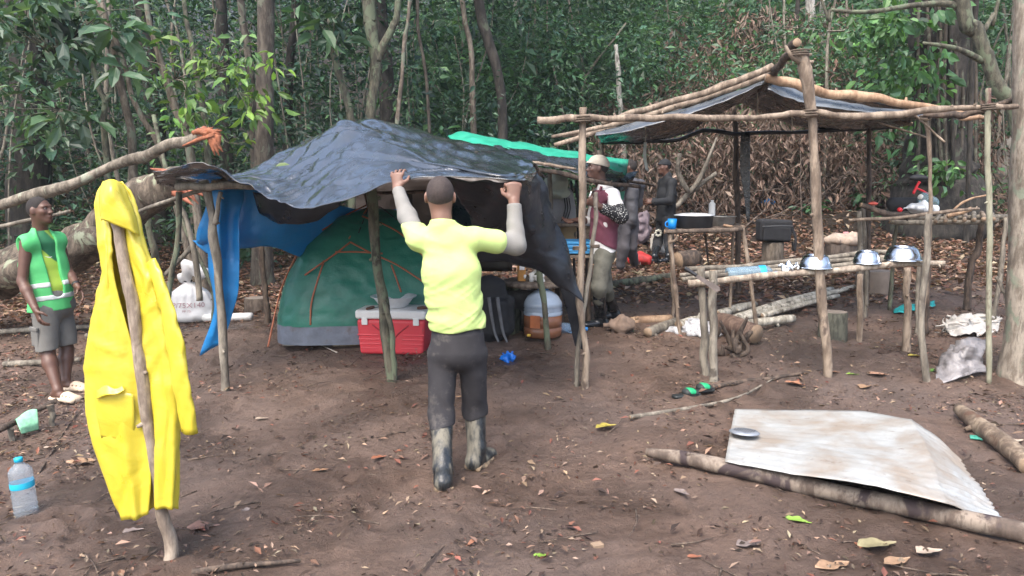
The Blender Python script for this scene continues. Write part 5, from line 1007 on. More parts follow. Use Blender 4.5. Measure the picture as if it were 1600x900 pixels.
# ---- yellow raincoat on its stake
g0 = G(267, 879); Y0 = g0[1]
st = thing('stake', 'debarked stake planted in the mud with the yellow raincoat on it', 'stake', g0)
pole('shaft', [(178, 300, Y0, 16), (183, 360, Y0-.04, 20), (200, 440, Y0-.06, 24), (221, 570, Y0-.06, 23), (236, 690, Y0-.05, 21), (252, 790, Y0-.02, 22), (266, 862, Y0, 27), (268, 884, Y0, 38)], st, [bark('stake_wood', (.22, .17, .13), (.38, .31, .24), (.15, .11, .08), 4, .3, .8, .58), CUT], True, 12)
YEL = plastic('yellow_pvc', (.64, .52, .035), (.72, .60, .05), .36, .14, 7, .10)
rc = thing('raincoat', 'bright yellow hooded raincoat hung open over a wooden stake', 'raincoat', P(215, 800, Y0))
rows = [(284, 284, 164, 170, 182, 190), (300, 300, 155, 168, 186, 202), (330, 330, 153, 172, 190, 214), (380, 380, 158, 174, 191, 227), (420, 420, 162, 173, 206, 241), (460, 460, 153, 184, 214, 254), (500, 500, 144, 196, 218, 268), (550, 550, 136, 210, 226, 280),
        (600, 600, 135, 221, 233, 284), (650, 650, 138, 227, 238, 284), (700, 700, 148, 233, 240, 282), (750, 750, 166, 236, 241, 281), (812, 795, 189, 232, 241, 279)]
ct = []
for (yl, yr, xl, il, ir, xr) in rows:
    k = np.clip((yl-284)/120, .12, 1); f = .065*k
    ct.append([P(il, (yl+yr)/2 if yl != yr else yl, Y0-f*.75), P(il*.6+xl*.4, yl, Y0-f*1.05), P(il*.25+xl*.75, yl, Y0-f*.9), P(xl, yl, Y0), P((xl*2+xr)/3, yl-6*k, Y0+f*1.3), P((xl+2*xr)/3, yr-6*k, Y0+f*1.3), P(xr, yr, Y0), P(ir*.25+xr*.75, yr, Y0-f*.9), P(ir*.6+xr*.4, yr, Y0-f*1.05), P(ir, yr, Y0-f*.75)])
def coatfine(g, nn):
    h, w = g.shape[:2]; u = np.linspace(0, 1, w)[None]; v = np.linspace(0, 1, h)[:, None]; n1 = vnoise(u*9+.5*np.sin(v*5), v*2.2, 0, 3)
    d = .006*np.sin(u*38 + 3*vnoise(u*4, v*4, 0, 4) + v*4)*np.clip(v*2.5, .25, 1) + .007*n1*np.clip(v*3, .2, 1) + creases(h, w, 20, 70, 1.2)*.45*np.clip(v*3, .2, 1) + .006*(1-np.abs(vnoise(u*12, v*3, 0, 6))*2) + .003*vnoise(u*30, v*22, 0, 8)
    return g + nn*d[..., None]
sheet_obj('coat_body', ct, YEL, rc, 8, 0, 1, 0, .003, coatfine)
cp = [P(236, 408, Y0-.06), P(252, 450, Y0-.09), P(268, 510, Y0-.11), P(282, 590, Y0-.12), P(295, 676, Y0-.10)]
so = tube_obj('sleeve', cp, [.03, .04, .048, .050, .05], YEL, rc, 18, 9, .16, 0, .42)
def patch(name, pxs, mat, parent, wr=.004, nu=6, sc=9, seed=4): return sheet_obj(name, PX(pxs), mat, parent, nu, wr, sc, seed, .003)
patch('pocket', [[(150, 622, Y0-.070), (180, 612, Y0-.082), (208, 616, Y0-.078)], [(151, 650, Y0-.066), (182, 650, Y0-.080), (210, 648, Y0-.075)], [(158, 684, Y0-.050), (186, 688, Y0-.07), (210, 676, Y0-.06)]], YEL, rc)
patch('pocket_flap', [[(152, 610, Y0-.07), (165, 601, Y0-.085), (180, 606, Y0-.09), (190, 602, Y0-.085)], [(150, 624, Y0-.08), (166, 617, Y0-.115), (182, 615, Y0-.11), (194, 609, Y0-.098)]], YEL, rc, .006)
sheet_obj('hood', PX([[(158, 286, Y0-.03), (168, 281, Y0-.06), (180, 281, Y0-.05), (194, 290, Y0-.02)], [(156, 300, Y0-.05), (170, 296, Y0-.11), (184, 298, Y0-.09), (204, 312, Y0-.03)], [(155, 320, Y0-.06), (166, 318, Y0-.11), (196, 330, Y0-.10), (212, 340, Y0-.04)], [(156, 345, Y0-.06), (163, 345, Y0-.10), (206, 362, Y0-.10), (220, 368, Y0-.05)]]), YEL, rc, 8, .008, 8, 5, .003)
# ---- low rail with towel, bottle
lr = thing('low_rail', 'low stick rail on two forked pegs at the left edge', 'rail', G(40, 690))
yb = G(80, 665)[1]; pole('rail', [(-40, 690, yb-.55, 12), (5, 668, yb-.35, 12), (50, 645, yb-.08, 12), (90, 625, yb+.05, 11)], lr, POLED); pole('peg', [(78, 632, yb, 12), (82, 650, yb, 11), (82, 672, yb, 10)], lr, POLEG, True); pole('peg', [(16, 668, yb-.3, 10), (20, 690, yb-.3, 10), (17, 715, yb-.3, 10)], lr, POLEG, True)
tw = patch('towel', [[(24, 662, yb-.22), (44, 650, yb-.12), (56, 644, yb-.08)], [(24, 655, yb-.28), (42, 643, yb-.20), (58, 640, yb-.16)], [(30, 668, yb-.32), (46, 662, yb-.25), (60, 658, yb-.2)], [(34, 678, yb-.31), (47, 674, yb-.24), (60, 671, yb-.19)]], simple('towel_green', (.25, .55, .34), .9, .3, 30), None, .008)
tag(tw, 'small pale green checked towel draped over the low rail', 'towel')
def bottle(name, label, base, h, r, axis=(0, 0, 1), body=CLEAR, cap=BLUEP, band=None, cat='bottle', ribs=True, neck=.3, liquid=None):
    o = thing(name, label, cat, base); R = path_axis(axis); z = np.linspace(0, 1, 26); pr = [(r*.55, .0)]
    for q in z:
        if q < .80: rr = r*(1 + (.035*sin(q*70) if ribs and q < .45 or q > .68 and ribs else 0)) if q > .02 else r*.9
        else: rr = r*neck + (r*(1-neck))*max(0, cos((q-.80)/.155*pi/2)) if q < .955 else r*neck
        pr.append((rr, q*h*.95))
    lathe_obj('body', pr, body, base, o, 20, R); cz = V(axis)/np.linalg.norm(axis)
    lathe_obj('cap', [(.001, h), (r*neck*1.15, h), (r*neck*1.25, h*.985), (r*neck*1.25, h*.93), (r*neck*.9, h*.925)], cap, base, o, 16, R)
    if band: lathe_obj('label_band', [(r*1.015, h*band[0]), (r*1.025, h*(band[0]+.01)), (r*1.025, h*(band[1]-.01)), (r*1.015, h*band[1])], band[2], base, o, 20, R)
    if liquid: lathe_obj('liquid', [(.001, h*.01), (r*.93, h*.012), (r*.93, h*liquid[0]), (.001, h*liquid[0])], liquid[1], base, o, 18, R)
    return o
CY = simple('cyan_plastic', (.02, .42, .62), .4, .08); b0 = G(42, 806)
bottle('water_bottle', 'upright clear water bottle with cyan cap and band on the mud at the left', b0, .335, .058, (-.06, .0, 1), glass('water_pet', (.80, .90, .98), .08, 1.15, .85), CY, (.50, .60, CY))
# ---- green dome tent
tcx, tcy = P(590, 500, 7.62)[0], 7.62; tz = float(gz(tcx, tcy)) - .02; TA, TB, TH = .96, .68, 1.24; TR = rotz(.14)
tn = thing('dome_tent', 'green dome tent with orange trim and grey base', 'tent', (tcx, tcy, tz))
def dome(th, ph, g=0.0):
    c, s = np.cos(th), np.sin(th); k = (np.abs(c)**5 + np.abs(s)**5)**(-.2); r = np.cos(ph)**.92
    return np.stack([(TA+g)*c*k*r, (TB+g)*s*k*r, (TH+g)*np.sin(ph)], -1) @ TR.T + V(tcx, tcy, tz)
def grid_faces(h, w): i = np.arange(h*w).reshape(h, w); return np.stack([i[:-1, :-1], i[:-1, 1:], i[1:, 1:], i[1:, :-1]], -1).reshape(-1, 4)
th, ph = np.meshgrid(np.linspace(0, 2*pi, 160), np.linspace(.12, pi/2-.02, 60)); v = dome(th, ph); sag = .045*np.sin(ph*2)*(.5+.5*np.cos(4*th)) ; nn = nrm(v - V(tcx, tcy, tz)); wrk = .011*(1-np.abs(vnoise(v[..., 0]*9, v[..., 1]*9, v[..., 2]*12, 3))*2) + .006*(1-np.abs(vnoise(v[..., 0]*19, v[..., 1]*19, v[..., 2]*16, 8))*2) + .008*vnoise(v[..., 0]*6, v[..., 1]*6, v[..., 2]*6, 4)
v = v + nn*(wrk - sag)[..., None]; TG = simple('tent_green', (.024, .17, .118), .40, .15, 8, .4, 26)
mesh_obj('canopy', v.reshape(-1, 3), grid_faces(*th.shape), TG, tn)
th, ph = np.meshgrid(np.linspace(0, 2*pi, 160), np.linspace(-.02, .125, 6)); v = dome(th, ph, .006); v += nrm(v-V(tcx, tcy, tz))*(.008*vnoise(v[..., 0]*14, v[..., 1]*14, v[..., 2]*14, 5))[..., None]; mesh_obj('floor_tub', v.reshape(-1, 3), grid_faces(*th.shape), simple('tent_grey', (.15, .17, .21), .5, .2, 12, .4, 24, 0, (.10, .075, .06), .2), tn)
def on_tent(px, py, off=.012):
    Ys = np.linspace(6.2, 7.8, 500); p = np.array([P(px, py, y) for y in Ys]); z = np.clip((p[:, 2]-tz)/TH, -.1, .999); r = np.cos(np.arcsin(np.clip(z, 0, 1)))**.92
    pl = (p - V(tcx, tcy, tz)) @ TR; q = ((np.abs(pl[:, 0])/TA)**5 + (np.abs(pl[:, 1])/TB)**5)**.2; i = int(np.argmax(q < r)) if (q < r).any() else 420; w = p[i]; wl_ = pl[i]; ph_ = math.asin(min(1, max(0, wl_[2]/TH))); th_ = math.atan2(wl_[1]/TB, wl_[0]/TA); return w + nrm(w - V(tcx, tcy, tz))*(off + .006 - .045*sin(2*ph_)*(.5+.5*cos(4*th_)))
OR = simple('orange_piping', (.40, .13, .065), .6, .15)
for pts in ([(547, 377), (520, 400), (480, 430), (438, 461)], [(547, 377), (580, 392), (620, 412), (662, 442)], [(524, 394), (560, 391), (598, 393)], [(507, 408), (497, 440), (488, 475), (487, 508)], [(612, 412), (619, 432), (627, 456)], [(566, 338), (606, 352), (634, 372), (668, 410)]):
    tube_obj('piping', [on_tent(*q) for q in pts], [.0085]*len(pts), OR, tn, 6, 6, .02)
PB = simple('pole_black', (.02, .02, .022), .4)
tp0 = V(tcx-.03, tcy-.02, tz+TH+.06)
for q in ((545, 372), (505, 362), (480, 372), (592, 352), (620, 345), (560, 362)): tube_obj('pole', [tp0 + RNG.normal(size=3)*.02, (tp0+on_tent(*q))/2 + V(0, 0, .02), on_tent(*q)], [.007, .007, .007], OR if q[0] % 2 else PB, tn, 6, 4, .02)
lathe_obj('hub', [(.001, .0), (.05, 0), (.055, .05), (.03, .09), (.001, .09)], simple('hub_blue', (.03, .05, .15), .5), tp0 - V(0, 0, .05), tn, 12)
tube_obj('corner_pole', [on_tent(470, 395, .03), on_tent(440, 455, .03), G(419, 545) + V(0, 0, .02)], [.009, .009, .009], OR, tn, 6, 5, .02); tube_obj('guy_rope', [on_tent(420, 535, .02), G(450, 540, .02), G(490, 536, .02), G(527, 551, .01)], [.006]*4, simple('cord_pale', (.4, .36, .3), .8), tn, 5)
# ---- cooler with basin
RZ = rotz(-.10); cb = G(611, 555); cc = cb + RZ @ V(0, .19, 0)
co = thing('cooler', 'red cooler box with white lid and white latches in front of the tent', 'cooler', V(cc[0], cc[1], cb[2])); REDP = simple('cooler_red', (.60, .05, .065), .4, .06, 6, 0, 40, 0, (.30, .12, .10), .05)
box_obj('body', V(cc[0], cc[1], cb[2]+.165), (.64, .38, .33), REDP, co, RZ, .03, .93, 4); lc = V(cc[0], cc[1], cb[2]+.375); box_obj('lid', lc, (.66, .40, .085), WHITEP, co, RZ, .025, 1, 4)
for x in (-.24, .24): box_obj('latch', V(cc[0], cc[1], cb[2]+.315) + RZ @ V(x, -.196, 0), (.055, .018, .07), WHITEP, co, RZ, .006)
for k in range(4):
    for x in (-.2, .2): box_obj('rib', V(cc[0], cc[1], cb[2]+.06+k*.042) + RZ @ V(x+(k-1.5)*.008*(1 if x > 0 else -1), -.183+.003*(3-k), 0), (.2, .012, .016), REDP, co, RZ, .005)
for sx in (-1, 1): tube_obj('groove_trim', [V(cc[0], cc[1], cb[2]+.28) + RZ @ V(sx*.17, -.187, 0), V(cc[0], cc[1], cb[2]+.2) + RZ @ V(sx*.07, -.187, 0), V(cc[0], cc[1], cb[2]+.12) + RZ @ V(sx*.01, -.184, 0)], [.007]*3, simple('cooler_dark_red', (.33, .02, .03), .5), co, 6)
bs_ = lc + RZ @ V(-.02, .02, .044); bas = thing('basin', 'wide silver metal basin on the cooler lid', 'basin', bs_)
lathe_obj('bowl', [(.001, .0), (.11, 0), (.13, .01), (.185, .085), (.215, .1), (.218, .104), (.21, .106), (.182, .093), (.125, .018), (.001, .008)], ALU, bs_, bas, 40)
for k, (x, y, a) in enumerate([(-.19, -.16, 1.1), (.29, -.10, .45)]):
    q = lc + RZ @ V(x, y, .058); d = V(cos(a), sin(a), 0); kn = thing('knife', ['knife with brown wooden handle beside the basin on the cooler', 'brown-handled knife at the right end of the cooler lid'][k], 'knife', q - V(0, 0, .012))
    tube_obj('handle', [q-d*.06, q, q+d*.05], [.012, .015, .012], simple('handle_brown', (.12, .055, .035), .6), kn, 8, 3, .04, 0, .8); box_obj('blade', q + d*.11 - V(0, 0, .008), (.12, .022, .002), STEEL, kn, rotz(a), 0)
def clog(name, label, p, a, mat, cat='shoe', up=0):
    tf = V(cos(a), sin(a), 0); ts = V(-sin(a), cos(a), 0); S = Solid(.007); S.loft(p + V(0, 0, .02) - tf*.08, p + V(0, 0, .02) + tf*.15, ts, (.036, .02), (.05, .022), .03); S.loft(p + V(0, 0, .055) + tf*.03, p + V(0, 0, .038) + tf*.13, ts, (.048, .036), (.046, .028), .03); S.ell(p + V(0, 0, .07) - tf*.05, (tf, ts, EZ), (.07, .03, .04), .02, 's'); S.plane(p, -EZ)
    o = S.obj(name, mat); return tag(o, label, cat)
CLB = simple('clog_muddy', (.46, .38, .26), .8, .2, 14, .2, 40, 0, (.22, .16, .10), .35)
clog('clog', 'muddy beige clog lying nearest the tent door beside the cooler', G(536, 541), .25, CLB); clog('clog', 'muddy beige clog leaning against the cooler', G(549, 538), .15, CLB)
# ---- backpack, round table, jug
S = Solid(.014); c = onground(P(768, 480, 7.0)); S.loft(c + V(0, 0, .08), c + V(-.02, .05, .52), EX, (.17, .11), (.15, .10), .05); S.loft(c + V(.05, -.1, .1), c + V(.04, -.08, .36), EX, (.12, .05), (.10, .05), .03); S.cone(c + V(.17, 0, .12), c + V(.17, 0, .38), .05, .05, .03)
bp = thing('backpack', 'black and grey backpack standing right of the man in yellow', 'backpack', c); S.obj('pack', BLKF, bp, folds(41, .008))
for x in (-.02, .06): tube_obj('strap', [c + V(x, -.16, .44), c + V(x+.02, -.175, .3), c + V(x+.05, -.17, .12), c + V(x+.09, -.2, .02)], [.018, .016, .014, .010], simple('strap_grey', (.12, .12, .125), .8), bp, 8, 5, .05, 0, .4)
tt_ = thing('plank_table', 'low round-topped plank table behind the black flap', 'table', onground(P(840, 500, 7.3))); tc = P(838, 440, 7.35)
lathe_obj('top', [(.001, -.03), (.34, -.03), (.36, -.02), (.36, .0), (.34, .012), (.001, .012)], bark('plank_top', (.10, .075, .055), (.22, .17, .13), None, 5), tc, tt_, 26, None, .06)
for x, y in ((-.02, .1), (.24, .05), (.05, .25)): q = tc + V(x, y, -.03); tube_obj('leg', [q, (q+onground(q))/2 + V(.01, 0, 0), onground(q, -.03)], [.035, .03, .035], POLED, tt_, 8)
q = tc + V(-.31, -.02, -.15); S = Solid(.014); S.ell(q + V(.18, -.06, -.02), (EX, EY, EZ), (.24, .08, .10)); tag(S.obj('dark_bundle', simple('bundle', (.06, .055, .055), .7, .3), None, folds(43, .014)), 'dark cloth bundle tucked under the round plank table', 'bundle')
q = P(798, 445, 7.3); S = Solid(.012); g_ = onground(q); S.loft(g_ - V(0, 0, .02), g_ + V(.02, .02, .42), EX, (.10, .10), (.085, .085), .03); tag(S.obj('mossy_post', bark('moss_stump', (.035, .04, .03), (.085, .095, .07), (.12, .14, .09), 8, .6), None, lambda x, y, z: .012*fbm(x*12, y*12, z*8, 5, 3)), 'thick dark mossy post left of the round plank table', 'post')
q = tc + V(-.15, -.08, .014); bx = thing('carton', 'small orange-brown carton with red and white label on the round table', 'carton', q); box_obj('box', q + V(0, 0, .11), (.075, .05, .22), simple('amber', (.42, .19, .04), .4), bx, rotz(.2), .006); box_obj('label', q + V(.005, -.028, .15), (.05, .002, .07), simple('label_white', (.75, .72, .7), .6), bx, rotz(.2), 0); box_obj('label', q + V(.003, -.0275, .198), (.05, .002, .03), simple('label_red', (.55, .03, .03), .6), bx, rotz(.2), 0)
def crumple(name, label, c, r, mat, cat, seed, amp=.35, freq=9, h=.02, op=None):
    S = Solid(h); S.ell(c, (EX, EY, EZ), r, .02); d = lambda x, y, z: min(r)*amp*(1-np.abs(vnoise((x-c[0])*freq, (y-c[1])*freq, (z-c[2])*freq, seed))*2.4) + min(r)*amp*.6*vnoise(x*freq*2, y*freq*2, z*freq*2, seed+1)
    return tag(S.obj(name, mat, None, d), label, cat)
crumple('plastic_wrap', 'crumpled white wrapper on the round table', tc + V(.0, -.1, .07), (.09, .06, .07), WHITEP, 'wrapper', 3, .35, 16, .009)
jb = onground(P(848, 520, 7.1)); jug = thing('water_jug', 'big brown water jug with clear blue-grey upper half', 'water jug', jb)
lathe_obj('lower_half', [(.001, 0), (.16, 0), (.185, .02), (.188, .10), (.18, .105), (.188, .11), (.188, .22), (.001, .22)], simple('jug_brown', (.20, .085, .045), .25, .15), jb, jug, 30); lathe_obj('upper_half', [(.189, .22), (.192, .25), (.182, .262), (.192, .274), (.182, .286), (.192, .30), (.186, .34), (.15, .40), (.09, .445), (.05, .46), (.05, .49)], simple('jug_blue', (.30, .36, .44), .15, .1, coat=.5), jb, jug, 30); lathe_obj('cap', [(.001, .515), (.055, .515), (.058, .505), (.058, .465), (.05, .46)], BLUEP, jb, jug, 20)
lathe_obj('spigot', [(.001, .02), (.018, .02), (.018, 0), (.001, 0)], simple('yellow_tap', (.75, .5, .08), .5), jb + V(-.14, -.16, .03), jug, 10); box_obj('sticker', jb + V(-.08, -.172, .17), (.10, .004, .12), simple('sticker_orange', (.40, .12, .04), .5), jug, rotz(-.43), 0)
bottle('small_bottle', 'small brown oil bottle with white nozzle beside the water jug', onground(P(827, 492, 7.35)), .36, .045, (0, 0, 1), simple('oil_brown', (.14, .055, .025), .25), WHITEP, None, 'bottle', False, .35)
bottle('lying_bottle', 'blue-tinted empty bottle lying on the mud behind the shelter post', onground(P(868, 515, 7.2), .055), .32, .052, (1, -.25, 0), glass('blue_pet', (.45, .65, .9), .08, 1.2, .8), BLUEP)
crumple('plastic_bag', 'small crumpled bright blue plastic bag on the mud', G(793, 566) + V(0, .03, .035), (.062, .05, .05), simple('bag_blue', (.01, .16, .62), .3, .15), 'bag', 5, .45, 22, .006)
# ---- sack and bags left
sb = G(299, 500); sk = thing('white_sack', 'white woven sack with red print tied at the neck', 'sack', sb); SKM = simple('sack_white', (.66, .65, .64), .7, .06, 20, .3, 120)
ax3 = (EX, EY, EZ); S = Solid(.012); S.ell(sb + V(0, .0, .15), ax3, (.20, .17, .19), .05); S.ell(sb + V(.0, .0, .05), ax3, (.24, .18, .075), .06); S.cone(sb + V(0, 0, .26), sb + V(-.01, 0, .385), .13, .028, .06); S.cone(sb + V(-.19, 0, .04), sb + V(-.27, -.02, .02), .05, .02, .05); S.cone(sb + V(.18, 0, .05), sb + V(.27, -.03, .06), .05, .02, .05); S.plane(sb, -EZ)
def sackf(x, y, z): a = np.arctan2(y-sb[1], x-sb[0]); return -.006*np.sin(a*16+2*vnoise(x*6, y*6, z*6, 3))*np.clip((z-sb[2]-.12)*8, .1, 1.2) + .006*vnoise(x*14, y*14, z*14, 5)
S.obj('sack_body', SKM, sk, sackf); S = Solid(.011); S.cone(sb + V(-.01, 0, .39), sb + V(-.03, 0, .44), .03, .05, .03); S.cone(sb + V(-.03, 0, .43), sb + V(.03, 0, .54), .05, .085, .03); S.cone(sb + V(.02, 0, .52), sb + V(.12, -.02, .47), .07, .06, .03); S.plane(sb + V(.03, 0, .575), V(.45, 0, 1)); S.obj('sack_top', SKM, sk, lambda x, y, z: folds(51, .012, 30, 30)(x, y, z) - .012*np.sin((x-sb[0])*70 + (z-sb[2])*18)); lathe_obj('tie', [(.032, -.012), (.038, 0), (.032, .012)], BLKF, sb + V(-.01, 0, .392), sk, 14)
def text_on(txt, size, o, fn, mat, parent, name='print'):
    cu = bpy.data.curves.new('txt', 'FONT'); cu.body = txt; cu.size = size; cu.align_x = 'CENTER'; cu.resolution_u = 3; ob = bpy.data.objects.new('txt', cu); COL.objects.link(ob); bpy.context.view_layer.update()
    me = bpy.data.meshes.new_from_object(ob.evaluated_get(bpy.context.evaluated_depsgraph_get())); vs = np.array([fn(q.co.x, q.co.y) for q in me.vertices]); fs = [list(p.vertices) for p in me.polygons]; bpy.data.objects.remove(ob); bpy.data.curves.remove(cu); return mesh_obj(name, vs, fs, mat, parent, smooth=False)
inkr = simple('faded_red', (.42, .24, .26), .8, .3, 40)
def onsack(u, v): a = -pi/2 + (u+.03)/.2 - .0; return sb + V(cos(a)*.213, sin(a)*.182, .15+v)
text_on('SP/75X140', .068, sk, onsack, inkr, sk); text_on('PP 75', .03, sk, lambda u, v: onsack(u, v-.045), inkr, sk)
sk.scale = (1.35, 1.2, 1.2)
crumple('dark_bag', 'dark bag slumped behind the right side of the white sack', onground(P(330, 468, 9.0), .12), (.22, .15, .14), BLKF, 'bag', 7, .2, 6, .02); crumple('dark_green_bag', 'dark green bag standing left of the white sack', onground(P(262, 478, 8.7), .12), (.11, .12, .15), simple('bag_dkgreen', (.03, .035, .03), .8, .3), 'bag', 8, .2, 7, .02)
a, b = onground(P(318, 472, 8.5), .05), onground(P(392, 470, 8.4), .05); o = tube_obj('white_pipe', [a, (a+b)/2, b], [.045]*3, WHITEP, None, 14, 3, .01); tag(o, 'white plastic pipe lying on the ground behind the blue tarp', 'pipe')
def stump(label, px, py, r, h, mat=None, cat='stump', name='stump', lump=.06, base=None):
    b = G(px, py) if base is None else base; o = thing(name, label, cat, b); mt = mat or bark('stump_bark', (.075, .055, .042), (.15, .115, .09), None, 6)
    lathe_obj('log', [(r*1.05, -.04), (r*1.02, .05), (r, h*.5), (r*.98, h-.012), (r*.95, h)], mt, b, o, 22, None, lump, px); lathe_obj('top_face', [(r*.955, h), (r*.5, h+.004), (.001, h+.004)], simple('stump_top', (.17, .14, .115), .85, .25, 10, .3), b, o, 22, None, lump, px); return b + V(0, 0, h)
stump('round cut log stump left of the tent', 402, 489, .15, .19)
stk = stump('upright log carrying the black shoulder bag', 1206, 424, .15, .42, bark('log_pale', (.12, .095, .07), (.21, .17, .13), None, 6))
sbg = thing('shoulder_bag', 'black zipped shoulder bag sitting on an upright log', 'bag', stk); box_obj('bag_body', stk + V(0, 0, .17), (.48, .24, .32), BLKF, sbg, roty(.04), .045, .94, 3); box_obj('front_pocket', stk + V(0, -.13, .13), (.40, .06, .20), BLKF, sbg, roty(.04), .02, 1, 2); tube_obj('strap', [stk + V(.24, -.05, .22), stk + V(.29, -.08, .05), stk + V(.27, -.1, -.12), stk + V(.24, -.1, .02)], [.02]*4, BLKF, sbg, 6, 5, .02, 0, .3); tube_obj('zip', [stk + V(-.22, -.16, .235), stk + V(0, -.165, .245), stk + V(.22, -.155, .24)], [.006]*3, simple('zip_grey', (.1, .1, .1), .4), sbg, 5)
stk2 = stump('short wide stump with a striped cloth over it', 1312, 418, .22, .34); crumple('cloth_bundle', 'beige and pink striped cloth draped over the short wide stump', stk2 + V(.03, -.02, .05), (.25, .2, .11), simple('cloth_beige', (.40, .31, .24), .9, .3, 10), 'cloth', 9, .3, 6, .02)
pk = patch('pink_strip', [[(1318, 362, 10.85), (1326, 362, 10.85)], [(1316, 385, 10.72), (1325, 386, 10.72)], [(1315, 412, 10.7), (1323, 412, 10.7)]], simple('pink_cloth', (.55, .22, .22), .9, .3, 30), None, .01); tag(pk, 'pink strip of cloth hanging from the short wide stump', 'cloth')
stump('square-cut stump under the front table', 1365, 455, .21, .26, simple('stump_grey', (.19, .15, .12), .9, .2, 8, .3, 30)); stump('dark mossy stump behind the tall forked post', 1300, 528, .13, .26, bark('moss_stump2', (.05, .05, .038), (.10, .10, .075), None, 7)); stump('small stump right of the pot table legs', 1185, 518, .02, .05) if False else None
crumple('mud_lump', 'pale clay lump beside the boots of the man in maroon', G(972, 521) + V(0, .05, .07), (.15, .11, .12), simple('clay', (.17, .12, .09), .95, .2, 12, .6, 30), 'mud lump', 12, .35, 9, .014)
for lab, x0, y0, x1, y1, yy, r, m in [('split log on the mud right of the boots of the man in maroon', 985, 502, 1048, 498, 0, .045, POLEP), ('cut log end lying on the mud near the pot table', 1012, 520, 1058, 503, 0, .05, POLEG)]:
    a, b = G(x0, y0, r*.8), G(x1, y1, r*.8); tag(tube_obj('log', [a, (a+b)/2, b], [r, r*1.05, r], m, None, 10, 4, .1, 1), lab, 'log')
# ---- firewood and ash between the tables
for k, (x0, y0, x1, y1, r) in enumerate([(1125, 505, 1300, 452, .045), (1150, 500, 1335, 448, .035), (1140, 512, 1240, 498, .05), (1120, 492, 1180, 476, .05), (1190, 494, 1310, 462, .03), (1060, 508, 1095, 498, .045)]):
    a, b = G(x0, y0, r+.03), G(x1, y1, r+.03); o = tube_obj('firewood', [a, (a+b)/2 + V(0, 0, .01), b], [r, r*.95, r*.8], [bark('fire_pale', (.30, .27, .215), (.52, .48, .40), (.10, .085, .065), 6, .4, .85, .56), CUT], None, 9, 5, .12, 2)
    tag(o, ['longest pale lichen-marked firewood pole by the fire', 'thin long firewood stick reaching farthest right', 'thick short firewood log nearest the table legs', 'short mossy firewood log behind the others', 'slim firewood stick in the middle of the pile', 'short firewood piece left of the ashes'][k], 'firewood', 'firewood by the cooking fire')
a, b = G(1120, 503, .10), G(1182, 522, .10); tag(tube_obj('brown_log', [a, (a+b)/2, b], [.10, .11, .09], [bark('log_red', (.085, .05, .036), (.15, .10, .075), None, 5), CUT], None, 12, 4, .1), 'thick smooth brown log beside the ashes', 'log')
mb = MB(); rb = G(1148, 560)
for k in range(11):
    a = rb + V(random.uniform(-.16, .1), random.uniform(-.05, .2), random.uniform(.0, .08)); e = a + V(random.uniform(-.12, .16), random.uniform(-.1, .1), random.uniform(.05, .32)); tube(mb, [a, (a+e)/2 + RNG.normal(size=3)*.05, e], [.03, .026, .014], 7, 4, .25)
tag(mb.obj('root_tangle', bark('root', (.055, .038, .028), (.13, .095, .07), None, 7)), 'knot of dark roots beside the left table legs', 'roots')
S = Solid(.014); ab = G(1088, 520); S.ell(ab + V(0, .05, .02), ax3, (.26, .2, .06), .05); S.ell(ab + V(.05, .1, .06), ax3, (.14, .12, .06), .05); tag(S.obj('ash_heap', simple('ash', (.42, .42, .43), .95, .35, 14, .6, 60, 0, (.07, .065, .065), .4, 12), None, lambda x, y, z: .03*fbm(x*18, y*18, z*18, 4, 3)), 'heap of pale ash from the cooking fire', None, None, 'stuff')
# ---- things on the front table
zt = lambda px, Y: P(px, 430, Y)
tb = P(1136, 429, 6.03)
bottle('table_bottle', 'clear water bottle with blue cap lying on the front table', tb, .42, .058, (1, .06, .055), glass('pet2', (.50, .70, .85), .12, 1.2, .75), BLUEP, (.62, .75, simple('band_blue', (.02, .30, .6), .4)))
crumple('foil', 'crumpled silver foil packet on the front table', P(1232, 417, 6.04), (.075, .07, .04), STEEL, 'foil', 15, .5, 22, .007)
def upbowl(label, px, py, Y, r, h):
    c = P(px, py, Y); o = thing('metal_bowl', label, 'bowl', c, 'metal bowls upside down on the front table'); lathe_obj('bowl', [(r*1.06, -.002), (r*1.06, .008), (r*.98, .010), (r*.90, h*.5), (r*.78, h*.86), (r*.68, h), (r*.001, h*.985)], STEEL, c, o, 36); lathe_obj('foot_ring', [(r*.56, h*.98), (r*.57, h*1.08), (r*.52, h*1.08), (r*.5, h*.98)], STEEL, c, o, 30)
upbowl('leftmost upside-down steel bowl, half behind the tall forked post', 1274, 418, 6.02, .128, .10); upbowl('smallest upside-down steel bowl, middle of three on the front table', 1354, 411, 6.04, .108, .095); upbowl('largest upside-down steel bowl at the right end of the front table', 1410, 406, 6.05, .142, .105)
mc = P(1122, 452, 5.74); me_ = P(1078, 424, 5.80); mh = thing('machete', 'rusty machete lying across the left end of the front table', 'machete', mc); d = nrm(mc-me_); u = nrm(np.cross(d, EY)); w_ = .022
mesh_obj('blade', np.vstack([[me_ + d*.05 + u*w_*.5, me_ + d*.05 - u*w_*.7, mc - u*w_*1.1, mc + d*.02, mc + u*w_]] + [[q + V(0, .004, 0) for q in (me_ + d*.05 + u*w_*.5, me_ + d*.05 - u*w_*.7, mc - u*w_*1.1, mc + d*.02, mc + u*w_)]]), [(0, 1, 2, 3, 4), (9, 8, 7, 6, 5), (0, 5, 6, 1), (1, 6, 7, 2), (2, 7, 8, 3), (3, 8, 9, 4), (4, 9, 5, 0)], simple('blade', (.16, .13, .115), .4, .3, 20, .2, 60, .8), mh, smooth=False); tube_obj('handle', [me_ - d*.05, me_, me_ + d*.06], [.018, .016, .014], PB, mh, 8)
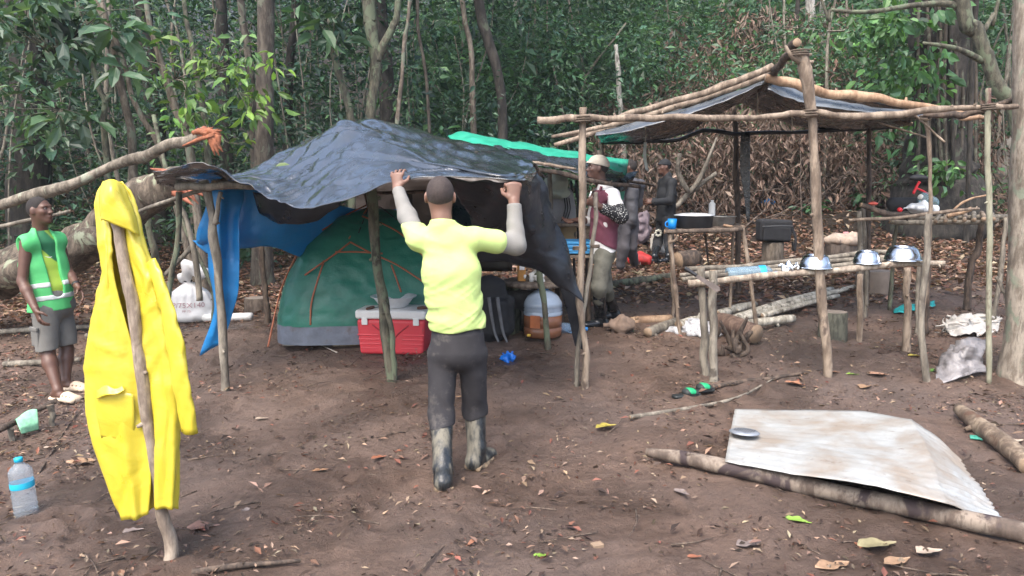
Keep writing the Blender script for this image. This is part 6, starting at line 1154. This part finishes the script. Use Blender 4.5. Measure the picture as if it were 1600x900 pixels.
# ---- pots on the pot table
pc = P(1084, 357, 7.3); pt = thing('cooking_pot', 'wide black cooking pot with pale lid on the pot table', 'pot', pc); lathe_obj('pot', [(.001, .0), (.16, 0), (.178, .015), (.182, .12), (.19, .128), (.176, .13)], simple('soot_black', (.022, .022, .024), .5, .3), pc, pt, 34); lathe_obj('lid', [(.195, .128), (.196, .135), (.12, .15), (.001, .155)], ALU, pc, pt, 34)
pc = P(1050, 358, 7.2); cu_ = thing('blue_mug', 'bright blue plastic mug beside the black pot', 'mug', pc); lathe_obj('mug', [(.001, 0), (.038, 0), (.044, .10), (.040, .10), (.035, .006), (.001, .006)], simple('mug_blue', (.01, .26, .72), .4), pc, cu_, 22); tube_obj('handle', [pc + V(-.04, -.01, .08), pc + V(-.068, -.012, .06), pc + V(-.062, -.012, .03), pc + V(-.038, -.01, .02)], [.007]*4, MATS['mug_blue'], cu_, 6)
pc = P(1124, 354, 7.55); pn = thing('aluminium_pot', 'dented aluminium pot behind the black pot', 'pot', pc); lathe_obj('pot', [(.001, 0), (.12, 0), (.15, .04), (.158, .10), (.17, .104), (.155, .108), (.148, .10), (.13, .02), (.001, .01)], simple('alu_dirty', (.38, .37, .35), .42, .3, 10, .2, 40, .8), pc, pn, 30)
bottle('white_bottle', 'small white bottle standing behind the pots', P(1112, 340, 7.75), .18, .034, (0, 0, 1), WHITEP, WHITEP, None, 'bottle', False, .4)
pole_ = tube_obj('chip', [P(1130, 352, 7.2), P(1145, 354, 7.2)], [.014, .012], POLEP, None, 6); tag(pole_, 'orange wood chip on the edge of the pot table', 'wood chip')
# ---- things on and around the stick rack
q = P(1412, 322, 7.95); S = Solid(.012); S.loft(q + V(-.12, 0, .02), q + V(.12, 0, .02), EZ, (.07, .06), (.075, .06), .02); tag(S.obj('black_box_bag', BLKF, None, folds(61, .004)), 'boxy black bag on the stick rack', 'bag')
rtool = thing('red_tool', 'red T-handled tool lying on the stick rack', 'tool', P(1432, 306, 7.85)); tube_obj('handle', [P(1427, 303, 7.85), P(1432, 292, 7.85), P(1437, 284, 7.85)], [.014]*3, simple('tool_red', (.62, .02, .03), .4), rtool, 8); tube_obj('shaft', [P(1432, 294, 7.85), P(1445, 300, 7.85), P(1456, 308, 7.86)], [.010]*3, MATS['tool_red'], rtool, 8)
bottle('big_bottle', 'large clear bottle with pale blue tint on the stick rack', P(1458, 320, 7.9), .22, .075, (-.75, -.3, .35), glass('pet3', (.6, .85, .95), .1, 1.2, .85), WHITEP)
crumple('plastic_sack', 'crumpled clear and white plastic bag on the stick rack', P(1444, 325, 7.6), (.16, .1, .06), simple('bag_white', (.62, .64, .66), .35, .12), 'bag', 19, .45, 12, .011); crumple('red_cap_scrap', 'small red bottle top beside the plastic bag on the stick rack', P(1406, 328, 7.5), (.028, .028, .024), simple('scrap_red', (.6, .02, .03), .4), 'bottle top', 20, .1, 20, .007); crumple('orange_scrap', 'coral red plastic dish at the left end of the stick rack', P(1364, 318, 7.7), (.06, .05, .022), simple('coral', (.72, .13, .09), .5), 'dish', 21, .15, 14, .008)
crumple('dark_hat', 'dark hat hung above the red tool by the big tree', P(1438, 278, 9.5), (.11, .08, .04), BLKF, 'hat', 22, .2, 8, .014)
# ---- plastic waste and scraps on the ground
def wsheet(label, pts, mat, name='plastic_sheet', wr=.04, sc=7, seed=3, cat='plastic sheet'):
    o = sheet_obj(name, [[G(a, b, c) for a, b, c in r] for r in pts], mat, None, 8, wr, sc, seed, .003); return tag(o, label, cat)
wsheet('crumpled grey-white plastic sheet on the mud by the right table leg', [[(1490, 528, .18), (1510, 525, .24), (1545, 530, .2)], [(1478, 548, .13), (1505, 545, .22), (1540, 552, .16)], [(1465, 565, .08), (1500, 565, .14), (1540, 570, .08)], [(1462, 596, .03), (1500, 590, .05), (1535, 580, .03)]], plastic('grey_sheet', (.13, .12, .12), (.33, .31, .315), .4, .5, 12), wr=.045, sc=13)
mb = MB()
wsheet('torn whitish plastic at the foot of the edge tree', [[(1478, 498, .08), (1510, 490, .12), (1560, 492, .06)], [(1474, 510, .05), (1512, 506, .1), (1562, 508, .05)], [(1485, 524, .02), (1515, 522, .05), (1560, 520, .02)]], simple('torn_white', (.40, .38, .35), .6, .25, 14), 'torn_plastic', .05, 15, 9)
for k in range(20):
    c = G(random.uniform(1475, 1565), random.uniform(490, 525), random.uniform(.02, .1)); d = V(random.uniform(-.22, .22), random.uniform(-.08, .08), random.uniform(-.03, .04)); tube(mb, [c-d, c+RNG.normal(size=3)*.03, c+d], [.012, .016, .010], 5, 4, .4, True, 0, None, .2)
tag(mb.obj('white_strips', simple('strip_white', (.42, .39, .35), .7, .2, 20)), 'heap of torn whitish strips at the foot of the edge tree', None, None, 'stuff')
wsheet('teal plastic scrap on the ground under the front table', [[(1396, 482, .02), (1420, 474, .05), (1460, 470, .03)], [(1396, 488, .02), (1425, 484, .04), (1462, 477, .02)]], simple('teal', (.01, .28, .28), .4), 'plastic_scrap', .02, 12, 5)
crumple('blue_scrap', 'small blue scrap high on the leaf litter behind the black bag', G(1200, 320) + V(0, 0, .05), (.12, .08, .07), BLUEP, 'scrap', 25, .4, 9, .014)
crumple('red_bag', 'red and black bag on the ground between the men in grey and black', onground(P(1000, 392, 11.6), .1), (.22, .14, .12), simple('bag_red', (.50, .04, .035), .6, .3), 'bag', 26, .3, 7, .02); crumple('cream_sack', 'cream sack behind the boots of the man in black', onground(P(1030, 405, 12.6), .16), (.2, .15, .22), simple('sack_cream', (.50, .46, .40), .8, .15), 'sack', 27, .25, 7, .02); crumple('pink_pack', 'purple-grey pack standing behind the man in grey', onground(P(1000, 350, 13.0), .3), (.18, .14, .32), simple('pack_purple', (.16, .125, .14), .8, .3), 'pack', 28, .2, 7, .02)
a, b = G(1058, 408, .1), G(1088, 405, .1); tag(tube_obj('dark_log', [a, (a+b)/2, b], [.14, .15, .14], POLED, None, 12, 4, .1), 'short dark log on the ground behind the pot table', 'log'); a, b = G(950, 446, .05), G(1048, 432, .05); tag(tube_obj('mossy_pole', [a, (a+b)/2, b], [.05, .055, .05], [B['green'], CUT], None, 9, 5, .1, 2), 'mossy pole lying behind the man in maroon', 'pole')
a, b = G(1060, 398, .05), G(1050, 300, .4); mb = MB(); wd = G(1075, 330)
for q in [[(1060, 320, 13.8), (1090, 285, 13.6), (1110, 240, 13.4), (1120, 215, 13.4)], [(1075, 300, 13.6), (1060, 270, 13.5), (1062, 240, 13.4)], [(1050, 330, 13.8), (1080, 300, 13.7), (1120, 270, 13.6)]]: tube(mb, [P(*r) for r in q], [.05, .045, .032, .016][:len(q)], 8, 5, .15)
tag(mb.obj('dead_branch', POLEG[0], None), 'grey forked dead branch leaning in the brush behind the man in black', 'branch')
# ---- blue crate, hung clothes in the rear shelter
q = P(896, 385, 7.7); cr = thing('blue_crate', 'light blue plastic crate on a stand left of the man in maroon', 'crate', q - V(0, 0, .06)); BCR = simple('crate_blue', (.05, .30, .60), .45, .1)
for k in range(3): box_obj('side_slat', q + V(0, -.13, -.03+k*.038), (.34, .02, .026), BCR, cr, None, .005)
box_obj('base', q + V(0, 0, -.055), (.34, .28, .02), BCR, cr, None, .005); box_obj('back_panel', q + V(0, .13, .01), (.34, .02, .12), BCR, cr, None, .005); box_obj('end_panel', q + V(-.16, 0, .01), (.02, .24, .12), BCR, cr, None, .005); box_obj('end_panel', q + V(.16, 0, .01), (.02, .24, .12), BCR, cr, None, .005)
q2 = q - V(0, 0, .075); sd = thing('crate_stand', 'dark block stand under the light blue crate', 'stand', onground(q2)); box_obj('top_board', q2 - V(0, 0, .02), (.4, .32, .03), POLE[0], sd, None, .006)
for x, y in ((-.16, -.12), (.16, -.12), (-.16, .12), (.16, .12)): a = q2 + V(x, y, -.03); tube_obj('leg', [a, (a+onground(a))/2, onground(a, -.03)], [.022]*3, POLED, sd, 7)
S = Solid(.012); a = P(872, 318, 8.25); S.loft(a + V(0, 0, .12), a + V(0, 0, -.18), EX, (.13, .07), (.15, .09), .03); S.cone(a + V(.1, -.03, .1), a + V(.13, -.06, -.16), .06, .065, .03); jk = thing('grey_jacket', 'grey jacket with black stripes hanging in the rear shelter', 'jacket', a - V(0, 0, .3)); S.obj('jacket', cloth('jacket_grey', (.30, .30, .31), .85, .08), jk, folds(71, .012, 20, 10))
for k in range(3): tube_obj('stripe', [a + V(.06+k*.025, -.115, .06), a + V(.07+k*.027, -.135, -.06), a + V(.03+k*.028, -.13, -.19)], [.006]*3, BLKF, jk, 5, 5, 0)
S = Solid(.012); a2 = P(868, 288, 8.2); S.ell(a2, ax3, (.13, .09, .14)); S.ell(a2 + V(.03, -.02, -.1), ax3, (.14, .09, .06)); tag(S.obj('pale_cloth', cloth('cloth_pale', (.42, .46, .38), .9, .12), None, folds(73, .015)), 'pale greenish cloth hanging above the striped grey jacket', 'cloth'); a3 = P(884, 372, 8.3); S = Solid(.014); S.loft(a3 + V(0, 0, .1), a3 - V(0, 0, .12), EX, (.11, .06), (.12, .07), .03); tag(S.obj('khaki_cloth', cloth('cloth_khaki', (.30, .22, .12), .9, .12), None, folds(74, .014)), 'khaki cloth hanging below the striped grey jacket', 'cloth'); crumple('dark_bundle', 'dark bundle hanging in the rear shelter beside the tarp edge', P(848, 312, 8.3), (.1, .1, .17), BLKF, 'bundle', 31, .2, 6, .016)
# ---- foreground right: metal sheet, log, sandals, sticks
def sheetfine(g, nn):
    h, w = g.shape[:2]; u = np.linspace(0, 1, w)[None]; v = np.linspace(0, 1, h)[:, None]; k = np.clip((u-.45)*4, .45, 1)
    return g + nn*(.006*np.sin(v*90)*k + .010*vnoise(u*5, v*4, 0, 3) + .004*(1-np.abs(vnoise(u*12, v*9, 0, 5))*2))[..., None]
t = NT('old_sheet'); s1 = t.ramp(t.noise(2.2, 6, .65, dist=.5), [(.42, 0.0), (.62, 1.0)]); base = t.mix(t.ramp(t.noise(9, 6), [(.4, 0.0), (.7, .5)]), (.40, .41, .40), (.24, .235, .22)); t.col(t.mix(t.ramp(t.noise(14, 6, .7), [(.60, 0.0), (.74, .8)]), t.mix(s1, base, (.29, .245, .20)), (.13, .085, .055))); t.rough(.5); t.b.inputs['Metallic'].default_value = .15; t.bump(t.noise(25, 4), .2, .006); MATS['old_sheet'] = t.m
ms = sheet_obj('metal_sheet', [[G(*q) for q in r] for r in [[(1148, 640, .02), (1240, 640, .03), (1345, 643, .06), (1425, 653, .15), (1466, 684, .06), (1500, 716, .01)], [(1143, 665, .05), (1240, 672, .07), (1350, 680, .10), (1442, 690, .18), (1490, 722, .07), (1524, 752, .01)], [(1138, 692, .09), (1240, 705, .12), (1358, 722, .18), (1462, 740, .19), (1515, 764, .07), (1548, 786, .01)], [(1133, 718, .115), (1240, 737, .15), (1365, 757, .20), (1478, 784, .17), (1530, 806, .06), (1573, 823, .012)]]], t.m, None, 14, 0, 1, 0, .004, sheetfine, lerpline)
tag(ms, 'bent weathered whitish corrugated metal sheet lying over a log', 'metal sheet')
lp = [G(1010, 707, .045), G(1060, 714, .055), G(1140, 731, .06), G(1250, 757, .06), G(1400, 789, .06), G(1620, 836, .06)]; lo_ = tube_obj('foreground_log', lp, [.026, .040, .046, .048, .048, .048], [bark('log_mottled', (.10, .072, .055), (.23, .185, .145), (.045, .030, .030), 3.2, .35, .8, .55), CUT], None, 14, 8, .06, 3); tag(lo_, 'long mottled log in front of the metal sheet', 'log')
lp = [G(1500, 640, .05), G(1540, 672, .06), G(1610, 728, .06)]; tag(tube_obj('edge_log', lp, [.045, .058, .06], [bark('log_rust', (.12, .085, .06), (.24, .185, .13), (.10, .055, .035), 4, .45), CUT], None, 12, 7, .1, 2), 'brown log slanting down at the right edge', 'log')
sv = G(1163, 679, .10); so_ = thing('strainer', 'round grey perforated strainer on the corner of the metal sheet', 'strainer', sv); R_ = rotx(-.08) @ roty(.04); lathe_obj('disc', [(.001, .022), (.075, .020), (.092, .012), (.094, .016), (.078, .026), (.001, .028)], simple('zinc', (.26, .28, .31), .5, .15, 10, .1, 40, .4), sv, so_, 36, R_); mb = MB()
for i in range(-4, 5):
    for j in range(-4, 5):
        if i*i+j*j < 18: v, f = lathe_data([(.0045, .0), (.001, .001)], 6, sv + R_ @ V(i*.016+(j % 2)*.008, j*.015, .0285)); mb.add(v, f)
mb.obj('holes', simple('hole_dark', (.02, .02, .02), .9), so_)['kind'] = 'stuff'
for k, (x, y, a) in enumerate([(1072, 622, .35), (1094, 614, .35)]):
    p = G(x, y); tf = V(cos(a), sin(a), 0); ts = V(-sin(a), cos(a), 0); sn = thing('sandal', ['black sandal with green strap, nearer of the pair', 'black sandal with green strap, farther of the pair'][k], 'sandal', p, 'pair of sandals'); S = Solid(.007); S.loft(p + V(0, 0, .02) - tf*.10, p + V(0, 0, .02) + tf*.10, ts, (.038, .02), (.044, .02), .02); S.plane(p, -EZ); S.plane(p + V(0, 0, .034), EZ); S.obj('sole', simple('sandal_black', (.015, .018, .018), .6), sn)
    S = Solid(.007); S.loft(p + V(0, 0, .045) + tf*.0, p + V(0, 0, .038) + tf*.075, ts, (.046, .03), (.046, .026), .02); S.plane(p + V(0, 0, .02), -EZ); S.obj('upper', simple('sandal_dark', (.02, .025, .025), .6), sn); S = Solid(.007); S.loft(p + V(0, 0, .050) + tf*.02, p + V(0, 0, .046) + tf*.05, ts, (.048, .03), (.048, .028), .01); S.plane(p + V(0, 0, .03), -EZ); S.obj('strap', simple('strap_green', (.01, .30, .12), .6), sn)
for lab, pts, r, m in [('long thin pale stick lying in front of the sandals', [(984, 652), (1050, 642), (1120, 630), (1160, 618), (1185, 605), (1208, 592)], [.016, .016, .013, .012, .009, .005], POLEG), ('dark branch with a pale side lying at the table legs', [(1108, 606), (1150, 598), (1200, 592), (1255, 583)], [.02, .022, .02, .012], POLED), ('curved twig reaching the raincoat stake at lower left', [(300, 895), (360, 885), (420, 880), (470, 876)], [.016, .015, .012, .008], POLED), ('thin twig on the mud left of the raincoat', [(60, 740), (85, 700), (110, 660), (128, 640)], [.008, .008, .006, .004], POLED)]:
    tag(tube_obj('stick', [G(a, b, .015) for a, b in pts], r, m, None, 7, 6, .1, 2), lab, 'stick')
tag(box_obj('wood_chip', G(933, 852, .015), (.055, .04, .02), CUT, None, rotz(.4), .003), 'small pale wood chip on the mud below the big yellow leaf', 'wood chip')
tag(box_obj('green_packet', G(1528, 684, .012), (.09, .06, .012), simple('packet', (.05, .30, .22), .4, .5, 60), None, rotz(-.5), .004), 'flat green patterned packet beside the log at the right edge', 'packet')
# ---- single fallen leaves
YG, TAN, PALE, RUST, LIME, GRY = (.42, .34, .06), (.40, .25, .15), (.48, .38, .29), (.34, .13, .07), (.22, .38, .05), (.24, .19, .17)
for x, y, a, L, c, lab in [(947, 667, .3, .19, YG, 'big curled yellow leaf on the mud right of the man in yellow'), (1247, 815, -.5, .16, LIME, 'yellow-green leaf in front of the log'), (1216, 824, .5, .15, PALE, 'pale tan leaf left of the yellow-green leaf'), (1300, 884, .2, .21, TAN, 'long rolled brown leaf at the bottom edge'), (1402, 877, .3, .18, TAN, 'broad tan leaf at the bottom right'), (1370, 852, .1, .24, (.30, .26, .14), 'wide olive leaf below the metal sheet'), (1452, 862, .1, .16, PALE, 'pale oval leaf at the lower right'), (1065, 770, -.9, .13, GRY, 'grey oval leaf left of the log'), (846, 868, 0, .09, LIME, 'small lime green leaf near the bottom middle'), (592, 715, .4, .12, RUST, 'rusty leaf left of the boots of the man in yellow'), (409, 654, .2, .11, PALE, 'pale leaf midway between raincoat and man in yellow'), (628, 704, 0, .08, RUST, 'small red-orange leaf beside the left boot'), (1242, 600, -.8, .20, (.36, .17, .10), 'rolled rust-brown leaf at the end of the dark branch'), (1352, 604, .6, .2, TAN, 'curled tan leaf under the front table'), (1372, 585, -.5, .2, (.42, .24, .16), 'long pinkish brown leaf in front of the table post'), (1415, 570, 1.4, .18, PALE, 'pale curled leaf by the right table leg'), (1332, 585, -.4, .12, LIME, 'narrow green leaf in front of the front table'), (1430, 556, -.2, .15, YG, 'yellow leaf touching the right table leg'), (1452, 580, .6, .2, (.12, .28, .05), 'bright green leaf against the grey plastic sheet'), (130, 722, .1, .26, TAN, 'large tan leaf on the mud left of the raincoat'), (78, 699, .1, .10, PALE, 'pale square-ended leaf by the water bottle'), (318, 824, .1, .20, (.22, .12, .09), 'long dull brown leaf right of the raincoat hem'), (208, 830, .4, .12, GRY, 'grey leaf below the raincoat'), (384, 800, -1.0, .1, GRY, 'small grey leaf near the bottom left'), (1085, 870, .0, .08, RUST, 'small rust leaf at the bottom right of centre'), (1050, 880, -.3, .1, PALE, 'small pale leaf at the bottom right of centre'), (1170, 850, .2, .16, GRY, 'dull grey leaf in front of the log at the bottom'), (1345, 660+190, 1, .12, RUST, 'reddish leaf below the olive leaf'), (1590, 690, .4, .14, PALE, 'pale leaf by the log at the right edge'), (1300, 570+12, -.2, .16, (.38, .2, .12), 'orange-brown leaf at the foot of the tall forked post'), (720, 590+30, .3, .1, TAN, 'small tan leaf behind the legs of the man in yellow'), (500, 735, .2, .12, (.36, .2, .11), 'orange-brown leaf in the middle of the bare mud')]:
    p = G(x, y, .016); L = L*.8; c = tuple(q*.72 for q in c); d = V(cos(a), sin(a), .05); S_ = np.linspace(0, 1, 9); w = np.sin(pi*S_**.8)**.8*L*.24*(1+.25*RNG.normal(size=9)); s = V(-sin(a), cos(a), 0); rows_ = []
    cu = random.uniform(.1, .5)
    for k in (-1, -.5, 0, .5, 1): rows_.append([p + d*(q-.5)*L + s*k*(ww+.001) + EZ*(abs(k)**1.5*ww*cu + .035*L*sin(q*5+k) + .12*L*(q-.5)**2*2) for q, ww in zip(S_, w)])
    v, f = sheet_data(rows_, 2); tag(mesh_obj('fallen_leaf', v, f, simple('leafc_%d_%d' % (x, y), c, .55, .25, 30, .3, 80)), lab, 'leaf', 'fallen leaves on the mud')
# ---- thin damp air
v, f = box_data((0, 168, 24), (640, 470, 56)); o = mesh_obj('haze', v, f, None, smooth=False); o['kind'] = 'stuff'
m = bpy.data.materials.new('haze_air'); m.use_nodes = True; n = m.node_tree.nodes; n.clear(); a = n.new('ShaderNodeOutputMaterial'); p = n.new('ShaderNodeVolumePrincipled'); p.inputs['Color'].default_value = (.82, .91, 1, 1); p.inputs['Density'].default_value = .0009
m.node_tree.links.new(p.outputs[0], a.inputs['Volume']); o.data.materials.append(m)
for o in bpy.data.objects:
    if '_w' in o: del o['_w']
